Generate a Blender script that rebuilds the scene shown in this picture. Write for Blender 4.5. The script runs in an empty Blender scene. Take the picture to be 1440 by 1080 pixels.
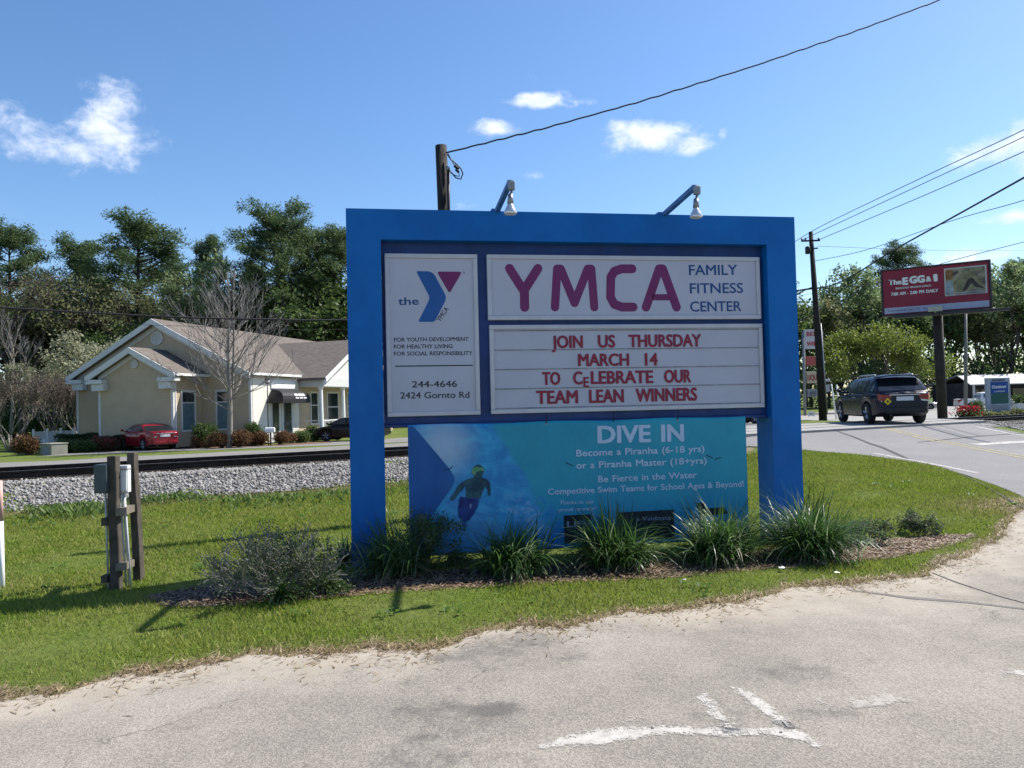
import bpy, math, random
import numpy as np
from mathutils import Vector, Matrix
R = math.radians
C = bpy.context.scene
COL = C.collection

# ------------------------------------------------------------------ camera
CAM = np.array([0.0, 0.0, 1.6]); FPX = 1080.0
PITCH, ROLL = R(1.5), R(1.6)
_w = np.array([0, math.cos(PITCH), math.sin(PITCH)]); _u0 = np.array([0, -math.sin(PITCH), math.cos(PITCH)]); _r0 = np.array([1.0, 0, 0])
_r = math.cos(ROLL)*_r0 - math.sin(ROLL)*_u0; _u = math.cos(ROLL)*_u0 + math.sin(ROLL)*_r0
cd = bpy.data.cameras.new('camera'); cam = bpy.data.objects.new('camera', cd); COL.objects.link(cam)
cd.sensor_fit = 'HORIZONTAL'; cd.sensor_width = 36; cd.lens = 27.0; cd.clip_start = 0.05; cd.clip_end = 5000
cam.matrix_world = Matrix(((_r[0], _u[0], -_w[0], CAM[0]), (_r[1], _u[1], -_w[1], CAM[1]), (_r[2], _u[2], -_w[2], CAM[2]), (0, 0, 0, 1)))
C.camera = cam

# ------------------------------------------------------------------ light
SUN_EL, SUN_AZ = R(49.0), R(62.0)          # azimuth from +Y towards +X
SUN_DIR = np.array([math.cos(SUN_EL)*math.sin(SUN_AZ), math.cos(SUN_EL)*math.cos(SUN_AZ), math.sin(SUN_EL)])
sd = bpy.data.lights.new('sun', 'SUN'); sd.energy = 5.0; sd.angle = R(0.5); sd.color = (1.0, 0.95, 0.87)
so = bpy.data.objects.new('sun', sd); COL.objects.link(so)
so.rotation_euler = Vector(SUN_DIR).to_track_quat('Z', 'Y').to_euler(); so.location = (20, 10, 30)
SKY_STRENGTH = 0.108
C.view_settings.view_transform = 'Standard'; C.view_settings.look = 'None'
C.view_settings.exposure = 0.75; C.view_settings.gamma = 1.0
try:
    C.cycles.max_bounces = 7; C.cycles.transparent_max_bounces = 12
except Exception: pass

def ray(px, py):
    d = _w*FPX + _r*(px-720) - _u*(py-540)
    return d/np.linalg.norm(d)

W = bpy.data.worlds.new('World'); C.world = W; W.use_nodes = True
def build_world():
    nt = W.node_tree; N = nt.nodes; L = nt.links
    for n in list(N): N.remove(n)
    out = N.new('ShaderNodeOutputWorld'); bg = N.new('ShaderNodeBackground'); bg2 = N.new('ShaderNodeBackground'); mix = N.new('ShaderNodeMixShader')
    sky = N.new('ShaderNodeTexSky'); sky.sky_type = 'NISHITA'; sky.sun_disc = False
    sky.sun_elevation = SUN_EL; sky.sun_rotation = SUN_AZ
    sky.altitude = 0; sky.air_density = 1.0; sky.dust_density = 0.55; sky.ozone_density = 3.5
    hs = N.new('ShaderNodeHueSaturation'); hs.inputs['Saturation'].default_value = 1.15; hs.inputs['Hue'].default_value = .502; L.new(sky.outputs[0], hs.inputs['Color'])
    L.new(hs.outputs[0], bg.inputs[0]); bg.inputs[1].default_value = SKY_STRENGTH
    tc = N.new('ShaderNodeTexCoord'); vec = tc.outputs['Generated']
    def math_(op, a, b=None, clamp=False):
        m = N.new('ShaderNodeMath'); m.operation = op; m.use_clamp = clamp
        for i, v in enumerate((a, b)):
            if v is None: continue
            if isinstance(v, (int, float)): m.inputs[i].default_value = v
            else: L.new(v, m.inputs[i])
        return m.outputs[0]
    def dot(v):
        m = N.new('ShaderNodeVectorMath'); m.operation = 'DOT_PRODUCT'; L.new(vec, m.inputs[0]); m.inputs[1].default_value = tuple(v); return m.outputs['Value']
    def noise(scale, detail, rough, stretch=1.0):
        mp = N.new('ShaderNodeMapping'); mp.inputs['Scale'].default_value = (1, 1, stretch); L.new(vec, mp.inputs[0])
        n = N.new('ShaderNodeTexNoise'); n.inputs['Scale'].default_value = scale; n.inputs['Detail'].default_value = detail; n.inputs['Roughness'].default_value = rough
        n.inputs['Distortion'].default_value = 0.3
        L.new(mp.outputs[0], n.inputs['Vector']); return n.outputs[0]
    n1 = noise(26, 9, 0.62, 1.5); n2 = noise(9, 4, 0.5, 1.6)
    clouds = [(148,188,56,38,.95),(156,152,38,36,.85),(128,130,26,22,.6),(70,205,80,26,.85),(15,178,52,30,.8),(175,222,40,20,.6),(-30,190,50,25,.6),
              (758,141,48,14,1.0),(755,108,32,15,.5),(815,144,34,10,.5),(694,177,40,16,.9),(912,192,64,23,.95),(868,180,30,16,.6),(965,203,40,17,.85),
              (1016,192,10,13,.55),(745,247,22,9,.55),(655,290,24,9,.5),(1400,212,62,24,.9),(1445,200,46,30,1.0),(1330,228,30,14,.4),(1425,304,44,11,.8),
              (1385,362,76,18,.75),(1300,375,60,14,.3),(1180,362,60,16,.25),(1440,345,30,14,.4),(432,135,12,8,.2),(-150,150,120,30,.9),(1600,190,120,40,.9),(1700,330,120,20,.7)]
    tot = None
    for (px, py, a, b, s) in clouds:
        c = ray(px, py); e1 = np.cross(c, [0, 0, 1.0]); e1 /= np.linalg.norm(e1); e2 = np.cross(e1, c)
        dc = dot(c)
        u = math_('DIVIDE', dot(e1*FPX/a), dc); v = math_('DIVIDE', dot(e2*FPX/b), dc)
        q = math_('ADD', math_('MULTIPLY', u, u), math_('MULTIPLY', v, v))
        g = math_('MULTIPLY', math_('EXPONENT', math_('MULTIPLY', q, -0.9)), s)
        g = math_('MULTIPLY', g, math_('GREATER_THAN', dc, 0.2))
        tot = g if tot is None else math_('MAXIMUM', tot, g)
    nn = math_('ADD', math_('MULTIPLY', n1, 1.5), math_('MULTIPLY', n2, 0.9))     # about 1.2 mean
    n3 = noise(70, 8, .65, 1.3); dens = math_('ADD', math_('MULTIPLY', tot, 1.68), math_('ADD', math_('MULTIPLY', math_('SUBTRACT', nn, 1.2), 1.35), math_('SUBTRACT', math_('MULTIPLY', n3, .7), .97)))
    mr = N.new('ShaderNodeMapRange'); mr.interpolation_type = 'SMOOTHSTEP'; mr.inputs[1].default_value = 0.0; mr.inputs[2].default_value = 1.1; mr.inputs[3].default_value = 0; mr.inputs[4].default_value = 0.88
    L.new(dens, mr.inputs[0])
    gate = math_('MULTIPLY', mr.outputs[0], math_('MULTIPLY', tot, 3.0, True), True)
    cr = N.new('ShaderNodeValToRGB'); cr.color_ramp.elements[0].position = .3; cr.color_ramp.elements[0].color = (.50, .57, .72, 1); cr.color_ramp.elements[1].position = .75; cr.color_ramp.elements[1].color = (.78, .80, .86, 1)
    L.new(n1, cr.inputs[0]); L.new(cr.outputs[0], bg2.inputs[0]); bg2.inputs[1].default_value = 0.95
    L.new(gate, mix.inputs[0]); L.new(bg.outputs[0], mix.inputs[1]); L.new(bg2.outputs[0], mix.inputs[2]); L.new(mix.outputs[0], out.inputs[0])
build_world()

# ------------------------------------------------------------------ terrain
TD = np.array([0.892, 0.452]); TN = np.array([-0.452, 0.892]); TC = 17.54    # railway direction, its normal, its distance from the camera
def dtrack(x, y): return TN[0]*x + TN[1]*y - TC
_dk = [-1e4, -9, -4.5, -2.9, -1.7, 1.7, 2.9, 5, 21, 30, 48, 90, 1e4]
_zk = [0, 0, .03, .1, .44, .44, .1, -.1, -.3, -.38, -.25, -.2, -.2]
_rk = [-1e4, -13, -8, -4, -1.6, 1.6, 5, 16, 26, 48, 1e4]
_rz = [0, 0, .07, .33, .585, .585, .4, -.05, -.22, -.2, -.2]
def sstep(a, b, x):
    t = np.clip((x-a)/(b-a), 0, 1); return t*t*(3-2*t)
def terrain(x, y):
    x = np.asarray(x, float); y = np.asarray(y, float)
    d = dtrack(x, y)
    z = np.interp(d, _dk, _zk); zr = np.interp(d, _rk, _rz)
    sh = np.maximum(0, y-24)*0.14
    m = sstep(4.6, 6.6, x-sh)*(1-sstep(15.3, 17.2, x-sh))
    return z*(1-m) + zr*m
def tz(x, y): return float(terrain(x, y))
def P(px, py, Y):
    d = ray(px, py); return CAM + d*(Y/d[1])
def G(px, py):
    d = ray(px, py); t0 = 0.5
    for t in np.concatenate([np.arange(1, 30, .1), np.arange(30, 200, .5)]):
        p = CAM+d*t
        if p[2] < tz(p[0], p[1]):
            a, b = t0, t
            for _ in range(30):
                m = (a+b)/2; p = CAM+d*m
                if p[2] < tz(p[0], p[1]): b = m
                else: a = m
            return CAM+d*b
        t0 = t
    return CAM+d*200
def flat(px, py, z=0.0):
    d = ray(px, py); return CAM+d*((z-CAM[2])/d[2])

# ------------------------------------------------------------------ helpers
def tag(o, label=None, cat=None, group=None, kind=None):
    if label: o['label'] = label
    if cat: o['category'] = cat
    if group: o['group'] = group
    if kind: o['kind'] = kind
    return o
def empty(name, loc=(0, 0, 0), rz=0.0, label=None, cat=None, group=None):
    o = bpy.data.objects.new(name, None); COL.objects.link(o); o.location = loc; o.rotation_euler = (0, 0, rz); o.empty_display_size = .2
    return tag(o, label, cat, group)
def link_mesh(name, me, parent=None):
    o = bpy.data.objects.new(name, me); COL.objects.link(o)
    if parent is not None: o.parent = parent
    return o
def children(o): return [c for c in bpy.data.objects if c.parent == o]
def copy_tree(o, parent=None):
    kids = children(o); c = o.copy(); COL.objects.link(c); c.parent = parent
    for k in kids: copy_tree(k, c)
    return c
class MB:
    def __init__(s): s.v = []; s.f = []; s.mi = []; s.cm = 0
    def add(s, vs, fs):
        b = len(s.v); s.v += [tuple(map(float, p)) for p in vs]
        for f in fs: s.f.append(tuple(i+b for i in f)); s.mi.append(s.cm)
        return s
    def box(s, x0, x1, y0, y1, z0, z1):
        return s.add([(x0,y0,z0),(x1,y0,z0),(x1,y1,z0),(x0,y1,z0),(x0,y0,z1),(x1,y0,z1),(x1,y1,z1),(x0,y1,z1)],
                     [(0,3,2,1),(4,5,6,7),(0,1,5,4),(1,2,6,5),(2,3,7,6),(3,0,4,7)])
    def prism(s, pts, ax, a0, a1):
        """polygon pts (2-D) extruded along axis ax ('x','y','z') from a0 to a1"""
        n = len(pts)
        mk = {'x': lambda p, a: (a, p[0], p[1]), 'y': lambda p, a: (p[0], a, p[1]), 'z': lambda p, a: (p[0], p[1], a)}[ax]
        vs = [mk(p, a0) for p in pts]+[mk(p, a1) for p in pts]
        fs = [tuple(range(n))[::-1], tuple(range(n, 2*n))]+[(i, (i+1) % n, n+(i+1) % n, n+i) for i in range(n)]
        return s.add(vs, fs)
    def tube(s, pts, rad, n=8, caps=True):
        pts = [np.array(p, float) for p in pts]; m = len(pts)
        if not hasattr(rad, '__len__'): rad = [rad]*m
        up = None; vs = []
        for i in range(m):
            t = pts[min(i+1, m-1)]-pts[max(i-1, 0)]; t = t/(np.linalg.norm(t)+1e-9)
            if up is None:
                up = np.array([0, 0, 1.0]) if abs(t[2]) < .9 else np.array([1.0, 0, 0])
            a = np.cross(t, up); a /= np.linalg.norm(a)+1e-9; b = np.cross(a, t); up = b
            for k in range(n):
                an = 2*math.pi*(k+(.5 if n == 4 else 0))/n; vs.append(pts[i]+rad[i]*(a*math.cos(an)+b*math.sin(an)))
        fs = [(i*n+k, i*n+(k+1) % n, (i+1)*n+(k+1) % n, (i+1)*n+k) for i in range(m-1) for k in range(n)]
        if caps: fs += [tuple(range(n))[::-1], tuple(range((m-1)*n, m*n))]
        return s.add(vs, fs)
    def lathe(s, prof, c=(0, 0, 0), n=16, axis='z'):
        vs = []
        for (r, h) in prof:
            for k in range(n):
                a = 2*math.pi*k/n; x, y = r*math.cos(a), r*math.sin(a)
                if axis == 'z': vs.append((c[0]+x, c[1]+y, c[2]+h))
                else: vs.append((c[0]+h, c[1]+x, c[2]+y))
        m = len(prof)
        fs = [(i*n+k, i*n+(k+1) % n, (i+1)*n+(k+1) % n, (i+1)*n+k) for i in range(m-1) for k in range(n)]
        fs += [tuple(range(n))[::-1], tuple(range((m-1)*n, m*n))]
        return s.add(vs, fs)
    def grid(s, fun, nu, nv, mifun=None):
        b = len(s.v)
        for i in range(nu+1):
            for j in range(nv+1): s.v.append(tuple(map(float, fun(i/nu, j/nv))))
        for i in range(nu):
            for j in range(nv):
                s.f.append((b+i*(nv+1)+j, b+(i+1)*(nv+1)+j, b+(i+1)*(nv+1)+j+1, b+i*(nv+1)+j+1)); s.mi.append(mifun(i, j) if mifun else s.cm)
        return s
    def build(s, name, mats, parent=None, smooth=False, bevel=0, seg=2):
        me = bpy.data.meshes.new(name); me.from_pydata(s.v, [], s.f)
        if not isinstance(mats, (list, tuple)): mats = [mats]
        for m in mats: me.materials.append(m)
        if len(mats) > 1: me.polygons.foreach_set('material_index', s.mi)
        if smooth: me.polygons.foreach_set('use_smooth', [True]*len(me.polygons))
        me.update(); o = link_mesh(name, me, parent)
        if bevel:
            b = o.modifiers.new('bevel', 'BEVEL'); b.width = bevel; b.segments = seg; b.limit_method = 'ANGLE'; b.angle_limit = R(35)
        return o
def np_mesh(name, V, k, mat, parent=None, attrs=None, smooth=False):
    """V: (n*k,3) loose polygons with k corners each"""
    n = len(V)//k; me = bpy.data.meshes.new(name)
    me.vertices.add(len(V)); me.vertices.foreach_set('co', np.ascontiguousarray(V, dtype=np.float32).ravel())
    me.loops.add(len(V)); me.loops.foreach_set('vertex_index', np.arange(len(V), dtype=np.int32))
    me.polygons.add(n); me.polygons.foreach_set('loop_start', np.arange(0, n*k, k, dtype=np.int32)); me.polygons.foreach_set('loop_total', np.full(n, k, dtype=np.int32))
    for m in (mat if isinstance(mat, (list, tuple)) else [mat]): me.materials.append(m)
    if attrs:
        for an, av in attrs.items():
            a = me.attributes.new(an, 'FLOAT', 'POINT'); a.data.foreach_set('value', np.ascontiguousarray(av, dtype=np.float32))
    me.update(calc_edges=True); me.validate()
    return link_mesh(name, me, parent)
def np_grid(name, X, Y, Z, mat, attrs=None, smooth=True):
    """structured grid mesh from 2-D arrays"""
    nu, nv = X.shape; V = np.stack([X, Y, Z], -1).reshape(-1, 3)
    i = np.arange(nu-1)[:, None]*nv+np.arange(nv-1)[None]; F = np.stack([i, i+nv, i+nv+1, i+1], -1).reshape(-1, 4)
    me = bpy.data.meshes.new(name); me.vertices.add(len(V)); me.vertices.foreach_set('co', V.astype(np.float32).ravel())
    me.loops.add(F.size); me.loops.foreach_set('vertex_index', F.astype(np.int32).ravel())
    me.polygons.add(len(F)); me.polygons.foreach_set('loop_start', np.arange(0, F.size, 4, dtype=np.int32)); me.polygons.foreach_set('loop_total', np.full(len(F), 4, dtype=np.int32))
    if smooth: me.polygons.foreach_set('use_smooth', np.ones(len(F), dtype=bool))
    me.materials.append(mat)
    if attrs:
        for an, av in attrs.items():
            a = me.attributes.new(an, 'FLOAT', 'POINT'); a.data.foreach_set('value', np.ascontiguousarray(av, dtype=np.float32).ravel())
    me.update(calc_edges=True)
    # make faces look up
    if len(me.polygons) and me.polygons[0].normal.z < 0: me.flip_normals()
    return link_mesh(name, me)

# ------------------------------------------------------------------ materials
class NB:
    """node shorthand"""
    def __init__(s, name):
        s.m = bpy.data.materials.new(name); s.m.use_nodes = True; s.nt = s.m.node_tree; s.N = s.nt.nodes; s.L = s.nt.links
        s.b = s.N['Principled BSDF']; s.out = s.N['Material Output']; s._tc = None
    def sock(s, v, inp):
        if isinstance(v, (int, float)): inp.default_value = v
        elif isinstance(v, tuple): inp.default_value = (v+(1,)) if len(v) == 3 and len(inp.default_value) == 4 else v
        else: s.L.new(v, inp)
    def tc(s, which='Object'):
        if s._tc is None: s._tc = s.N.new('ShaderNodeTexCoord')
        return s._tc.outputs[which]
    def pos(s): return s.N.new('ShaderNodeNewGeometry').outputs['Position']
    def noise(s, scale, detail=5, rough=.6, vec=None, stretch=None, dist=0):
        n = s.N.new('ShaderNodeTexNoise'); n.inputs['Scale'].default_value = scale; n.inputs['Detail'].default_value = detail; n.inputs['Roughness'].default_value = rough; n.inputs['Distortion'].default_value = dist
        v = vec if vec is not None else s.pos()
        if stretch:
            mp = s.N.new('ShaderNodeMapping'); mp.inputs['Scale'].default_value = stretch; s.L.new(v, mp.inputs[0]); v = mp.outputs[0]
        s.L.new(v, n.inputs['Vector']); return n.outputs[0]
    def attr(s, name):
        a = s.N.new('ShaderNodeAttribute'); a.attribute_name = name; return a.outputs['Fac']
    def math(s, op, a, b=0.0, clamp=False):
        m = s.N.new('ShaderNodeMath'); m.operation = op; m.use_clamp = clamp; s.sock(a, m.inputs[0]); s.sock(b, m.inputs[1]); return m.outputs[0]
    def rng(s, v, a, b, c=0.0, d=1.0, smooth=True):
        m = s.N.new('ShaderNodeMapRange'); m.interpolation_type = 'SMOOTHSTEP' if smooth else 'LINEAR'
        s.L.new(v, m.inputs[0]); m.inputs[1].default_value = a; m.inputs[2].default_value = b; m.inputs[3].default_value = c; m.inputs[4].default_value = d; return m.outputs[0]
    def mix(s, f, a, b):
        m = s.N.new('ShaderNodeMix'); m.data_type = 'RGBA'; s.sock(f, m.inputs[0]); s.sock(a, m.inputs[6]); s.sock(b, m.inputs[7]); return m.outputs[2]
    def island(s): return s.N.new('ShaderNodeNewGeometry').outputs['Random Per Island']
    def bump(s, h, strength=.3, dist=.01):
        b = s.N.new('ShaderNodeBump'); b.inputs['Strength'].default_value = strength; b.inputs['Distance'].default_value = dist; s.L.new(h, b.inputs['Height']); s.L.new(b.outputs[0], s.b.inputs['Normal']); return b
    def fin(s, col=None, rough=.8, metal=0., spec=.5):
        if col is not None: s.sock(col, s.b.inputs['Base Color'])
        s.sock(rough, s.b.inputs['Roughness']); s.sock(metal, s.b.inputs['Metallic']); s.b.inputs['Specular IOR Level'].default_value = spec
        return s.m
def simple(name, c, var=.12, scale=6, rough=.7, metal=0., spec=.4, bump=0., bscale=60, c2=None, coords='Object'):
    n = NB(name); v = n.tc(coords)
    c2 = c2 or tuple(max(0, x*(1-2*var)) for x in c)
    f = n.rng(n.noise(scale, 6, .62, v), .3, .7)
    col = n.mix(f, tuple(c), tuple(c2))
    if bump: n.bump(n.noise(bscale, 4, .6, v), bump, .01)
    r = n.rng(n.noise(scale*2.3, 4, .6, v), .3, .7, max(.02, rough-.07), min(1, rough+.1))
    return n.fin(col, r, metal, spec)
def leafmat(name, ca, cb, trans=.35, rough=.55, tcol=None):
    n = NB(name); f = n.island()
    col = n.mix(f, tuple(ca), tuple(cb)); n.fin(col, rough, 0, .25)
    t = n.N.new('ShaderNodeBsdfTranslucent'); tc = n.mix(f, tuple(tcol or tuple(min(1, x*1.7) for x in ca)), tuple(tcol or tuple(min(1, x*1.7) for x in cb))); n.L.new(tc, t.inputs[0])
    mx = n.N.new('ShaderNodeMixShader'); mx.inputs[0].default_value = trans; n.L.new(n.b.outputs[0], mx.inputs[1]); n.L.new(t.outputs[0], mx.inputs[2]); n.L.new(mx.outputs[0], n.out.inputs[0])
    return n.m
MT = {}
MT['blue'] = simple('sign_blue_paint', (.002, .135, .43), .1, 1.8, .5, spec=.22, bump=.03, bscale=9)
def sign_paint():
    n = NB('sign_blue_paint'); o = n.tc('Object'); sx = n.N.new('ShaderNodeSeparateXYZ'); n.L.new(o, sx.inputs[0])
    col = n.mix(n.rng(n.noise(1.6, 6, .62, o), .3, .7), (.002, .138, .44), (.003, .105, .36))
    col = n.mix(n.rng(n.noise(5, 7, .7, o, (1, 1, .18)), .55, .8, 0, .4), col, (.02, .17, .42))            # chalky run marks
    col = n.mix(n.rng(n.noise(60, 3, .7, o), .70, .78, 0, .5), col, (.05, .10, .16))                        # chips and specks
    d = n.math('SUBTRACT', n.math('MULTIPLY', n.noise(11, 6, .7, o), .75), sx.outputs[2]); col = n.mix(n.rng(d, -.05, .4, 0, .7), col, (.075, .075, .06))   # soil splashed up the feet
    n.bump(n.noise(9, 3, .5, o), .03, .01); return n.fin(col, n.rng(n.noise(4, 5, .6, o), .3, .7, .42, .62), 0, .22)
MT['blue'] = sign_paint()
MT['blue_dark'] = simple('sign_recess_blue', (.006, .040, .18), .15, 3, .5)
MT['panel_white'] = simple('sign_panel_white', (.44, .45, .53), .04, 1.5, .35)
MT['alu'] = simple('aluminium_frame', (.50, .50, .54), .06, 4, .4, .15)
MT['purple'] = simple('purple_vinyl', (.16, .012, .10), .05, 3, .4)
MT['navy'] = simple('navy_vinyl', (.006, .055, .20), .05, 3, .4)
MT['logoblue'] = simple('logo_blue_vinyl', (.004, .085, .31), .05, 3, .4)
MT['black_ink'] = simple('black_ink', (.02, .02, .028), .1, 5, .5)
MT['red_letter'] = simple('red_plastic_letter', (.25, .006, .034), .2, 6, .4, c2=(.19, .008, .036))
MT['banner_white'] = simple('banner_white_print', (.46, .58, .74), .06, 4, .6)
MT['banner_black'] = simple('banner_black_print', (.006, .01, .02), .1, 4, .6)
MT['banner_blue'] = simple('banner_blue_print', (.004, .10, .34), .12, 2, .55)
MT['grey_metal'] = simple('grey_metal', (.30, .31, .33), .12, 8, .45, .6)
MT['dark_metal'] = simple('dark_metal', (.03, .03, .035), .2, 10, .5, .3)
MT['bulb'] = simple('silvered_bulb_glass', (.75, .75, .74), .05, 12, .12, .6)
MT['arm_blue'] = simple('lamp_arm_blue', (.05, .17, .42), .18, 9, .45)
MT['cable'] = simple('black_cable', (.012, .012, .014), .2, 12, .6)
MT['pole_wood'] = simple('weathered_pole_wood', (.028, .023, .021), .3, 4, .9, bump=.4, bscale=25)
MT['pole_grey'] = simple('grey_pole_wood', (.15, .13, .12), .25, 4, .9, bump=.4, bscale=25)
MT['white_paint'] = simple('white_paint', (.78, .78, .77), .05, 5, .5)
MT['siding_trim'] = simple('trim_white', (.60, .60, .58), .06, 3, .6)
MT['tyre'] = simple('tyre_rubber', (.018, .018, .02), .2, 20, .85)
MT['rim'] = simple('alloy_rim', (.42, .42, .44), .1, 20, .3, .8)
MT['glass_dark'] = simple('tinted_glass', (.012, .015, .02), .1, 3, .04, 0, 1.0)
MT['carred'] = simple('red_car_paint', (.26, .008, .02), .08, 2, .22, .15, .6)
MT['carnavy'] = simple('dark_navy_car_paint', (.006, .009, .028), .1, 2, .22, 0, .3)
MT['carblack'] = simple('black_car_paint', (.008, .008, .010), .1, 2, .2, 0, .3)
MT['carwhite'] = simple('white_car_paint', (.66, .67, .68), .05, 2, .25, 0, .6)
MT['carplastic'] = simple('black_plastic_trim', (.018, .018, .02), .15, 8, .6)
MT['silver'] = simple('silver_trim', (.55, .56, .58), .08, 8, .25, .7)
MT['tail'] = simple('tail_lamp_red', (.24, .004, .02), .1, 14, .15, 0, .6)
MT['lampclear'] = simple('clear_lamp_plastic', (.62, .62, .6), .08, 14, .15, 0, .6)
MT['plate'] = simple('licence_plate', (.60, .62, .66), .1, 30, .4)
MT['yellow'] = simple('yellow_sticker', (.65, .48, .02), .06, 9, .5)
MT['rail'] = simple('rusty_rail_steel', (.045, .032, .026), .3, 8, .7, .5, bump=.2)
MT['rail_top'] = simple('worn_rail_top', (.42, .41, .40), .15, 12, .28, .9)
MT['tie'] = simple('creosoted_tie', (.035, .026, .021), .3, 6, .95, bump=.5, bscale=20)
MT['bark'] = simple('tree_bark', (.085, .066, .052), .3, 5, .95, bump=.5, bscale=12)
MT['bark_pale'] = simple('pale_bark', (.26, .235, .205), .2, 4, .9, bump=.3, bscale=14)
MT['twig'] = simple('grey_twig', (.27, .25, .225), .2, 4, .9)
MT['twig_red'] = simple('brown_twig', (.17, .135, .11), .2, 4, .9)
MT['pine'] = leafmat('pine_needles', (.028, .058, .024), (.10, .145, .052), .32)
MT['leaf_dark'] = leafmat('dark_leaves', (.034, .062, .020), (.095, .14, .042), .4)
MT['leaf_mid'] = leafmat('mid_green_leaves', (.035, .065, .018), (.075, .115, .03), .33)
MT['leaf_olive'] = leafmat('olive_leaves', (.075, .092, .040), (.17, .175, .075), .4)
MT['leaf_pale'] = leafmat('pale_spring_leaves', (.085, .135, .06), (.19, .24, .11), .38)
MT['leaf_bloom'] = leafmat('cream_blossom', (.13, .145, .07), (.36, .36, .25), .3)
MT['leaf_yellow'] = leafmat('yellow_green_leaves', (.065, .10, .018), (.17, .20, .04), .38)
MT['leaf_brown'] = leafmat('brown_spring_twigs', (.075, .066, .048), (.14, .118, .085), .25)
MT['leaf_red'] = leafmat('reddish_leaves', (.09, .035, .022), (.13, .085, .035), .3)
MT['leaf_hedge'] = leafmat('hedge_leaves', (.016, .034, .012), (.05, .075, .022), .25)
MT['flower_red'] = leafmat('red_petals', (.22, .012, .022), (.36, .04, .06), .25)
MT['flower_pink'] = leafmat('pink_red_petals', (.24, .02, .04), (.40, .07, .10), .3)
MT['liriope'] = leafmat('strap_leaves', (.024, .062, .016), (.066, .13, .032), .32, .36)
MT['liriope_pale'] = leafmat('pale_strap_leaves', (.12, .18, .09), (.26, .31, .17), .35, .35)
MT['liriope_dead'] = leafmat('dead_strap_leaves', (.16, .12, .07), (.33, .27, .17), .25)
MT['shrub_grey'] = leafmat('grey_green_leaves', (.055, .068, .042), (.13, .14, .085), .3)

def grass_material():
    n = NB('lawn_blades'); p = n.pos()
    t = n.attr('tint'); d = n.attr('dead')
    patch = n.rng(n.noise(1.3, 6, .7, p), .34, .62)
    green = n.mix(t, (.115, .185, .016), (.28, .35, .05)); green = n.mix(n.math('MULTIPLY', patch, .9), green, n.mix(t, (.19, .225, .04), (.35, .35, .10)))
    col = n.mix(d, green, n.mix(t, (.17, .125, .06), (.33, .26, .14))); n.fin(col, .6, 0, .2)
    tr = n.N.new('ShaderNodeBsdfTranslucent'); n.L.new(n.mix(.5, col, (.22, .30, .03)), tr.inputs[0])
    mx = n.N.new('ShaderNodeMixShader'); mx.inputs[0].default_value = .4; n.L.new(n.b.outputs[0], mx.inputs[1]); n.L.new(tr.outputs[0], mx.inputs[2]); n.L.new(mx.outputs[0], n.out.inputs[0])
    return n.m
MT['blade'] = grass_material()
def ground_material():
    n = NB('grass_ground'); p = n.pos()
    a = n.rng(n.noise(.9, 6, .65, p), .35, .65); b = n.rng(n.noise(14, 6, .7, p), .3, .7)
    col = n.mix(a, (.10, .15, .022), (.16, .185, .045)); col = n.mix(n.math('MULTIPLY', b, .65), col, (.040, .060, .014))
    mul = n.mix(n.rng(n.noise(35, 6, .75, p), .35, .68), (.040, .024, .017), (.21, .135, .09))
    edge = n.math('ADD', n.attr('mulch'), n.math('MULTIPLY', n.math('SUBTRACT', n.noise(7, 4, .6, p), .5), .9))
    col = n.mix(n.rng(edge, .4, .6), col, mul)
    dirt = n.mix(n.rng(n.noise(30, 6, .7, p), .3, .7), (.30, .235, .16), (.15, .11, .065))
    e2 = n.math('ADD', n.attr('dead'), n.math('MULTIPLY', n.math('SUBTRACT', n.noise(9, 4, .65, p), .5), .9))
    col = n.mix(n.rng(e2, .4, .75), col, dirt)
    n.bump(n.noise(45, 6, .7, p), .6, .03)
    return n.fin(col, .95, 0, .15)
MT['ground'] = ground_material()
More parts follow.
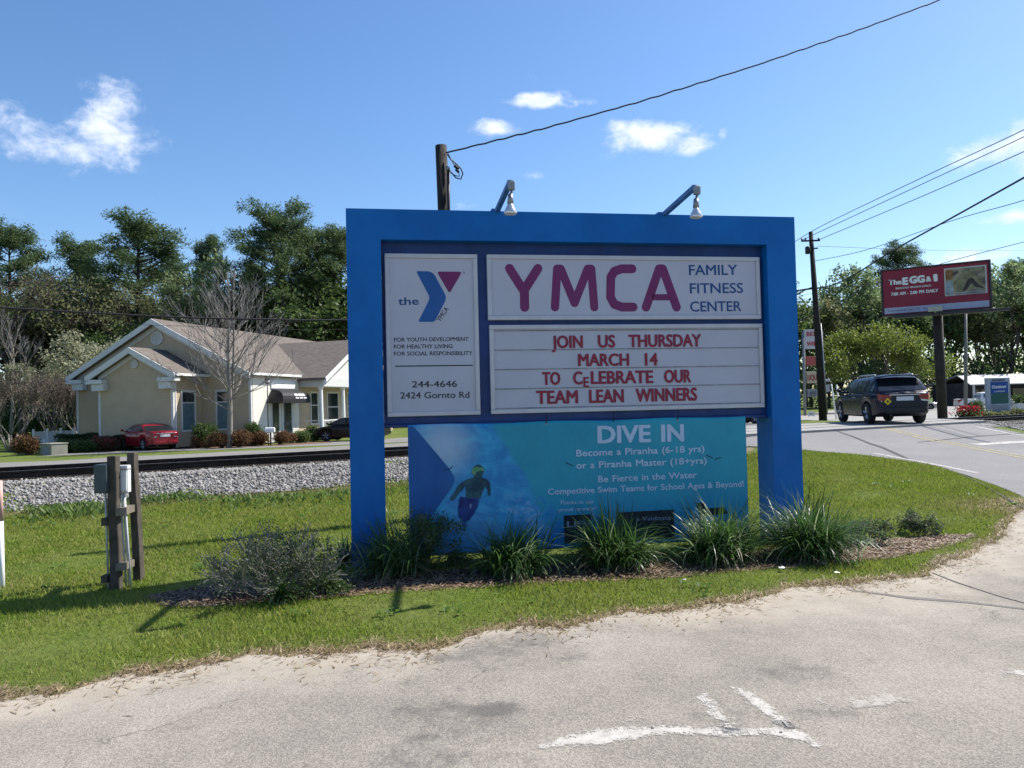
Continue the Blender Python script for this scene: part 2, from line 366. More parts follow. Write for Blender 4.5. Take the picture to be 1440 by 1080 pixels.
def asphalt_material(name, c1, c2, sandy):
    n = NB(name); p = n.pos()
    agg = n.N.new('ShaderNodeTexVoronoi'); agg.inputs['Scale'].default_value = 135; n.L.new(p, agg.inputs['Vector'])
    g = n.rng(n.noise(120, 3, .8, p), .32, .68)
    big = n.rng(n.noise(.55, 6, .62, p), .35, .66); mid = n.rng(n.noise(3.2, 6, .7, p), .3, .7)
    col = n.mix(big, c1, c2); col = n.mix(n.math('MULTIPLY', mid, .35), col, tuple(x*.72 for x in c1))
    cell = n.N.new('ShaderNodeSeparateColor'); n.L.new(agg.outputs['Color'], cell.inputs[0])
    dark = n.mix(cell.outputs[0], tuple(x*.5 for x in c1), tuple(min(.8, x*1.3) for x in c2))
    col = n.mix(.42, col, dark); col = n.mix(n.math('MULTIPLY', g, .3), col, tuple(x*.5 for x in c1))
    if sandy:
        sn = n.math('ADD', n.attr('sand'), n.math('MULTIPLY', n.math('SUBTRACT', n.noise(2.2, 6, .65, p), .5), 1.1))
        sand = n.mix(n.rng(n.noise(60, 5, .75, p), .3, .7), (.40, .355, .295), (.33, .29, .235)); sand = n.mix(n.rng(n.noise(2.8, 5, .6, p), .35, .7), sand, (.31, .27, .215))
        col = n.mix(n.rng(sn, .25, 1.05), col, sand)
        st = n.math('ADD', n.attr('stain'), n.math('MULTIPLY', n.math('SUBTRACT', n.noise(7, 8, .85, p), .5), 2.0))
        col = n.mix(n.rng(st, .35, 1.0, 0, .7), col, (.075, .073, .07))
        cr_ = n.N.new('ShaderNodeTexVoronoi'); cr_.feature = 'DISTANCE_TO_EDGE'; cr_.inputs['Scale'].default_value = .55; wv = n.N.new('ShaderNodeVectorMath'); wv.operation = 'ADD'; n.L.new(p, wv.inputs[0]); nv = n.N.new('ShaderNodeTexNoise'); nv.inputs['Scale'].default_value = 2.5; nv.inputs['Detail'].default_value = 6; n.L.new(p, nv.inputs['Vector']); n.L.new(nv.outputs['Color'], wv.inputs[1]); n.L.new(wv.outputs[0], cr_.inputs['Vector'])
        ck = n.math('MULTIPLY', n.rng(cr_.outputs['Distance'], .0, .006, 1, 0), n.rng(n.noise(.8, 3, .5, p), .48, .6, 0, .6)); col = n.mix(ck, col, (.06, .057, .053))
    h = n.math('ADD', agg.outputs['Distance'], n.noise(60, 4, .7, p)); n.bump(h, .35, .006)
    return n.fin(col, .93, 0, .2)
MT['driveway'] = asphalt_material('old_driveway_asphalt', (.19, .174, .154), (.375, .338, .285), True)
MT['road'] = asphalt_material('road_asphalt', (.205, .20, .205), (.26, .25, .245), False)
MT['sideroad'] = asphalt_material('gravel_side_road', (.185, .178, .168), (.26, .248, .23), False)
def worn_paint(name, c, wear):
    n = NB(name); p = n.pos(); n.fin(n.mix(n.rng(n.noise(8, 5, .7, p), .3, .7), c, tuple(x*.75 for x in c)), .8, 0, .3)
    tr = n.N.new('ShaderNodeBsdfTransparent'); mx = n.N.new('ShaderNodeMixShader')
    w = n.math('ADD', n.noise(45, 6, .85, p), n.math('MULTIPLY', n.noise(7, 5, .7, p), .8))
    n.L.new(n.rng(w, wear-.22, wear+.14, .12, 1), mx.inputs[0]); n.L.new(n.b.outputs[0], mx.inputs[1]); n.L.new(tr.outputs[0], mx.inputs[2]); n.L.new(mx.outputs[0], n.out.inputs[0])
    return n.m
MT['paint_w'] = worn_paint('worn_white_road_paint', (.62, .60, .56), 1.0)
MT['paint_w2'] = worn_paint('very_worn_white_paint', (.58, .55, .50), .9)
MT['paint_y'] = worn_paint('worn_yellow_road_paint', (.48, .39, .17), .97)
def ballast_material():
    n = NB('ballast_stone'); p = n.pos()
    v = n.N.new('ShaderNodeTexVoronoi'); v.inputs['Scale'].default_value = 16; n.L.new(p, v.inputs['Vector'])
    s = n.N.new('ShaderNodeSeparateColor'); n.L.new(v.outputs['Color'], s.inputs[0])
    col = n.mix(s.outputs[0], (.05, .048, .045), (.30, .29, .28)); n.bump(v.outputs['Distance'], 1.0, .05); return n.fin(col, .9, 0, .2)
MT['ballast'] = ballast_material()
def stone_material():
    n = NB('loose_ballast'); f = n.island(); col = n.mix(f, (.075, .072, .068), (.39, .38, .365)); col = n.mix(n.rng(n.noise(40, 4, .6), .35, .7, 0, .4), col, (.12, .10, .085)); return n.fin(col, .85, 0, .25)
MT['stone'] = stone_material()
def siding_material(name, c, pitch=.11):
    n = NB(name); sx = n.N.new('ShaderNodeSeparateXYZ'); n.L.new(n.tc('Object'), sx.inputs[0])
    fr = n.math('FRACT', n.math('DIVIDE', sx.outputs[2], pitch))
    groove = n.rng(fr, 0, .16, 0, 1)
    col = n.mix(n.rng(n.noise(1.4, 6, .6, n.tc('Object')), .3, .7), c, tuple(x*.9 for x in c)); col = n.mix(n.math('SUBTRACT', 1.0, groove), col, tuple(x*.62 for x in c))
    n.bump(fr, .5, .012); return n.fin(col, .7, 0, .3)
MT['siding'] = siding_material('beige_lap_siding', (.48, .385, .265))
MT['siding_sunlit'] = siding_material('sunlit_lap_siding', (.74, .71, .63))  # paler copy of the house siding, sunlight put into its colour
def shingle_material():
    n = NB('brown_shingles'); b = n.N.new('ShaderNodeTexBrick'); b.inputs['Scale'].default_value = 1.0
    b.inputs['Brick Width'].default_value = .3; b.inputs['Row Height'].default_value = .14; b.inputs['Mortar Size'].default_value = .012
    b.inputs['Color1'].default_value = (.125, .107, .094, 1); b.inputs['Color2'].default_value = (.19, .167, .148, 1); b.inputs['Mortar'].default_value = (.10, .08, .065, 1)
    mp = n.N.new('ShaderNodeMapping'); n.L.new(n.tc('UV'), mp.inputs[0]); n.L.new(mp.outputs[0], b.inputs['Vector'])
    col = n.mix(n.rng(n.noise(.7, 5, .65, n.tc('Object')), .35, .65, 0, .45), b.outputs[0], (.14, .12, .108)); n.bump(n.noise(40, 4, .7, n.tc('Object')), .3, .01)
    return n.fin(col, .95, 0, .15)
MT['shingle'] = shingle_material()
def water_print_material(W_, H_):
    """banner print: bright pool water on the left, teal on the right (object x = width, z = height)"""
    n = NB('banner_pool_print'); sx = n.N.new('ShaderNodeSeparateXYZ'); o = n.tc('Object'); n.L.new(o, sx.inputs[0]); x, z = sx.outputs[0], sx.outputs[2]
    dia = n.math('ADD', x, n.math('MULTIPLY', z, .62))                 # diagonal boundary coordinate
    nz = n.noise(3.5, 8, .65, o, (1, 1, 1.7), .6)
    teal = n.mix(n.rng(n.noise(1.2, 4, .6, o), .3, .7), (.008, .25, .37), (.014, .32, .43)); teal = n.mix(n.rng(z, 0, H_*.6, .55, 0), teal, (.010, .17, .44))
    edge = n.math('ADD', dia, n.math('MULTIPLY', n.math('SUBTRACT', nz, .5), n.rng(z, H_*.25, H_*.85, 1.1, .02)))
    m = n.rng(edge, 1.66, 1.74, 0, 1)
    water = n.mix(n.rng(nz, .36, .66), (.006, .19, .46), (.03, .34, .60))
    foam = n.rng(n.math('ADD', n.noise(9, 8, .72, o, (1, 1, 1.4), .8), n.math('MULTIPLY', n.rng(n.math('ABSOLUTE', n.math('SUBTRACT', dia, 1.45)), 0, .42, 1, 0), n.rng(z, H_*.15, H_*.72, .32, .05))), .66, .94, 0, .6)
    water = n.mix(foam, water, (.36, .52, .72))
    cx = n.math('SUBTRACT', x, .36); cz = n.math('SUBTRACT', z, H_*.83); rr = n.math('SQRT', n.math('ADD', n.math('MULTIPLY', cx, cx), n.math('MULTIPLY', cz, cz)))
    water = n.mix(n.rng(rr, .02, .46, .75, 0), water, (.42, .52, .62))
    deep = n.rng(z, 0, H_*.3, .75, 0); water = n.mix(deep, water, (.006, .18, .48))
    haze2 = n.rng(n.math('ABSOLUTE', n.math('SUBTRACT', dia, .85)), 0, .5, .30, 0); water = n.mix(n.math('MULTIPLY', haze2, n.rng(z, H_*.1, H_*.55, 1, .1)), water, (.22, .46, .62))
    wr = n.math('ADD', n.noise(1.6, 4, .55, o, (1.6, 1, .7)), n.math('MULTIPLY', n.noise(5, 4, .6, o, (1.2, 1, .5)), .35)); n.bump(wr, .55, .06)
    return n.fin(n.mix(m, water, teal), .5, 0, .4)

# ------------------------------------------------------------------ ground sheets
rs = np.random.RandomState(7)
low_px = [(-420,1000),(-200,985),(0,977),(90,975),(166,953),(253,942),(343,930),(451,919),(520,913),(604,912),(674,893),(750,884),(812,881),(882,863),(940,857),(1027,849),(1096,835),(1183,822),(1287,811),(1322,799),(1374,779),(1410,748),(1428,728)]
LOW = np.array([flat(*p)[:2] for p in low_px]); LOW = np.vstack([[[-70, 3.3-.0]], LOW, [[7.0, 10.6]]])
UPP = np.array([[6.0,18.9],[6.9,18.2],[7.5,17.6],[7.9,17.2],[8.3,16.3],[8.5,15.3],[8.25,14.1],[7.85,12.6],[7.4,11.2],[7.0,10.6]])[::-1]   # road side of the lawn, from its tip
_nz = np.cumsum(rs.randn(4000))*.012
def wob(x, k=1.0): return k*(.06*np.sin(x*3.1+1)+.045*np.sin(x*7.7+2.2)+.03*np.sin(x*17.3)+.025*np.sin(x*31.0+.5)+.018*np.sin(x*53+2)+.012*np.sin(x*97))
def low_edge(x): return np.interp(x, LOW[:, 0], LOW[:, 1])+wob(np.asarray(x, float), .8)
def bed_line(x):  # mulch bed: centre y and half width
    return np.interp(x, [-3.4, -2.6, -1.2, 0, 1.5, 3.0, 4.2, 5.2], [6.75, 6.75, 7.05, 7.2, 7.35, 7.75, 8.15, 8.6]), np.interp(x, [-3.35, -2.9, -2.0, 0, 2.0, 3.6, 4.6, 5.3], [-.1, .34, .40, .36, .38, .42, .26, -.1])
def mulch_mask(x, y):
    c, h = bed_line(x); return np.clip(.5+(h-np.abs(y-c))/.3, 0, 1)*((x > -3.5) & (x < 5.5))
def dead_mask(x, y):
    e = low_edge(np.clip(x, -70, 7.0)); d = y-e
    m = np.clip(1-(d-.02)/.34, 0, 1)*(x < 7.2)*(y < 11)
    tipd = np.hypot(x-6.9, y-10.4); m = np.maximum(m, np.clip(1-(tipd-.35)/1.3, 0, 1))
    dt = dtrack(x, y); m = np.maximum(m, np.clip(1-np.abs(dt+3.1)/.5, 0, .8)*(x < 6))
    return m
def axis(*segs):
    out = []
    for (a, b, st) in segs: out.append(np.arange(a, b, st))
    return np.unique(np.round(np.concatenate(out+[np.array([segs[-1][1]])]), 4))
gx = axis((-900,-200,70),(-200,-60,10),(-60,-14,1.5),(-14,11,.11),(11,60,1.5),(60,200,10),(200,900,70)); gy = axis((-300,-40,30),(-40,2,3),(2,19.5,.11),(19.5,30,.5),(30,70,1.5),(70,300,12),(300,1500,100))
GX, GY = np.meshgrid(gx, gy, indexing='ij')
GZ = terrain(GX, GY)+np.where((GY > 4) & (GY < 19), .012*np.sin(GX*2.1+GY)*np.sin(GY*1.7-GX*.6), 0)
tag(np_grid('ground', GX, GY, GZ-.012*(GY < low_edge(np.clip(GX, -70, 7.0))), MT['ground'], {'mulch': mulch_mask(GX, GY), 'dead': dead_mask(GX, GY)}), kind='structure')

def driveway():
    xs = axis((-70,-9,1.2),(-9,8.6,.06),(8.6,9.0,.2)); N = 150
    t = np.concatenate([np.linspace(0, 6, 110)**1.0, 6+np.geomspace(.1, 45, 40)])
    top = np.where(xs <= 7.0, low_edge(np.clip(xs, -70, 7.0)), np.interp(xs, UPP[:, 0][:6], UPP[:, 1][:6]))
    X = np.repeat(xs[:, None], len(t), 1); Y = top[:, None]-t[None, :]
    e = np.broadcast_to(t[None, :], X.shape)
    sand = np.clip(1.0-e/np.interp(X, [-6, -1.0, -.2, .6, 1.5, 5, 8], [1.0, .95, .3, .22, 1.15, 1.7, 2.2]), 0, 1)**.8
    sand = np.maximum(sand, .42*np.clip((X-1)/4, 0, 1))
    st = np.zeros_like(X)
    for (px, py, r, a) in [(620,1000,.22,.55),(690,1000,.13,.85),(600,1040,.2,.5),(560,1060,.16,.5),(700,915,.25,.5),(640,925,.22,.5),(360,940,.2,.35),(300,955,.22,.3),(1100,945,.3,.42),(1230,920,.4,.3),(1000,1010,.25,.35),(980,985,.15,.4),(1160,1005,.15,.5),(850,985,.3,.25),(580,1075,.12,.6),(450,1010,.4,.25),(585,960,.15,.45),(575,1000,.12,.5),(740,905,.22,.55),(800,925,.25,.4),(1300,1010,.4,.3),(900,960,.4,.22),(250,1040,.5,.28),(640,1010,.42,.40),(710,935,.36,.36),(610,1060,.36,.42),(690,1075,.3,.36),(770,985,.3,.28)]:
        g = flat(px, py); st = np.maximum(st, 1.45*a*np.exp(-((X-g[0])**2/(1.6*r)**2+(Y-g[1])**2/r**2)))
    o = np_grid('driveway', X, Y, np.full_like(X, .005), MT['driveway'], {'sand': sand, 'stain': st})
    tag(o, kind='structure')
driveway()
def main_road():
    ys = axis((-60,0,4),(0,45,.3),(45,140,3))
    left = np.interp(ys, [-60, 9.8, 10.6, 11.2, 12.6, 14.1, 15.3, 16.3, 17.2, 17.6, 18.2, 18.9, 20, 23, 26], [7.2, 7.2, 7.0, 7.4, 7.85, 8.25, 8.5, 8.3, 7.9, 7.5, 6.9, 6.2, 5.6, 6.4, 8.2])
    sh = np.maximum(0, ys-24)*.14; left = left+np.where(ys > 26, sh-.28, 0)
    right = 14.9+sh; s = np.linspace(0, 1, 36)
    X = left[:, None]*(1-s)+right[:, None]*s; Y = np.repeat(ys[:, None], len(s), 1)
    tag(np_grid('road', X, Y, terrain(X, Y)+.016, MT['road']), kind='structure')
main_road()
def track_strip(name, d0, d1, nd, mat, lift, s0=-120, s1=160, ns=280, jag=0.0):
    s = np.linspace(s0, s1, ns); d = np.linspace(d0, d1, nd)
    S, D = np.meshgrid(s, d, indexing='ij')
    if jag:
        D = D+np.where(np.abs(D-d0) < 1e-6, jag*np.sin(S*1.7)+jag*.6*np.sin(S*4.3+1), 0)+np.where(np.abs(D-d1) < 1e-6, jag*np.sin(S*1.3+2)+jag*.6*np.sin(S*5.1), 0)
    o = TN*TC; X = o[0]+TD[0]*S+TN[0]*D; Y = o[1]+TD[1]*S+TN[1]*D
    return tag(np_grid(name, X, Y, terrain(X, Y)+lift, mat), kind='structure')
track_strip('side_road', 3.7, 21.5, 20, MT['sideroad'], .005, jag=.35)
track_strip('railway_bed', -2.75, 2.75, 24, MT['ballast'], .010, ns=500, jag=.12)
MT['mulch'] = simple('pine_straw_mulch', (.20, .11, .075), .3, 9, .95, bump=.5, bscale=30)
MT['concrete'] = simple('pale_concrete', (.30, .29, .275), .12, 1.5, .9, bump=.2)
def sheet(name, pts, mat, lift, n=1):
    mb = MB(); vs = [(p[0], p[1], tz(p[0], p[1])+lift) for p in pts]; mb.add(vs, [tuple(range(len(vs)))]); o = mb.build(name, mat)
    if o.data.polygons[0].normal.z < 0: o.data.flip_normals()
    return tag(o, kind='structure')
def tp(s, d): p = TN*TC+TD*s+TN*d; return p
# forecourt of the house and its planting bed
sheet('car_park', [(-23.8, 38.3), (-8, 41.0), (4, 46.5), (6, 52), (-5.2, 52), (-8.8, 47.2), (-12, 44.8), (-19, 42.6), (-23.5, 42.4)], MT['sideroad'], .012)
sheet('planting_bed', [(-18.6, 42.9), (-15.5, 41.4), (-12.4, 42.6), (-10.6, 44.6), (-10.9, 47.2), (-12.8, 47.0), (-14.6, 43.2), (-17.9, 44.6)], MT['mulch'], .02)
sheet('car_park_beyond', [(24, 52), (60, 62), (120, 88), (120, 140), (40, 96), (20, 60)], MT['concrete'], .006)

sheet('grass_verge', [(15.3, 41.5), (17.6, 40.5), (22.5, 44), (24, 53), (30, 66), (20, 66), (16.5, 52)], MT['ground'], .022)
sheet('grass_verge', [(21.6, 39.6), (27.5, 39.0), (32.5, 41.5), (40, 47), (36, 49.5), (30, 47.5), (26.0, 52.0), (24.3, 52.0), (23.0, 44.0)], MT['ground'], .022)
# road markings and cracks
def ribbon(name, pts, w, mat, lift):
    pts = [np.array(p[:2], float) for p in pts]; mb = MB(); vs = []
    q = []
    for a, b in zip(pts[:-1], pts[1:]):
        k = max(1, int(np.linalg.norm(b-a)/.35)); q += [a+(b-a)*i/k for i in range(k)]
    q.append(pts[-1]); ws = w if hasattr(w, '__len__') else [w]*2
    for i, p in enumerate(q):
        t = q[min(i+1, len(q)-1)]-q[max(i-1, 0)]; t /= np.linalg.norm(t); nrm = np.array([-t[1], t[0]])
        ww = np.interp(i/(len(q)-1), np.linspace(0, 1, len(ws)), ws)/2
        for sgn in (1, -1):
            a = p+nrm*ww*sgn; vs.append((a[0], a[1], tz(a[0], a[1])+lift))
    mb.add(vs, [(2*i, 2*i+1, 2*i+3, 2*i+2) for i in range(len(q)-1)]); o = mb.build(name, mat)
    if o.data.polygons[0].normal.z < 0: o.data.flip_normals()
    return tag(o, kind='structure')
ribbon('edge_line', [(8.22, 17.6), (8.45, 16.4), (8.65, 15.2), (8.6, 14.3)], .11, MT['paint_w'], .022)
for k in (-.13, .13): ribbon('centre_line', [(11.2+k, -30), (11.2+k, 24.5)], .10, MT['paint_y'], .022)
ribbon('edge_line', [(14.45, -30), (14.45, 24)], .11, MT['paint_w'], .022)
ribbon('stop_line', [(11.6, 19.4), (14.3, 20.5)], .35, MT['paint_w'], .023)
ribbon('stop_line', [(8.6, 31.0), (11.4, 32.2)], .35, MT['paint_w'], .023)
MT['tar'] = simple('tar_crack', (.05, .048, .046), .2, 10, .85)
def gp(*a): return [G(*p) for p in a]
ribbon('road_crack', gp((1165,604),(1200,615),(1240,630),(1280,648),(1310,655),(1345,660)), [.05, .09, .12, .1, .05], MT['tar'], .021)
ribbon('road_crack', gp((1290,623),(1330,619),(1380,614),(1440,610)), [.04, .1, .08, .06], MT['tar'], .021)
ribbon('asphalt_crack', [flat(*p) for p in ((1312,807),(1345,820),(1372,829),(1410,841),(1440,849),(1500,862))], [.012, .02, .012, .018, .012], MT['tar'], .008)
ribbon('asphalt_crack', [flat(*p) for p in ((1190,830),(1280,842),(1360,848),(1445,858))], [.03, .07, .06, .04], simple('faint_tyre_line', (.15, .14, .13), .1, 8, .9), .0075)
ribbon('road_edge_crack', gp((1330,660),(1365,674),(1395,690),(1420,705),(1440,716)), [.02, .05, .02, .04, .02], MT['tar'], .021)
def paint_poly(pix, mat, name='arrow_marking'):
    q = np.array([flat(*p)[:2] for p in pix]); lo, hi = q.min(0)-.05, q.max(0)+.05; st = .016
    X, Y = np.meshgrid(np.arange(lo[0], hi[0], st), np.arange(lo[1], hi[1], st), indexing='ij'); ins = np.zeros(X.shape, bool); dist = np.full(X.shape, 9.0)
    for a, b in zip(q, np.roll(q, -1, 0)):
        t = np.clip(((X-a[0])*(b[0]-a[0])+(Y-a[1])*(b[1]-a[1]))/max(1e-9, (b-a).dot(b-a)), 0, 1); dist = np.minimum(dist, np.hypot(X-a[0]-t*(b[0]-a[0]), Y-a[1]-t*(b[1]-a[1])))
        ins ^= ((a[1] > Y) != (b[1] > Y)) & (X < (b[0]-a[0])*(Y-a[1])/(b[1]-a[1]+1e-12)+a[0])
    tag(np_grid(name, X, Y, np.full_like(X, .0085), mat, {'inside': np.where(ins, dist, -dist)}), kind='structure')
def faded_marking(name, c, cover):
    n = NB(name); p = n.pos(); n.fin(n.mix(n.rng(n.noise(14, 5, .7, p), .3, .7), c, tuple(x*.72 for x in c)), .85, 0, .2)
    e = n.math('MULTIPLY', n.attr('inside'), 9.0); g = n.math('ADD', n.math('MULTIPLY', n.math('SUBTRACT', n.noise(70, 4, .8, p), .5), 1.6), n.math('MULTIPLY', n.math('SUBTRACT', n.noise(9, 5, .7, p), .5), 1.7))
    a = n.rng(n.math('ADD', n.math('MINIMUM', e, .5), g), .28-cover, .62-cover, 0, .85)
    a = n.math('MULTIPLY', a, n.rng(n.attr('inside'), -.035, -.01)); tr = n.N.new('ShaderNodeBsdfTransparent'); mx = n.N.new('ShaderNodeMixShader'); n.L.new(a, mx.inputs[0]); n.L.new(tr.outputs[0], mx.inputs[1]); n.L.new(n.b.outputs[0], mx.inputs[2]); n.L.new(mx.outputs[0], n.out.inputs[0]); return n.m
ARROW, ARROW2 = faded_marking('faded_arrow_paint', (.54, .515, .47), .44), faded_marking('nearly_gone_arrow_paint', (.44, .41, .36), .05)
paint_poly([(760,1053),(795,1040),(838,1027),(880,1026),(940,1024),(1008,1026),(1060,1029),(1092,1024),(1118,1026),(1138,1037),(1152,1048),(1148,1051),(1120,1043),(1085,1036),(1042,1037),(1000,1035),(930,1036),(880,1042),(835,1050),(800,1052)], ARROW)
paint_poly([(978,981),(992,978),(1012,1000),(1030,1020),(1040,1031),(1022,1031),(1004,1012)], ARROW)
paint_poly([(996,977),(1004,976),(1030,1000),(1052,1022),(1040,1024),(1020,1004)], ARROW2)
paint_poly([(1028,968),(1040,970),(1070,988),(1100,1008),(1124,1026),(1106,1027),(1082,1010),(1050,988)], ARROW)
paint_poly([(1135,986),(1160,983),(1178,992),(1190,1008),(1170,1004),(1150,994)], ARROW2)
paint_poly([(1180,985),(1215,978),(1260,972),(1300,990),(1240,1000),(1205,1005)], ARROW2)
paint_poly([(1400,948),(1425,943),(1445,945),(1445,952),(1420,950)], ARROW)
paint_poly([(868,1012),(900,1006),(925,1012),(905,1022),(875,1020)], ARROW2)

# ------------------------------------------------------------------ railway
def railway():
    o = TN*TC
    for k, (dd, lab) in enumerate(((-.7525, 'rusty steel rail on the side of the track nearer the lawn'), (.7525, 'rusty steel rail on the far side of the track, nearer the house'))):
        prof = [(-.07,0),(.07,0),(.07,.015),(.012,.04),(.012,.115),(.037,.125),(.037,.16),(-.037,.16),(-.037,.125),(-.012,.115),(-.012,.04),(-.07,.015)]
        mb = MB(); ss = np.linspace(-95, 130, 60); n = len(prof); vs = []; fs = []
        for s in ss:
            for (a, b) in prof: q = o+TD*s+TN*(dd+a); vs.append((q[0], q[1], .465+b))
        for i in range(len(ss)-1):
            for j in range(n): fs.append((i*n+j, i*n+(j+1) % n, (i+1)*n+(j+1) % n, (i+1)*n+j))
        mb.add(vs, fs); mb.mi = [1 if (i % n) == 6 else 0 for i in range(len(fs))]
        tag(mb.build('railway_rail', [MT['rail'], MT['rail_top']]), lab, 'rail', 'rails of the railway line')
    t0 = None; ang = math.atan2(TD[1], TD[0])
    for i, s in enumerate(np.arange(-26, 48, .55)):
        q = o+TD*s
        if 5.8 < q[0] < 16.2 and 18 < q[1] < 33: continue
        if t0 is None:
            mb = MB(); mb.box(-.115, .115, -1.3, 1.3, -.1, .03); t0 = mb.build('railway_tie', MT['tie'], bevel=.01); ob = t0
        else:
            ob = t0.copy(); COL.objects.link(ob)
        ob.location = (q[0], q[1], .44+random.Random(i).uniform(-.012, .01)); ob.rotation_euler = (0, 0, ang+random.Random(i+99).uniform(-.02, .02))
        tag(ob, 'dark timber tie lying in the ballast under the rails', 'railway tie', 'ties of the railway line')
    # crossing panels between and beside the rails
    for (a, b) in ((-2.0, -.86), (-.64, .64), (.86, 2.0)):
        pts = [tp(s, d) for (s, d) in ((tp_s(5.9, a), a), (tp_s(15.6, a), a), (tp_s(15.6, b), b), (tp_s(5.9, b), b))]
        mb = MB(); mb.add([(p[0], p[1], .625) for p in pts]+[(p[0], p[1], .50) for p in pts], [(0,1,2,3),(7,6,5,4),(0,4,5,1),(1,5,6,2),(2,6,7,3),(3,7,4,0)])
        tag(mb.build('crossing_panel', MT['concrete']), kind='structure')
def tp_s(x, d):   # railway coordinate s where the line at offset d meets world x
    o = TN*TC; return (x-o[0]-TN[0]*d)/TD[0]
railway()
def ballast_stones():
    r = np.random.RandomState(3); n = 30000
    # stones lie on the near slope and shoulders; denser near the camera's side
    s = np.concatenate([r.uniform(-16, 9, n), r.uniform(14, 34, 5000)]); d = np.concatenate([r.uniform(-2.95, -1.0, int(n*.85)), r.uniform(-1.0, 1.7, n-int(n*.85)), r.uniform(-2.9, -1.0, 5000)])
    o = TN*TC; X = o[0]+TD[0]*s+TN[0]*d; Y = o[1]+TD[1]*s+TN[1]*d
    keep = ~((X > 5.3) & (X < 15.6)); X, Y, d = X[keep], Y[keep], d[keep]
    Z = terrain(X, Y)+.012; n = len(X)
    base = np.array([[1,0,0],[-1,0,0],[0,1,0],[0,-1,0],[0,0,1],[0,0,-1]], float)
    tri = np.array([[0,2,4],[2,1,4],[1,3,4],[3,0,4],[2,0,5],[1,2,5],[3,1,5],[0,3,5]])
    V = base[None]*r.uniform(.5, 1.15, (n, 6, 1))*r.uniform(.022, .047, (n, 1, 1))
    a = r.uniform(0, 6.28, n); b = r.uniform(-.8, .8, n); ca, sa, cb, sb = np.cos(a), np.sin(a), np.cos(b), np.sin(b)
    x, y, z = V[..., 0], V[..., 1], V[..., 2]; y, z = y*cb[:, None]-z*sb[:, None], y*sb[:, None]+z*cb[:, None]; x, y = x*ca[:, None]-y*sa[:, None], x*sa[:, None]+y*ca[:, None]
    V = np.stack([x+X[:, None], y+Y[:, None], z+Z[:, None]], -1)
    # shared vertices per stone so that each is one island
    F = (tri[None]+np.arange(n)[:, None, None]*6).reshape(-1, 3)
    me = bpy.data.meshes.new('ballast_stones'); me.vertices.add(n*6); me.vertices.foreach_set('co', V.reshape(-1).astype(np.float32))
    me.loops.add(F.size); me.loops.foreach_set('vertex_index', F.ravel().astype(np.int32)); me.polygons.add(len(F)); me.polygons.foreach_set('loop_start', np.arange(0, F.size, 3, dtype=np.int32)); me.polygons.foreach_set('loop_total', np.full(len(F), 3, dtype=np.int32))
    me.materials.append(MT['stone']); me.update(calc_edges=True)
    tag(link_mesh('ballast_stones', me), 'loose grey crushed stone of the railway ballast', 'gravel', kind='stuff')
ballast_stones()

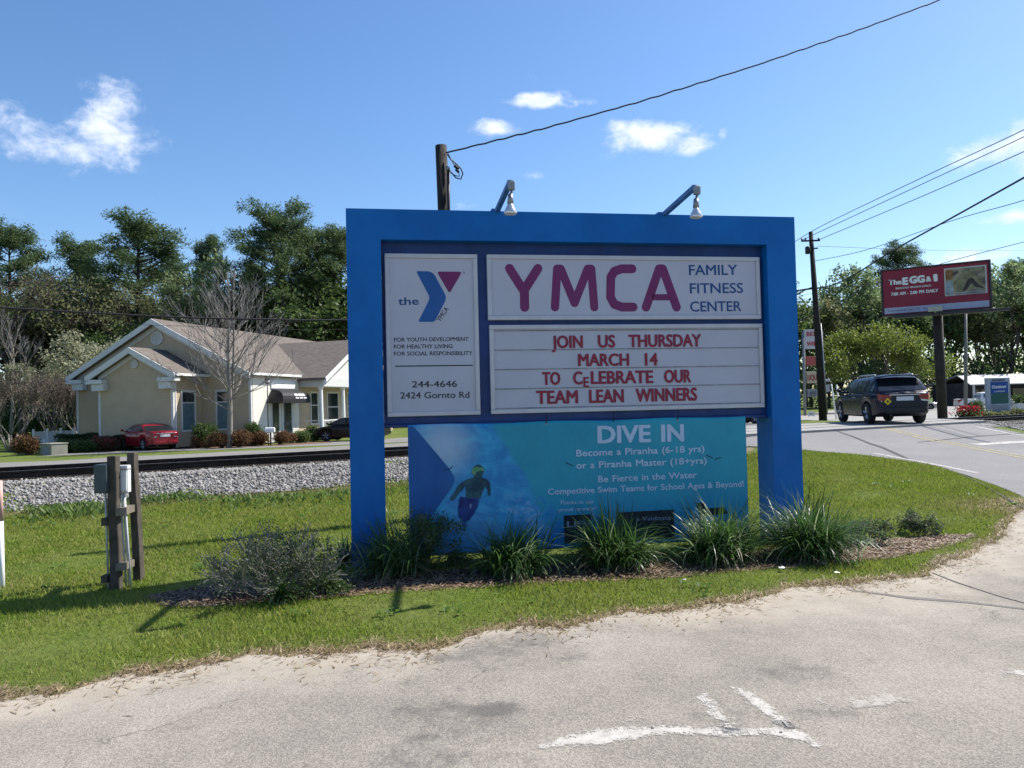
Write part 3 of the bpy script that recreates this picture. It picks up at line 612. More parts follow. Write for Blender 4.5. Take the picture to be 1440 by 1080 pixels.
# ------------------------------------------------------------------ grass
def in_lawn(x, y):
    e = low_edge(np.clip(x, -70, 7.0)); d = dtrack(x, y)
    ok = (y > e-.03) & (d < -2.85)
    ux = np.interp(y, UPP[:, 1], UPP[:, 0]); ok &= np.where(y > 10.6, x < ux-.03, x < 7.0)
    return ok
def lawn():
    r = np.random.RandomState(11)
    N = 900000; x = r.uniform(-13.5, 8.6, N); y = 4.0+r.uniform(0, 1, N)**1.35*14.5
    k = in_lawn(x, y); 
    # keep to what stands in the view with a margin
    k &= (np.abs(x/y) < .80)
    mm = mulch_mask(x, y); k &= (mm < .45+.2*r.rand(N))
    dm = dead_mask(x, y); k &= r.rand(N) > dm*.55
    x, y = x[k], y[k]; n = len(x); dm = np.clip(dm[k]*1.1+r.uniform(-.3, .12, n), 0, 1); dm = np.maximum(dm, (r.rand(n) < .10+.12*(np.sin(x*1.1+2)*np.sin(y*1.6+x*.7)+.3*np.sin(x*4.3+y*3) > .35))*.8)
    clump = .5+.5*np.sin(x*2.3+np.sin(y*1.9)*2)*np.sin(y*2.7+np.cos(x*1.3)*2)
    h = r.uniform(.016, .046, n)*(.75+.5*clump)*np.interp(y, [5, 9, 16], [1, 1.1, 1.45]); w = r.uniform(.0028, .0055, n)*np.interp(y, [4.5, 8, 16], [1, 1.5, 2.6])
    a = r.uniform(0, 6.28, n); lean = r.uniform(.1, .9, n)*h; la = r.uniform(0, 6.28, n)
    z = terrain(x, y)-.004
    V = np.empty((n, 3, 3)); V[:, 0] = np.stack([x-np.cos(a)*w, y-np.sin(a)*w, z], -1); V[:, 1] = np.stack([x+np.cos(a)*w, y+np.sin(a)*w, z], -1)
    V[:, 2] = np.stack([x+np.cos(la)*lean, y+np.sin(la)*lean, z+h], -1)
    tint = np.repeat(np.clip(r.rand(n)*.8+clump*.2, 0, 1), 3)
    tag(np_mesh('lawn_grass', V.reshape(-1, 3), 3, MT['blade'], attrs={'tint': tint, 'dead': np.repeat(dm, 3)}), 'short mown green grass of the verge around the sign', 'grass', kind='stuff')
    # taller weeds along the foot of the ballast
    M = 26000; s = r.uniform(-16, 10, M); d = -2.75-np.abs(r.randn(M))*.75; o = TN*TC; x = o[0]+TD[0]*s+TN[0]*d; y = o[1]+TD[1]*s+TN[1]*d
    dens = .5+.5*np.sin(s*1.3+np.sin(s*.7)*2)*np.sin(d*2+s*.4); k = (r.rand(M) < dens**1.2) & (x < 5.6) & in_lawn(x, y-.0)
    x, y, dens = x[k], y[k], dens[k]; n = len(x); h = r.uniform(.05, .24, n)*dens; w = r.uniform(.012, .03, n); a = r.uniform(0, 6.28, n); z = terrain(x, y)
    la = r.uniform(0, 6.28, n); mid = r.uniform(.3, .8, n)
    b = np.stack([x, y, z+h*mid*.3], -1); tip = np.stack([x+np.cos(la)*h*.6, y+np.sin(la)*h*.6, z+h], -1); m = (b+tip)/2; sd_ = np.stack([np.cos(a)*w, np.sin(a)*w, r.uniform(-.01, .01, n)], -1)
    V = np.stack([b, m+sd_, tip, m-sd_], 1)
    tag(np_mesh('trackside_weeds', V.reshape(-1, 3), 4, leafmat('weed_leaves', (.055, .10, .022), (.13, .18, .05), .4)), 'leafy green weeds growing along the foot of the ballast', 'weeds', kind='stuff')
    # broad-leaved weeds in the turf and dry straw along its broken edge
    M = 150; V = []
    for i in range(M):
        cx = r.uniform(-8, 7.5); cy = 4.6+r.rand()**1.2*9; k = r.randint(5, 14)
        if not in_lawn(np.array([cx]), np.array([cy-.15]))[0] or mulch_mask(cx, cy) > .3: continue
        a = r.uniform(0, 6.283, k); l = r.uniform(.03, .075, k); w = l*r.uniform(.25, .4, k); bx, by = cx+r.randn(k)*.05, cy+r.randn(k)*.05; z = terrain(bx, by)+.02; tx, ty, tz_ = np.cos(a), np.sin(a), r.uniform(.01, .04, k)
        V.append(np.stack([np.stack([bx, by, z], -1), np.stack([bx+tx*l*.55-ty*w, by+ty*l*.55+tx*w, z+tz_], -1), np.stack([bx+tx*l, by+ty*l, z+tz_*.8], -1), np.stack([bx+tx*l*.55+ty*w, by+ty*l*.55-tx*w, z+tz_], -1)], 1))
    tag(np_mesh('lawn_weeds', np.concatenate(V).reshape(-1, 3), 4, leafmat('turf_weed', (.045, .10, .02), (.10, .17, .035), .35)), 'broad-leaved weeds scattered through the mown grass', 'weeds', kind='stuff')
    M = 16000; x = r.uniform(-8, 7.0, M); y = low_edge(x)+np.where(r.rand(M) < .75, r.randn(M)*.07+.06, -np.abs(r.randn(M))*.22); k = np.sin(x*5+np.sin(x*13))+r.randn(M)*.7 > -.3; x, y = x[k], y[k]; n = len(x); z = np.maximum(terrain(x, y), .006)+.004
    a = r.uniform(0, 6.283, n); l = r.uniform(.012, .05, n); w = r.uniform(.0016, .005, n); dx, dy = np.cos(a), np.sin(a); t = r.uniform(0, .03, n)*(y > low_edge(x))
    V = np.stack([np.stack([x-dx*l, y-dy*l, z], -1), np.stack([x-dy*w, y+dx*w, z+t*.5], -1), np.stack([x+dx*l, y+dy*l, z+t], -1), np.stack([x+dy*w, y-dx*w, z+t*.4], -1)], 1)
    tag(np_mesh('dry_straw', V.reshape(-1, 3), 4, leafmat('straw', (.13, .09, .05), (.40, .31, .19), .2)), 'dry straw and grass clippings along the edge of the driveway', 'straw', kind='stuff')
    # dry litter on the mulch bed
    M = 9000; x = r.uniform(-3.5, 5.4, M); c, hh = bed_line(x); y = c+r.uniform(-1.15, 1.15, M)*np.maximum(hh, 0); k = (hh > 0.02); x, y = x[k], y[k]; n = len(x); z = terrain(x, y)+.012
    a = r.uniform(0, 6.28, n); l = r.uniform(.012, .05, n); w = r.uniform(.003, .014, n); t = r.uniform(-.015, .02, n)
    dx, dy = np.cos(a), np.sin(a); V = np.stack([np.stack([x-dx*l, y-dy*l, z-t*.2], -1), np.stack([x-dy*w, y+dx*w, z+.004], -1), np.stack([x+dx*l, y+dy*l, z+np.abs(t)], -1), np.stack([x+dy*w, y-dx*w, z], -1)], 1)
    tag(np_mesh('leaf_litter', V.reshape(-1, 3), 4, leafmat('dry_litter', (.06, .035, .022), (.34, .25, .17), .15)), 'brown dry leaves and bark mulch on the bed below the sign', 'leaf litter', kind='stuff')
lawn()

# ------------------------------------------------------------------ lettering
_fc = {}
def text_geo(s, bold=0.0, extrude=.5):
    """(verts, faces) of a line of text; x along the line, y up, cap height 1, tight left edge at 0"""
    key = (s, bold)
    if key in _fc: return _fc[key]
    cu = bpy.data.curves.new('t', 'FONT'); cu.body = s; cu.size = 1; cu.offset = bold; cu.resolution_u = 3; cu.fill_mode = 'FRONT'
    ob = bpy.data.objects.new('t', cu); me = bpy.data.meshes.new_from_object(ob)
    v = np.array([q.co[:] for q in me.vertices]); f = [tuple(p.vertices) for p in me.polygons]
    bpy.data.objects.remove(ob); bpy.data.meshes.remove(me); bpy.data.curves.remove(cu)
    v[:, 1] /= .69; w = v[:, 0].max()-v[:, 0].min(); v[:, 0] -= v[:, 0].min()
    _fc[key] = (v, f, w); return _fc[key]
def put_text(mb, s, a, b, cap, y, bold=.02, shear=0.0):
    """write s on the local x-z plane at depth y with its baseline from a to b (local x,z) and the cap height cap"""
    v, f, w = text_geo(s); a, b = np.array(a, float), np.array(b, float); t = (b-a); n = np.array([-t[1], t[0]])/np.linalg.norm(t)
    L = np.linalg.norm(t); u = t/L; bb = bold*cap*1.15; k = (L-2*bb)/w; c2 = cap-bb*1.2
    for i, (dx, dz) in enumerate([(0, 0)] if bold < .012 else [(0, 0), (-1, 0), (1, 0), (-.6, .6), (.6, .6), (.6, -.6), (-.6, -.6)]):
        ox, oz = bb+dx*bb, bb*.6+dz*bb
        vs = [(a[0]+u[0]*(p[0]*k+ox)+n[0]*(p[1]*c2+oz), y-.00012*i, a[1]+u[1]*(p[0]*k+ox)+n[1]*(p[1]*c2+oz)) for p in v]
        mb.add(vs, f)
def words(s, a, b):
    """split a line of text into words with their own baseline ends"""
    a, b = np.array(a, float), np.array(b, float); full = text_geo(s)[2]; out = []; pos = 0
    for wd in s.split(' '):
        end = s.index(wd, pos)+len(wd); e = text_geo(s[:end])[2]; w = text_geo(wd)[2]; out.append((wd, a+(b-a)*(e-w)/full, a+(b-a)*e/full)); pos = end
    return out
def stroke(mb, pts, w, y0, y1, closed=False, cap=True):
    """thick polyline with round joins on the local x-z plane, from depth y0 (front) to y1"""
    pts = [np.array(p, float) for p in pts]; k = 0
    for a, b in zip(pts[:-1], pts[1:]):
        t = (b-a)/np.linalg.norm(b-a); n = np.array([-t[1], t[0]])*w/2; y = y0-.0002*(k % 3); k += 1
        mb.prism([a-n, b-n, b+n, a+n], 'y', y, y1)
    for p in (pts if cap else pts[1:-1]):
        y = y0-.0002*(k % 3)-.0001; k += 1
        mb.prism([p+np.array([math.cos(q), math.sin(q)])*w/2 for q in np.linspace(0, 2*math.pi, 17)[:-1]], 'y', y, y1)
def round_poly(pts, r, n=5):
    out = []; pts = [np.array(p, float) for p in pts]; m = len(pts)
    for i in range(m):
        p, a, b = pts[i], pts[i-1], pts[(i+1) % m]; ra = (a-p)/np.linalg.norm(a-p); rb = (b-p)/np.linalg.norm(b-p)
        rr = r if not hasattr(r, '__len__') else r[i]
        A, B = p+ra*rr, p+rb*rr
        for k in range(n+1): t = k/n; out.append((1-t)**2*A+2*t*(1-t)*p+t*t*B)
    return out

# ------------------------------------------------------------------ the big sign
YAW, LEAN = R(9.68), R(.28)
SU0 = np.array([math.cos(YAW), math.sin(YAW), 0]); SN = np.array([math.sin(YAW), -math.cos(YAW), 0]); SZ = np.array([0, 0, 1.0])
SU = math.cos(LEAN)*SU0-math.sin(LEAN)*SZ; SV = math.cos(LEAN)*SZ+math.sin(LEAN)*SU0
SO = np.array([-1.639, 7.75, 3.636]); SH, SW = 3.64, 4.932
SB = SO-SV*SH                                        # base of the left front edge
def S(px, py, y=0.0):
    """a pixel -> (x, z) on the sign's local plane at depth y behind its front"""
    d = ray(px, py); p0 = SB-SN*y; t = (p0-CAM).dot(SN)/d.dot(SN); q = CAM+d*t-SB; return np.array([q.dot(SU), q.dot(SV)])
SIGN_M = Matrix(((SU[0], -SN[0], SV[0], SB[0]), (SU[1], -SN[1], SV[1], SB[1]), (SU[2], -SN[2], SV[2], SB[2]), (0, 0, 0, 1)))
def sign():
    root = empty('roadside_sign', label='big blue framed roadside sign with white panels standing in a bed of grasses', cat='sign'); root.matrix_world = SIGN_M
    D = .36
    for (x0, x1) in ((0, .345), (4.587, SW)):
        MB().box(x0, x1, 0, D, -.15, 3.326).build('post', MT['blue'], root)
    MB().box(0, SW, 0, D, 3.326, SH).build('top_beam', MT['blue'], root)
    zb = S(536, 600, .1)[1]; m = MB(); m.box(.347, 4.585, .13, D-.03, zb+.02, 3.325); m.build('recess_panel', MT['blue_dark'], root)
    MB().box(.347, 4.585, .085, D-.02, zb-.015, zb+.018).build('lower_rail', MT['blue_dark'], root, bevel=.006)
    yf = .075                      # panel faces sit this far behind the frame front
    def panel(name, tl, tr, bl, br, fw, face_mat):
        a, b, c, d = S(*tl, yf), S(*tr, yf), S(*bl, yf), S(*br, yf)
        x0, x1, z0, z1 = (a[0]+c[0])/2, (b[0]+d[0])/2, (c[1]+d[1])/2, (a[1]+b[1])/2
        p = MB().box(x0+fw*.5, x1-fw*.5, yf+.018, .128, z0+fw*.5, z1-fw*.5).build(name, face_mat, root)
        f = MB()
        for (u0, u1, w0, w1) in ((x0, x1, z1-fw, z1), (x0, x1, z0, z0+fw), (x0, x0+fw, z0+fw+.0005, z1-fw-.0005), (x1-fw, x1, z0+fw+.0005, z1-fw-.0005)): f.box(u0, u1, yf, .127, w0, w1)
        f.build('panel_frame', MT['alu'], p, bevel=.005)
        return p, x0, x1, z0, z1
    yt = yf+.0165
    def line(mb, s, x0, x1, y0, y1, cap, bold=.02, **k):
        a, b = S(x0, y0, yt), S(x1, y1, yt); c = (S(x0, y0-cap, yt)-a)[1]; put_text(mb, s, a, b, c, yt, bold, **k)
    # --- tall logo panel
    p, x0, x1, z0, z1 = panel('logo_panel', (541,356), (671,357.5), (544.5,585.7), (676,583.7), .045, MT['panel_white'])
    m = MB(); m.prism(round_poly([S(*q, yt) for q in ((585,381.2),(605,381.5),(611,386),(628.5,418.8),(611,452.5),(588,452.6),(604.8,418.8))], [.02,.03,.03,.05,.02,.02,.04]), 'y', yt, yt+.001); m.build('emblem_chevron', MT['logoblue'], p)
    m = MB(); m.prism(round_poly([S(*q, yt) for q in ((614,381.8),(650,382),(632,413))], .035), 'y', yt, yt+.001); m.build('emblem_triangle', MT['purple'], p)
    m = MB(); line(m, 'the', 560, 589, 429, 428.5, 10.8, .03); m.build('lettering', MT['navy'], p)
    m = MB(); a, b = S(619, 453, yt), S(631.5, 434.5, yt); put_text(m, 'YMCA', a, b, .052, yt, .012); m.build('lettering', MT['black_ink'], p)
    m = MB(); a, b = S(651.3, 384.6, yt), S(654, 384.6, yt); put_text(m, '®', a, b, .02, yt, 0); m.build('lettering', MT['purple'], p)
    for (t_, xa, xb, ya, yb_, cap, bd) in (('FOR YOUTH DEVELOPMENT', 554, 659, 480.5, 479.5, 5.7, .02), ('FOR HEALTHY LIVING', 554, 636.5, 490.3, 489.5, 5.7, .02), ('FOR SOCIAL RESPONSIBILITY', 554, 664.5, 500.2, 499.2, 5.7, .02), ('244-4646', 579.5, 642.8, 545, 544, 9, .018), ('2424 Gornto Rd', 563, 660.3, 560.6, 559.4, 9, .018)):
        m = MB(); line(m, t_, xa, xb, ya, yb_, cap, bd); m.build('lettering', MT['black_ink'], p)
    m = MB(); stroke(m, [S(555.7, 515, yt), S(665, 513.7, yt)], .012, yt, yt+.001, cap=False); m.build('divider_line', MT['black_ink'], p)
    # --- name panel
    p, x0, x1, z0, z1 = panel('name_panel', (684,358), (1068,361), (687,451), (1071,447.5), .045, MT['panel_white'])
    m = MB(); T = lambda x, y: S(x, y, yt); w = .098
    stroke(m, [T(716.5, 377.5), T(736.5, 409), T(756.5, 377.5)], w, yt, yt+.001); stroke(m, [T(737.4, 409), T(737.8, 432)], w, yt, yt+.001)
    stroke(m, [T(780.5, 432), T(783.5, 378), T(788.5, 378), T(808, 426), T(826.5, 378), T(831.5, 378), T(835.8, 432)], w*.93, yt, yt+.001)
    stroke(m, [T(889, 378), T(874, 378), T(864, 381.5), T(859, 390), T(858.5, 418), T(864, 428), T(875, 431.8), T(890.5, 431.8)], w, yt, yt+.001)
    stroke(m, [T(908.5, 432), T(927, 378), T(932, 378), T(951.5, 432)], w, yt, yt+.001); stroke(m, [T(917, 418), T(942, 418)], w*.7, yt, yt+.001, cap=False)
    m.build('lettering', MT['purple'], p)
    for (t_, xa, xb, ya, yb_, cap) in (('FAMILY', 969, 1037, 387, 386.6, 14.6), ('FITNESS', 970.3, 1045.3, 412.7, 412, 14.5), ('CENTER', 970.6, 1042.8, 438.3, 437.6, 14.5)):
        m = MB(); line(m, t_, xa, xb, ya, yb_, cap, .022); m.build('lettering', MT['navy'], p)
    # --- changeable letter board
    p, x0, x1, z0, z1 = panel('letter_board', (688,457), (1072,455), (691,582.5), (1076,572.5), .045, MT['panel_white'])
    tr = MB()
    for k, yy in enumerate((465.3, 492.3, 519.8, 546.6, 574.5)):
        z = S(693, yy, yt)[1]; z = np.interp(k, [0, 4], [z1-.058, z0+.058])
        tr.box(x0+.046, x1-.046, yf+.0135, yf+.0175, z-.004, z+.003); tr.box(x0+.046, x1-.046, yf+.010, yf+.0178, z-.0068, z-.0042)
    tr.build('letter_track', simple('letter_track', (.30, .30, .33), .25, 7, .5), p)
    yt2 = yt; yt = yf+.0115
    rows = [[('JOIN', 776, 820, 489.8, 489.3, 18), ('US', 841, 865.5, 489, 488.6, 18), ('THURSDAY', 884, 986.5, 488.4, 487.3, 18)],
            [('MARCH', 813, 885, 515, 514.4, 17.8), ('14', 907, 925.3, 514.2, 514, 17.8)],
            [('TO', 762.5, 788.3, 541.5, 541.2, 18.5), ('C', 806, 819.5, 540.8, 540.5, 18.5), ('E', 820.6, 828.6, 544.6, 544.4, 14.5), ('LEBRATE', 831, 919, 540.2, 538.8, 18.5), ('OUR', 934, 972.3, 538.5, 537.8, 18.5)],
            [('TEAM', 754, 813.2, 568.3, 567.2, 19), ('LEAN', 828.5, 877.6, 566.8, 565.8, 19), ('WINNERS', 894.3, 980.7, 565.3, 563.3, 18.8)]]
    for row in rows:
        for (s, a, b, ya, yb, cap) in row:
            m = MB(); line(m, s, a, b, ya, yb, cap, .042); m.build('word', MT['red_letter'], p)
    # --- lamp arms on top
    for (bx, by) in ((697, 297), (930, 301)):
        x = S(bx, by, .12)[0]; a = MB(); a.tube([(x, .16, SH-.0), (x+.005, -.80, SH+.075)], .034, 4); a.box(x-.05, x+.05, .08, .24, SH+.001, SH+.05)
        arm = a.build('lamp_arm', MT['arm_blue'], root, bevel=.004)
        b = MB(); b.box(x-.022, x+.042, -.855, -.80, SH-.012, SH+.078); b.build('junction_box', MT['grey_metal'], arm, bevel=.012)
        b = MB(); b.tube([(x+.012, -.825, SH-.02), (x+.0, -.825, SH-.05)], .013, 8); b.tube([(x, -.825, SH-.05), (x-.004, -.826, SH-.14)], [.024, .03], 10); b.build('lamp_socket', MT['grey_metal'], arm, smooth=True)
        b = MB(); b.lathe([(.026, 0), (.032, -.02), (.052, -.055), (.064, -.085), (.062, -.098), (.03, -.108)], (x-.005, -.826, SH-.14), 18); b.build('reflector_bulb', MT['bulb'], arm, smooth=True)
    return root
sign()

# ------------------------------------------------------------------ the banner under the sign
def banner():
    yb = .055
    tl, tr, bl, br = S(572.5, 598.5, yb), S(1046, 585, yb), S(577.5, 780, yb), S(1056, 760, yb)
    z0 = (bl[1]+br[1])/2; z1 = (tl[1]+tr[1])/2; x0, x1 = (tl[0]+bl[0])/2, (tr[0]+br[0])/2; Wd, Hd = x1-x0, z1-z0
    root = empty('hanging_banner', label='teal swim team banner with an underwater swimmer tied below the blue sign', cat='banner')
    root.matrix_world = SIGN_M @ Matrix.Translation((x0, yb, z0))
    def T(x, y, e=0): q = S(x, y, yb); return np.array([q[0]-x0, q[1]-z0])
    mat = water_print_material(Wd, Hd)
    def fun(u, v):
        x, z = u*Wd, v*Hd; edge = 1-v
        return (x, .0016*math.sin(x*5+1)*(1-v*.7)+.004*math.sin(x*1.7)*(1-v)+.0008*math.sin(z*9+x*3), z+.006*math.sin(x*math.pi/.62)*v*v)
    sheet_ = MB().grid(fun, 120, 44).build('sheet', mat, root, smooth=True)
    if sheet_.data.polygons[0].normal.y > 0: sheet_.data.flip_normals()
    sol = sheet_.modifiers.new('thickness', 'SOLIDIFY'); sol.thickness = .002; sol.offset = -1
    def drape(mb):     # lay flat print onto the sheet, a hair proud of it
        mb.v = [(p[0], fun(min(1, max(0, p[0]/Wd)), min(1, max(0, p[2]/Hd)))[1]-.003+p[1], p[2]) for p in mb.v]; return mb
    def poly(name, pix, mat_, lift=0.0, r=.0, parent=sheet_):
        pts = [T(*q) for q in pix]; pts = round_poly(pts, r) if r else pts
        m = MB(); m.prism(pts, 'y', -.0012-lift, -.0002-lift); 
        return drape(m).build(name, mat_, parent)
    poly('blue_corner_print', [(573.2,600),(581,599),(632,659),(639.5,672),(637.5,682),(600,736),(578,766)], MT['banner_blue'], 0, .03)
    # the swimmer printed on it: soft edged, as seen through water
    def soft(name, pix, c1, c2, lift, blur=.016, parent=sheet_, scale=9):
        q = np.array([T(*p) for p in pix]); lo, hi = q.min(0)-.03, q.max(0)+.03; st = .007
        X, Z = np.meshgrid(np.arange(lo[0], hi[0], st), np.arange(lo[1], hi[1], st), indexing='ij'); ins = np.zeros(X.shape, bool); dist = np.full(X.shape, 9.0)
        for a_, b_ in zip(q, np.roll(q, -1, 0)):
            t = np.clip(((X-a_[0])*(b_[0]-a_[0])+(Z-a_[1])*(b_[1]-a_[1]))/max(1e-9, (b_-a_).dot(b_-a_)), 0, 1); dist = np.minimum(dist, np.hypot(X-a_[0]-t*(b_[0]-a_[0]), Z-a_[1]-t*(b_[1]-a_[1])))
            ins ^= ((a_[1] > Z) != (b_[1] > Z)) & (X < (b_[0]-a_[0])*(Z-a_[1])/(b_[1]-a_[1]+1e-12)+a_[0])
        yy = np.array([[fun(min(1, max(0, x/Wd)), min(1, max(0, z/Hd)))[1] for x, z in zip(xr, zr)] for xr, zr in zip(X, Z)])
        n = NB(name+'_ink'); o_ = n.tc('Object'); col = n.mix(n.rng(n.noise(scale, 6, .65, o_, (1, 1, .7), .5), .36, .64), c1, c2); n.fin(col, .55, 0, .3)
        e = n.math('ADD', n.attr('inside'), n.math('MULTIPLY', n.math('SUBTRACT', n.noise(38, 4, .7, o_), .5), blur*.9)); al = n.rng(e, -blur*.6, blur*.75, 0, .96)
        tr = n.N.new('ShaderNodeBsdfTransparent'); mx = n.N.new('ShaderNodeMixShader'); n.L.new(al, mx.inputs[0]); n.L.new(tr.outputs[0], mx.inputs[1]); n.L.new(n.b.outputs[0], mx.inputs[2]); n.L.new(mx.outputs[0], n.out.inputs[0])
        ob = np_grid(name, X, yy-.0032-lift, Z, n.m, {'inside': np.where(ins, dist, -dist)}); ob.parent = parent; return ob
    fig = soft('swimmer_print', [(668,671),(677,671),(680.5,672.5),(686,674.5),(689,679),(690,690),(689.5,697),(686.5,697.5),(685.5,690),(683,684),(679,691),(675.5,701),(655,700),(655.5,690),(655,683),(651,688),(645,694),(641,700),(637,704),(633,703.5),(633,699.5),(638,694),(643,684),(651,677),(658,673.5),(665,671.5)], (.010, .045, .075), (.035, .10, .12), 0)
    soft('head_print', [(664,664),(665.5,657.5),(670,653.5),(675,653.5),(679.5,657.5),(680.3,664),(677.5,670.5),(672,673.5),(667,670.5)], (.010, .05, .075), (.03, .11, .14), .0008, .012, fig, 14)
    soft('goggle_print', [(662.8,664.5),(664,658.5),(669,656.3),(678,656.8),(681.2,659.5),(680,663),(675,662),(670,664),(668.5,668),(664.5,668)], (.06, .24, .10), (.18, .34, .20), .0016, .010, fig, 22)
    soft('shorts_print', [(647,698),(655,700),(674,701.5),(672.5,711),(667,722),(660,731.5),(651.5,733.5),(645,727),(643.5,718),(645,707)], (.008, .022, .13), (.02, .06, .24), .0008, .014, fig, 12)
    soft('leg_print', [(649.5,733),(656,733),(655.5,740),(653,747),(650.5,745)], (.015, .09, .22), (.03, .14, .30), .0004, .014, fig)
    soft('tie_print', [(660,708),(663.5,708.5),(662.5,716),(660.5,716)], (.12, .17, .36), (.18, .24, .42), .0016, .008, fig)
    def line(mb, s, xa, xb, ya, yb_, cap, bold=.02):
        a, b = T(xa, ya), T(xb, yb_); put_text(mb, s, a, b, (T(xa, ya-cap)-a)[1], -.0012, bold)
    for a_ in (('DIVE IN', 840, 962, 623.6, 620.6, 25, .05), ('Become a Piranha (6-18 yrs)', 810.3, 990.3, 642, 635.3, 9.6, .035), ('or a Piranha Master (18+yrs)', 810.3, 993.5, 659.3, 651.8, 9.6, .035), ('Be Fierce in the Water', 841, 979.7, 678.3, 671.8, 9.2, .03),
               ('Competitive Swim Teams for School Ages & Beyond!', 770.3, 1045.6, 695.8, 684.2, 8.6, .03), ('Thanks to our', 787, 835, 709.5, 707.6, 5.2, .02), ('proud sponsor!', 785.5, 838.5, 719.3, 717, 5.2, .02)):
        s_, xa, xb, ya, yb_, cap, bold = a_
        for wd, qa, qb in words(s_, T(xa, ya), T(xb, yb_)):
            m = MB(); put_text(m, wd, qa, qb, (T(xa, ya-cap)-T(xa, ya))[1], -.0012, bold); drape(m).build('lettering', MT['banner_white'], sheet_)
    sp = poly('sponsor_block', [(792.7,725),(831,723),(832.5,762),(794,764.5)], MT['banner_black'])
    m = MB(); line(m, 'LIFE', 797, 831, 741.5, 739.8, 8.5, .06); m.v = [(p[0], p[1]-.003, p[2]) for p in m.v]; drape(m).build('lettering', simple('print_grey', (.22, .26, .33), .1, 9, .6), sp)
    sp = poly('sponsor_block', [(868,720.5),(947,716.5),(949,757),(869.5,759.5)], MT['banner_black'])
    m = MB(); line(m, 's Valdosta', 895, 943, 732.5, 730.4, 6, .02); m.v = [(p[0], p[1]-.003, p[2]) for p in m.v]; drape(m).build('lettering', simple('print_grey_two', (.24, .29, .38), .1, 9, .6), sp)
    poly('sponsor_block', [(978,707.5),(990,706.5),(992,715),(1018,713),(1024,722),(985,726)], MT['banner_black'])
    for (a, b) in (((795.5,650.5),(806,655)), ((1005,646),(1014,643)), ((993,640),(1002,644)), ((617,662),(632,660)), ((632,660),(637,655))):
        m = MB(); stroke(m, [T(*a), T(*b)], .008, -.0012, -.0002, cap=False); drape(m).build('cut_slit', MT['banner_black'], sheet_)
    for px in (768, 862, 953):
        q = T(px, 591); MB().tube([(q[0], -.004, Hd-.02), (q[0]+.004, -.012, Hd+.03), (q[0]+.01, .0, Hd+.075)], .005, 6).build('cable_tie', MT['cable'], root)
        MB().lathe([(.006, -.004), (.012, -.004), (.012, -.001), (.006, -.001)], (0, 0, 0), 12).build('eyelet', MT['grey_metal'], root).matrix_local = Matrix.Translation((q[0], -.001, Hd-.022)) @ Matrix.Rotation(R(90), 4, 'X')
banner()

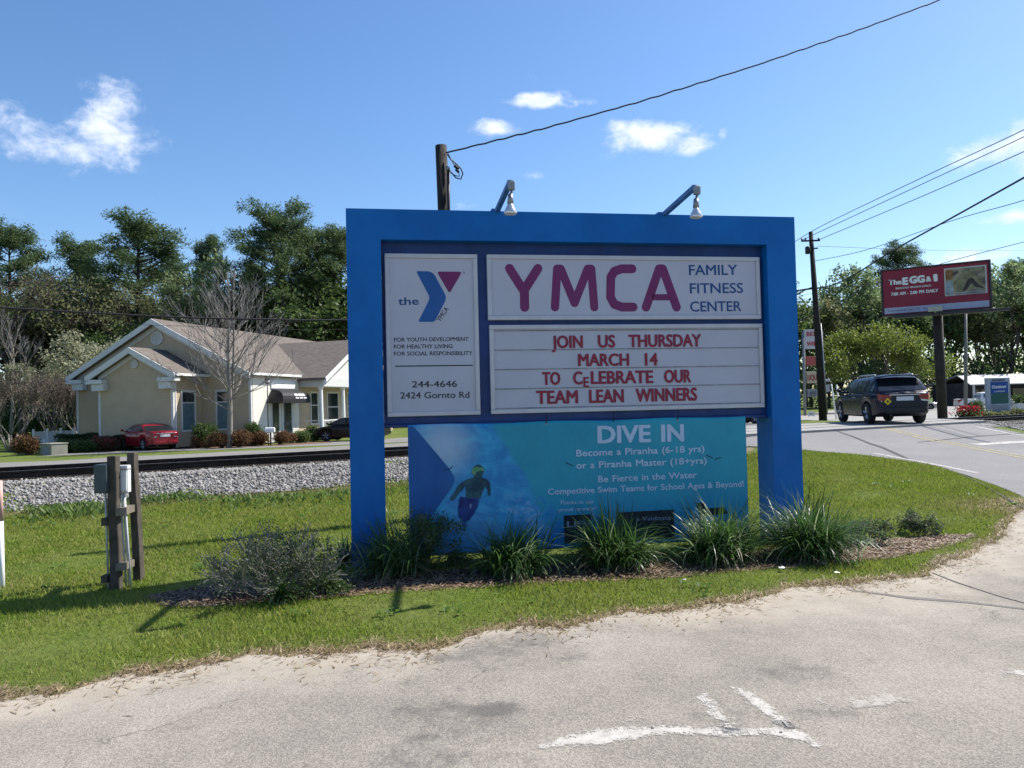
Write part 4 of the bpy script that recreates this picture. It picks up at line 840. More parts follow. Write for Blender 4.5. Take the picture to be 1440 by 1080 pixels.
# ------------------------------------------------------------------ poles and wires
def world_tube(name, pts, rad, mat, n=8, parent=None, smooth=True): return MB().tube(pts, rad, n).build(name, mat, parent, smooth=smooth)
def sag(a, b, s, n=24, wav=0.0):
    a, b = np.array(a), np.array(b); out = []
    for i in range(n+1):
        t = i/n; p = a+(b-a)*t; p = p-np.array([0, 0, 1])*s*4*t*(1-t)
        if wav: p = p+np.array([0, 0, wav*math.sin(t*70)+wav*.6*math.sin(t*33+1)])
        out.append(p)
    return out
def poles():
    Y = 11.0; top = P(620, 205, Y); b = P(640, 700, Y); base = np.array([b[0]+.02, Y, tz(b[0], Y)])
    r = empty('short_utility_pole', base, label='short dark service pole rising behind the blue sign', cat='utility pole')
    def loc(p): return np.array(p)-base
    world_tube('pole', [loc(base)-[0, 0, .3], loc((base+top)/2+np.array([.01, 0, 0])), loc(top)], [.115, .10, .082], MT['pole_wood'], 12, r)
    rr = r
    a = P(631, 300, Y-.1); c = P(630.5, 240, Y-.1); hook = [P(629.5, 236, Y-.1), P(628, 234.5, Y-.1)]
    world_tube('conduit', [loc(a)-[0, 0, 3.0], loc(a), loc(c)], .022, MT['dark_metal'], 8, rr)
    world_tube('weather_head', [loc(c), loc(hook[0]), loc(hook[1])+[0, -.02, -.01]], [.03, .034, .02], MT['grey_metal'], 8, rr)
    world_tube('drip_loop', [loc(P(x, y, Y-.12)) for (x, y) in ((629, 217), (634, 224), (641, 230), (648, 237), (651, 244), (648, 252), (641, 250), (635, 243), (630, 238))], .010, MT['cable'], 6, rr)
    world_tube('drip_loop', [loc(P(x, y, Y-.14)) for (x, y) in ((630, 216), (637, 229), (645, 240), (646, 248), (640, 247), (634, 243), (631, 237))], .008, MT['cable'], 6, rr)
    world_tube('splice', [loc(P(639, 233, Y-.15)), loc(P(645, 238, Y-.15))], .022, MT['cable'], 8, rr); world_tube('splice', [loc(P(641, 238, Y-.16)), loc(P(645, 242, Y-.16))], .02, MT['cable'], 8, rr)
    # service cable from it to the upper right, out of the picture
    A = P(627, 215, Y-.06); B = P(1322, 0, 13.0); d = B-A
    far = A+d*2.1+np.array([0, 0, 2.2])
    pts = sag(A, far, .0, 80); 
    M_ = [P(760, 182, 11.3), P(900, 143, 11.75), P(1060, 93, 12.25), P(1200, 45, 12.7)]
    key = [A]+M_+[B, B+(B-M_[-1])*2.2+np.array([0, 0, .4])]; dense = []
    ks = np.array(key); cs = np.linspace(0, len(key)-1, 90)
    tt = np.arange(len(key))
    for c in cs: dense.append([np.interp(c, tt, ks[:, k]) for k in range(3)])
    dense = [np.array(p)+np.array([0, 0, .005*math.sin(i*1.9)+.003*math.sin(i*4.1)]) for i, p in enumerate(dense)]
    tag(world_tube('service_cable', dense, .012, MT['cable'], 6), 'black twisted cable climbing from the short pole to the upper right', 'cable')
    # pole by the road on the right
    Y = 50.0; base = P(1157.5, 585, Y); base[2] = tz(base[0], Y)-.0; top = P(1140, 326, Y)
    r = empty('utility_pole', base, label='tall leaning wooden utility pole with crossarm in front of the store sign', cat='utility pole')
    loc = lambda p: np.array(p)-base
    world_tube('pole', [loc(base)-[0, 0, .3], loc(base*.5+top*.5)+[.02, 0, 0], loc(top)], [.26, .21, .13], MT['pole_wood'], 12, r)
    world_tube('ground_wire_guard', [loc(P(1163, 583, Y-.1)), loc(P(1154, 455, Y-.1))], [.06, .05], MT['grey_metal'], 6, r)
    m = MB(); a, b_ = loc(P(1127, 339, Y-.2)), loc(P(1153, 338, Y-.2)); m.tube([a, b_], .07, 4); m.build('crossarm', MT['pole_wood'], r)
    for f in (0.02, .22, .93): q = a+(b_-a)*f; MB().lathe([(.05, 0), (.07, .06), (.05, .12), (.03, .16)], q+np.array([0, 0, .05]), 10).build('insulator', MT['grey_metal'], r, smooth=True)
    m = MB(); m.tube([loc(P(1134, 350, Y-.25)), loc(P(1150, 349, Y-.25))], .06, 4); m.build('bracket', MT['dark_metal'], r)
    q = loc(P(1136, 352, Y-.35)); MB().lathe([(.05, -.25), (.17, -.22), (.17, .2), (.12, .24), (.03, .27)], q, 12).build('transformer', MT['dark_metal'], r, smooth=True)
    # wires on it: to the upper right, and on to the left behind the sign
    def wire(lab, pix, rad, grp):
        key = [P(*p) for p in pix]; ks = np.array(key); n = 40; cs = np.linspace(0, len(key)-1, n)
        # smooth Catmull-Rom through the key points
        pts = []
        for c in cs:
            i = min(int(c), len(key)-2); t = c-i; p0, p1, p2, p3 = ks[max(i-1, 0)], ks[i], ks[i+1], ks[min(i+2, len(key)-1)]
            pts.append(.5*((2*p1)+(-p0+p2)*t+(2*p0-5*p1+4*p2-p3)*t*t+(-p0+3*p1-3*p2+p3)*t**3))
        tag(world_tube('overhead_wire', pts, rad, MT['cable'], 5), lab, 'overhead wire', grp)
    g = 'wires on the leaning utility pole'
    wire('thin wire from the top of the leaning utility pole, highest on its right', [(1085,365,52),(1142,325,50),(1290,253,40),(1445,180,32),(1600,100,26)], .020, g)
    wire('thin wire right of the leaning utility pole, second from the top', [(1127,338,50),(1290,262,40),(1445,190,32),(1600,112,26)], .020, g)
    wire('thin wire from the right end of the crossarm, third from the top', [(1152,337,50),(1290,279,40),(1445,211,32),(1600,140,26)], .020, g)
    wire('thin wire from low on the leaning pole passing just above the lone far pine', [(1146,367,50),(1220,351,45),(1340,310,38),(1445,280,32),(1600,225,26)], .018, g)
    wire('thick black cable crossing in front of the lone far pine up to the right edge', [(1060,415,54),(1143,406,50),(1185,395,46),(1260,350,40),(1350,300,34),(1445,247,29),(1600,160,24)], .042, g)
    wire('thin sagging wire passing over the top of the red billboard', [(1148,406,50),(1250,395,48),(1330,369,45),(1445,339,41),(1600,300,36)], .018, g)
    wire('faint wire nearly level below the crossarm, passing behind the billboard', [(1150,346,50),(1250,350,62),(1330,352,75),(1450,352,95)], .016, g)
    wire('short thick cable from the leaning pole down to the left behind the sign', [(1100,428,54),(1128,410,52),(1143,404,50)], .045, g)
    wire('black cable low on the leaning pole running down behind the sign', [(1090,470,56),(1122,453,53),(1150,439,50)], .045, g)
    # pole line and trunk cable along the far side of the track on the left
    def longwire(lab, pix, rad): 
        wire(lab, pix, rad, 'cables in front of the house')
    longwire('thick black cable crossing in front of the house roof ridge', [(-300,415,26),(0,432.5,29),(130,440,30.5),(260,446.5,32),(380,449,33.5),(495,449.5,35),(900,440,42),(1143,405,50)], .042)
    longwire('thin faint wire just below the thick cable before the house roof', [(-300,440,30),(0,449,33),(180,456,35),(380,462,38),(495,463,40),(900,452,46),(1146,412,50)], .010)
poles()

# ------------------------------------------------------------------ meter stand at the left, and the marker post
def meter_stand():
    b0 = flat(164, 829); b1 = flat(190, 819); r = empty('meter_stand', (b0[0], b0[1], 0), label='wooden two-post stand carrying an electric meter box on the lawn', cat='meter stand')
    def loc(p): return np.array(p)-np.array([b0[0], b0[1], 0])
    Y0, Y1 = b0[1], b1[1]+.08
    ta, tb = loc(P(159, 641, Y0)), loc(P(186, 636, Y1)); a, b = np.zeros(3), loc(b1); b[1] = Y1-b0[1]; b[2] = 0
    def post(p, q, w, d):
        m = MB(); 
        def ring(c, z): return [(c[0]-w, c[1]-d, z), (c[0]+w, c[1]-d, z), (c[0]+w, c[1]+d, z), (c[0]-w, c[1]+d, z)]
        rs_ = [ring(p+(q-p)*t+np.array([random.Random(int(t*9)+int(w*1e4)).uniform(-.006, .006), 0, 0]), (p+(q-p)*t)[2]) for t in (0, .3, .6, .85, 1)]
        rs_[0] = [(x, y, z-.2) for (x, y, z) in rs_[0]]
        v = [x for g in rs_ for x in g]; f = [(i*4+k, i*4+(k+1) % 4, (i+1)*4+(k+1) % 4, (i+1)*4+k) for i in range(4) for k in range(4)]+[(3, 2, 1, 0), (16, 17, 18, 19)]
        m.add(v, f); return m
    w1 = simple('weathered_post_wood', (.095, .078, .06), .3, 5, .9, bump=.5, bscale=22)
    post(a, ta, .040, .045).build('post', w1, r, bevel=.006); post(b, tb, .036, .045).build('post', w1, r, bevel=.006)
    wr = simple('weathered_rail_wood', (.21, .175, .13), .25, 6, .9, bump=.4, bscale=22)
    for (py, h) in ((719, .035), (796, .035)):
        p = loc(P(172, py, Y0-.02)); q = loc(P(186, py-5, Y1-.02)); t = (q-p); t /= np.linalg.norm(t)
        m = MB(); m.tube([p-t*.10, q+t*.12], .046, 4); m.build('cross_rail', wr, r)
    # meter box on the left face of the front post, pale panel between the posts
    p = loc(P(147, 672, Y0-.02)); MB().box(p[0]-.065, p[0]+.052, -.09, .08, p[2]-.135, p[2]+.125).build('meter_box', simple('grey_green_box', (.06, .085, .09), .12, 7, .5, .2), r, bevel=.01)
    p = loc(P(171, 677, Y0+.08)); e = MB().box(p[0]-.050, p[0]+.066, .06, .13, p[2]-.105, p[2]+.15).build('service_panel', simple('pale_panel', (.66, .67, .66), .08, 6, .5), r, bevel=.008)
    MB().box(p[0]-.036, p[0]+.060, .048, .0585, p[2]-.085, p[2]+.108).build('panel_door', simple('white_panel_door', (.80, .80, .78), .05, 8, .4), e, bevel=.004)
    MB().box(p[0]-.053, p[0]+.068, .04, .135, p[2]+.110, p[2]+.119).build('door_hood', MT['grey_metal'], e)
    for (px, pz, w) in ((174, 705, .016), (168.5, 705, .010)):
        q = loc(P(px, pz, Y0+.10)); MB().tube([(q[0]+.05, .10, .0), (q[0]+.0, .10, q[2]+.1)], w, 8).build('conduit', simple('pale_conduit', (.55, .56, .56), .1, 8, .5), r, smooth=True)
    q = loc(P(150, 720, Y0)); MB().tube([(.0-.075, .0, 0), (q[0]-.01, .0, q[2]+.25)], .010, 8).build('conduit', simple('pale_thin_conduit', (.5, .5, .5), .1, 8, .5), r, smooth=True)
    for py in (732, 812):
        q = loc(P(152, py, Y0)); MB().box(q[0]-.035, q[0]+.02, -.06, .04, q[2]-.04, q[2]+.03).build('rail_end', w1, r, bevel=.004)
meter_stand()
def marker_post():
    b = flat(3, 826); t = P(-1, 676, b[1]); o = np.array([b[0], b[1], 0]); r = empty('marker_post', o, label='white marker post with faded pink top at the left edge of the lawn', cat='post')
    MB().tube([(0, 0, -.2), (t-o)*.62], .026, 12).build('pole', MT['white_paint'], r, smooth=True)
    MB().tube([(t-o)*.62, (t-o)], .0262, 12).build('top_sleeve', simple('faded_pink', (.62, .38, .34), .15, 10, .6), r, smooth=True)
marker_post()
def scraps():
    for (px, py, s, lab) in ((1100, 805, .026, 'crumpled white paper scrap in the grass below the right sign post'), (1177, 812, .02, 'small white paper scrap in the grass at the far right of the bed'), (963, 822, .012, 'tiny pale scrap on the grass below the middle grass clumps')):
        g = flat(px, py); rr = random.Random(px); m = MB(); m.grid(lambda u, v: ((u-.5)*s*2+rr.uniform(-.1, .1)*s, (v-.5)*s*1.6+rr.uniform(-.1, .1)*s, .045+rr.uniform(-.4, .4)*s*.6), 3, 3)
        o = m.build('paper_scrap', MT['white_paint']); o.location = (g[0], g[1], .0); tag(o, lab, 'litter', 'scraps of litter on the grass'); o.modifiers.new('thickness', 'SOLIDIFY').thickness = .001
scraps()

# ------------------------------------------------------------------ the house
def roof_slab(mb, quad, th=.16):
    """quad: eave-left, eave-right, ridge-right, ridge-left (top surface); gives a slab of thickness th"""
    q = [np.array(p, float) for p in quad]; mb.add([tuple(p) for p in q]+[tuple(p-np.array([0, 0, th])) for p in q], [(0,1,2,3),(7,6,5,4),(0,4,5,1),(1,5,6,2),(2,6,7,3),(3,7,4,0)])
def roof_uv(o):
    me = o.data; uv = me.uv_layers.new(name='UVMap')
    for p in me.polygons:
        n = p.normal; h = Vector((n.x, n.y, 0))
        if h.length < 1e-4: h = Vector((1, 0, 0))
        h.normalize(); run = Vector((-h.y, h.x, 0)); up = n.cross(run) if abs(n.z) < .999 else h
        for li in p.loop_indices: c = me.vertices[me.loops[li].vertex_index].co; uv.data[li].uv = (c.dot(run), c.dot(up))
def house():
    zg = -.30; root = empty('house', (-21.2, 46.0, zg), -math.atan2(.257, .966), label='beige sided one-storey office house with brown gabled roof beyond the railway', cat='house')
    sl = .522; HR, WE = 7.6, 6.6; hz = lambda x, top=HR: top-sl*abs(x)
    WH = hz(6.3)-.18
    MB().prism([(-5.95, 0), (6.3, 0), (6.3, WH), (0, WH+sl*6.3), (-5.95, WH+sl*.35)], 'y', 0, 20).build('wall', MT['siding'], root)
    def roof(quads, name='roof'):
        m = MB(); [roof_slab(m, q) for q in quads]; o = m.build(name, MT['shingle'], root); roof_uv(o); return o
    roof([[(-6.25, -.45, hz(6.25)), (0, -.45, HR), (0, 20.5, HR), (-6.25, 20.5, hz(6.25))][::-1], [(WE, -.45, hz(WE)), (WE, 20.5, hz(WE)), (0.001, 20.5, HR), (0.001, -.45, HR)]])
    def rake(cx, half, top, y, w=.34, t=.10, left=None):
        right = half
        for s in (-1, 1):
            half = (left or right) if s < 0 else right
            pts = [(cx, top-.03), (cx+s*half, top-.03-sl*half), (cx+s*half, top-.03-sl*half-w), (cx, top-.03-w)]
            MB().prism(pts, 'y', y-t, y-.003).build('rake_board', MT['siding_trim'], root)
    rake(0, WE, HR, -.45, left=6.25)
    # soffit frieze under the rake, against the wall
    for s, e_ in ((-1, 5.95), (1, 6.3)): MB().prism([(0, HR-.30), (s*e_, HR-.30-sl*e_), (s*e_, HR-.62-sl*e_), (0, HR-.62)], 'y', -.06, -.002).build('frieze_board', MT['siding_trim'], root)
    # cornice returns
    for (cx, s, y0, half, top) in ((0, -1, -.55, 6.25, HR), (.53, -1, -3.0, 3.0, 5.72), (.53, 1, -3.0, 3.0, 5.72)):
        z = top-sl*half-.34; x = cx+s*half; xs = sorted((x, x-s*1.15)); MB().box(xs[0], xs[1], y0, y0+.5, z-.12, z+.12).build('cornice_return', MT['siding_trim'], root, bevel=.02)
        xs = sorted((x-s*.35, x-s*1.15)); MB().box(xs[0], xs[1], y0+.12, y0+.5, z-.52, z-.125).build('cornice_return', MT['siding_trim'], root, bevel=.02)
    # front bay with its own gable
    bt = 5.72; bx0, bx1, by = -1.96, 3.03, -2.5; bw = bt-sl*2.5-.2
    MB().prism([(bx0, 0), (bx1, 0), (bx1, bw), (.535, bw+sl*2.495), (bx0, bw)], 'y', by, -.004).build('bay_wall', MT['siding'], root)
    roof([[(.53-3.0, by-.4, bt-sl*3), (.53, by-.4, bt), (.53, 0, bt), (.53-3.0, 0, bt-sl*3)][::-1], [(.53+3.0, by-.4, bt-sl*3), (.53+3.0, 0, bt-sl*3), (.531, 0, bt), (.531, by-.4, bt)]], 'bay_roof')
    rake(.53, 3.0, bt, by-.4)
    for s in (-1, 1): MB().prism([(.53, bt-.30), (.53+s*2.49, bt-.30-sl*2.49), (.53+s*2.49, bt-.58-sl*2.49), (.53, bt-.58)], 'y', by-.06, by-.002).build('frieze_board', MT['siding_trim'], root)
    MB().box(.53+3.0, .53+3.1, by-.4, -.005, bt-sl*3-.16, bt-sl*3-.02).build('gutter', MT['white_paint'], root); MB().box(WE, WE+.1, -.4, 5.0, hz(WE)-.16, hz(WE)-.02).build('gutter', MT['white_paint'], root)
    for (x, y, h) in ((bx0-.02, by-.02, bw-.3), (bx1-.13, by-.02, bw-.3), (-5.97, -.02, WH+.05), (6.17, -.02, WH-.1)): MB().box(x, x+.15, y, y+.15, 0, h).build('corner_board', MT['siding_trim'], root)
    MB().box(bx1-.02, bx1+.05, by+.16, by+.22, 0, bw-.3).build('downspout', MT['white_paint'], root)
    for (cx, z, rad, y) in ((0, 6.45, .42, -.02), (.53, 4.78, .25, by-.02)):
        v = MB(); v.prism([(cx+rad*.85*math.cos(a), z+rad*.85*math.sin(a)) for a in np.linspace(0, 6.283, 25)[:-1]], 'y', y-.015, y+.01); vo = v.build('round_vent', simple('vent_louvre', (.50, .49, .46), .1, 6, .6), root)
        f = MB(); n = 24
        for i in range(n):
            a, b = 2*math.pi*i/n, 2*math.pi*(i+1)/n; f.prism([(cx+rad*math.cos(a), z+rad*math.sin(a)), (cx+rad*math.cos(b), z+rad*math.sin(b)), (cx+rad*.83*math.cos(b), z+rad*.83*math.sin(b)), (cx+rad*.83*math.cos(a), z+rad*.83*math.sin(a))], 'y', y-.05, y+.008)
        f.build('vent_ring', MT['siding_trim'], vo)
        s_ = MB(); [s_.box(cx-math.sqrt(max(.001, (rad*.8)**2-(zz)**2)), cx+math.sqrt(max(.001, (rad*.8)**2-(zz)**2)), y-.03, y-.016, z+zz-.012, z+zz+.012) for zz in np.linspace(-rad*.65, rad*.65, 6)]; s_.build('louvre_slats', MT['siding_trim'], vo)
    glass = simple('window_glass', (.015, .03, .04), .2, 2, .05, 0, 1.0)
    blind = simple('window_blind', (.10, .17, .20), .15, 3, .4)
    def window(axis_, c, a0, a1, z0, z1, split=.28, out=1):
        """window in a wall: axis_ 'y' = wall facing -y at y=c, 'x' = wall facing +x at x=c"""
        def bx(m, p0, p1, q0, q1, d0, d1):
            if axis_ == 'y': m.box(p0, p1, c-d1, c-d0, q0, q1)
            else: m.box(c+d0, c+d1, p0, p1, q0, q1)
        f = MB(); w = .09
        for (p0, p1, q0, q1) in ((a0-w, a1+w, z1, z1+w*1.3), (a0-w, a1+w, z0-w*1.2, z0), (a0-w, a0, z0+.001, z1-.001), (a1, a1+w, z0+.001, z1-.001)): bx(f, p0, p1, q0, q1, .002, .06)
        zs = z1-(z1-z0)*split; bx(f, a0, a1, zs-.03, zs+.03, .004, .045)
        o = f.build('window', MT['siding_trim'], root)
        g = MB(); bx(g, a0, a1, z0, zs-.031, .003, .02); g.build('pane', blind if split < .3 else glass, o); g = MB(); bx(g, a0, a1, zs+.031, z1, .003, .02); g.build('pane', glass, o)
    window('x', bx1, -1.77, -.73, .95, 3.1); window('y', 0, 4.07, 4.88, .95, 3.1);
    window('x', 6.3, 6.75, 7.6, 1.0, 3.0, .4); window('x', 6.3, 9.0, 10.5, .9, 3.0, .45); window('x', 6.3, 12.0, 13.2, .9, 3.0, .45)
    # entrance: siding in a paler colour painted as sunlit, door, side light, awning
    MB().box(6.302, 6.33, .16, 5.2, .0, WH-.25).build('entrance_wall', MT['siding_sunlit'], root)
    dr = MB(); dr.box(6.332, 6.37, 3.15, 4.45, .0, 2.62); dr.box(6.332, 6.37, 1.95, 2.95, .0, 2.62); d = dr.build('door', MT['siding_trim'], root)
    MB().box(6.371, 6.385, 3.38, 4.22, .22, 2.45).build('pane', glass, d); MB().box(6.371, 6.385, 2.1, 2.8, .55, 2.45).build('pane', glass, d); MB().tube([(6.42, 3.32, .95), (6.42, 3.32, 1.15)], .018, 6).build('handle', MT['dark_metal'], d)
    MB().box(6.333, 6.40, 2.0, 4.7, 3.25, 3.75).build('pediment', MT['white_paint'], root, bevel=.02)
    y0, y1, xo, zb, zt = 1.55, 4.75, 7.45, 2.35, 3.2
    m = MB(); ns = 7; pr = [(6.335+(xo-6.335)*math.sin(t*math.pi/2), zb+.22+(zt-zb-.22)*math.cos(t*math.pi/2)**.8) for t in np.linspace(0, 1, ns)]
    ys0 = [y0+.55*(1-t)**1.3 for t in np.linspace(0, 1, ns)]; ys1 = [y1-.55*(1-t)**1.3 for t in np.linspace(0, 1, ns)]
    vs = [(p[0], a, p[1]) for p, a in zip(pr, ys0)]+[(p[0], a, p[1]) for p, a in zip(pr, ys1)]; fs = [(i, i+1, ns+i+1, ns+i) for i in range(ns-1)]
    vs += [(6.335, y0, zb+.22), (6.335, y1, zb+.22)]; fs += [tuple(range(ns))[::-1]+(2*ns,), tuple(range(ns, 2*ns))+(2*ns+1,)]
    vs += [(xo, y0, zb), (xo, y1, zb), (6.335, y0, zb), (6.335, y1, zb)]; k = 2*ns+2
    fs += [(ns-1, k, k+1, 2*ns-1), (2*ns, k+2, k, ns-1), (2*ns-1, k+1, k+3, 2*ns+1)]
    m.add(vs, fs); aw = m.build('awning', simple('black_awning_canvas', (.010, .010, .012), .2, 5, .6), root); aw.modifiers.new('thickness', 'SOLIDIFY').thickness = .015
    # white lettering on the awning's slope (only blurs can be read in the photo)
    for (za, h, spans) in ((zb+.42, .20, ((.30, .42), (.46, .70))), (zb+.27, .09, ((.30, .44), (.47, .60), (.63, .76)))):
        for (f0, f1) in spans:
            def on(f, z): x = np.interp(z, [p[1] for p in pr][::-1], [p[0] for p in pr][::-1]); return (x+.02, y0+.3+(y1-y0-.4)*(f+.1), z)
            m = MB(); q = [on(f0, za), on(f1, za), on(f1, za+h*.7), on(f0, za+h*.7)]; m.add(q+[(p[0]-.012, p[1], p[2]) for p in q], [(0,1,2,3),(7,6,5,4),(0,4,5,1),(1,5,6,2),(2,6,7,3),(3,7,4,0)]); m.build('awning_lettering', MT['white_paint'], aw)
    # wing gable and porch on the right
    wr, wy = 6.75, 10.4; wh = 5.4; xe = 8.35; ez = wr-sl*wh
    roof([[(0, wy-wh, ez), (xe, wy-wh, ez), (xe, wy, wr), (0, wy, wr)], [(0, wy+wh, ez), (0, wy, wr-.001), (xe, wy, wr-.001), (xe, wy+wh, ez)]], 'wing_roof')
    MB().prism([(wy-wh+.35, ez+.02), (wy+wh-.35, ez+.02), (wy, wr-.30)], 'x', 7.55, 7.8).build('wing_gable', MT['siding_sunlit'], root)  # gable siding coloured paler as if in sun
    MB().prism([(wy-wh, ez-.02), (wy, wr-.02), (wy, wr-.32), (wy-wh, ez-.3)], 'x', xe+.003, xe+.09).build('rake_board', MT['white_paint'], root); MB().prism([(wy+wh, ez-.02), (wy, wr-.02), (wy, wr-.32), (wy+wh, ez-.3)], 'x', xe+.003, xe+.09).build('rake_board', MT['white_paint'], root)
    MB().box(6.34, 8.0, wy-wh+.3, wy+wh-.3, ez-.55, ez+.015).build('porch_beam', MT['siding_trim'], root)
    MB().box(6.34, 8.1, wy-wh+.2, wy+wh-.2, 0, .28).build('porch_floor', MT['concrete'], root)
    for y in (5.5, 8.5, 11.9, 15.2):
        MB().lathe([(.20, .281), (.20, .40), (.155, .43), (.15, 1.4), (.125, ez-.75), (.16, ez-.70), (.19, ez-.66), (.19, ez-.553)], (7.75, y, 0), 14).build('column', MT['white_paint'], root, smooth=False)
    rl = MB()
    for (a, b) in ((5.72, 8.28), (8.72, 11.68), (12.12, 14.98)):
        rl.box(7.72, 7.78, a, b, 1.16, 1.22); rl.box(7.72, 7.78, a, b, .42, .47)
        for y in np.arange(a+.1, b, .16): rl.box(7.735, 7.765, y-.015, y+.015, .471, 1.159)
    rl.build('railing', MT['white_paint'], root)
    MB().box(6.6, 7.66, 5.46, 5.54, 1.16, 1.22).build('railing_end', MT['white_paint'], root)
house()

# ------------------------------------------------------------------ vehicles
def make_car(name, L, Wd, H, paint, zr, zbelt, roof, wheel_r=.33, wheels=(.82, 3.45), label='', kind='sedan', low=.20):
    """car pointing along local +y (front), origin at ground centre; zr: upper outline of the lower body [(s,z)], roof: [(s,z)] of the cabin, s from the rear"""
    root = empty(name, label=label, cat='car'); hw = Wd/2
    ss = sorted(set(list(np.linspace(0, L, 41))+[w+dx*wheel_r*1.14 for w in wheels for dx in (-1.001, -1, -.97, -.85, -.6, -.3, 0, .3, .6, .85, .97, 1, 1.001)]+[.03, .09, L-.03, L-.09]))
    zs = np.array(zr)
    def wid(s):
        u = abs(s-L/2)/(L/2); return hw*(1-.16*u**6-.05*u**2)
    def zlow(s):
        z = low+.10*max(0, (s-L+.6)/.6)+.12*max(0, (.5-s)/.5); R_ = wheel_r*1.14
        for w in wheels:
            if abs(s-w) < R_: z = max(z, wheel_r*.98+math.sqrt(R_*R_-(s-w)**2))
        return z
    rows = []
    for s in ss:
        w, zl, zh = wid(s), zlow(s), float(np.interp(s, zs[:, 0], zs[:, 1])); zh = max(zh, zl+.08); k = 1.0
        e = min(s, L-s); 
        if e < .1: w *= .94+.6*e; 
        m1 = zl+(zh-zl)*.3; m2 = zl+(zh-zl)*.66
        half = [(0, zl+.0), (w*.84, zl), (w*.965, zl+.02+(zh-zl)*.04), (w*.985, m1), (w, m2), (w*.985, zh-.09*(zh-zl)), (w*.93, zh-.012), (w*.80, zh+.004), (0, zh+.028)]
        rows.append([(x, s-L/2, z) for (x, z) in half]+[(-x, s-L/2, z) for (x, z) in half[-2:0:-1]])
    n = len(rows[0]); m = MB(); m.v = [p for r in rows for p in r]; nr = len(rows)
    for i in range(nr-1):
        for j in range(n):
            m.f.append((i*n+j, i*n+(j+1) % n, (i+1)*n+(j+1) % n, (i+1)*n+j)); m.mi.append(1 if j in (0, n-1, 1, n-2) else 0)
    m.f += [tuple(range(n)), tuple(range((nr-1)*n, nr*n))[::-1]]; m.mi += [0, 0]
    body = m.build('body', [paint, MT['carplastic']], root, smooth=True)
    body.data.flip_normals()
    es = body.modifiers.new('edges', 'EDGE_SPLIT'); es.split_angle = R(38)
    # cabin
    rf = np.array(roof); s0, s1 = rf[0, 0], rf[-1, 0]
    def cab(u, t, off=0.0):
        s = s0+(s1-s0)*u; zt = float(np.interp(s, rf[:, 0], rf[:, 1])); zb = zbelt-.02; w = wid(s)*.955; hgt = max(zt-zb, .004); k = hgt/(H-zb)
        wr = w*(1-.20*k)
        pl = [(-w, zb), (-(wr+.012), zb+hgt*.84), (-(wr-.055*k), zb+hgt*.945), (-(wr-.20*k), zb+hgt*.99), (0, zb+hgt+.02*k), (wr-.20*k, zb+hgt*.99), (wr-.055*k, zb+hgt*.945), (wr+.012, zb+hgt*.84), (w, zb)]
        tk = [-1, -.56, -.48, -.38, 0, .38, .48, .56, 1]
        x = np.interp(t, tk, [p[0] for p in pl]); z = np.interp(t, tk, [p[1] for p in pl]); return np.array([x, s-L/2, z])
    def nrm(u, t):
        e = 1e-3; a = cab(min(1, u+e), t)-cab(max(0, u-e), t); b = cab(u, min(1, t+e))-cab(u, max(-1, t-e)); n_ = np.cross(a, b); n_ /= np.linalg.norm(n_)+1e-9; c = cab(u, t)-np.array([0, cab(u, t)[1], zbelt]); return n_ if n_.dot(c) > 0 else -n_
    tks = [-1, -.78, -.56, -.48, -.38, -.2, 0, .2, .38, .48, .56, .78, 1]
    us = sorted(set([(s-s0)/(s1-s0) for s in rf[:, 0]]+list(np.linspace(0, 1, 25))))
    cm = MB(); cm.v = [tuple(cab(u, t)) for u in us for t in tks]; nt = len(tks)
    cm.f = [(i*nt+j, (i+1)*nt+j, (i+1)*nt+j+1, i*nt+j+1) for i in range(len(us)-1) for j in range(nt-1)]; cm.mi = [0]*len(cm.f)
    cb = cm.build('cabin', paint, body, smooth=True)
    def patch(nm, u0, u1, t0, t1, mat, off, par=cb, nu=10, nv=5, trim=None):
        def fun(a, b):
            u = u0+(u1-u0)*a; t = t0+(t1-t0)*b
            if trim: u = trim(a, b, u0, u1)
            return cab(u, t)+nrm(u, t)*off
        o = MB().grid(fun, nu, nv).build(nm, mat, par, smooth=True); return o
    U = lambda s: (s-s0)/(s1-s0)
    tops = rf[rf[:, 1] > H-.16]; sr, sf = tops[0, 0], tops[-1, 0]
    # rear and front glass
    patch('rear_window', U(s0+.05), U(sr-.05), -.46, .46, MT['glass_dark'], .008); patch('windscreen', U(sf+.06), U(s1-.05), -.45, .45, MT['glass_dark'], .008)
    # side glass in three panes per side with pillars between
    cuts = [max(s0+.30, sr-.35 if kind != 'sedan' else sr-.45), sr+.55 if kind != 'pickup' else sr+.2, (sr+sf)/2+.25, sf+.42]
    for sg in (-1, 1):
        for a, b in zip(cuts[:-1], cuts[1:]):
            patch('side_window', U(a+.04), U(b-.04), sg*.93, sg*.60, MT['glass_dark'], .007, nu=6)
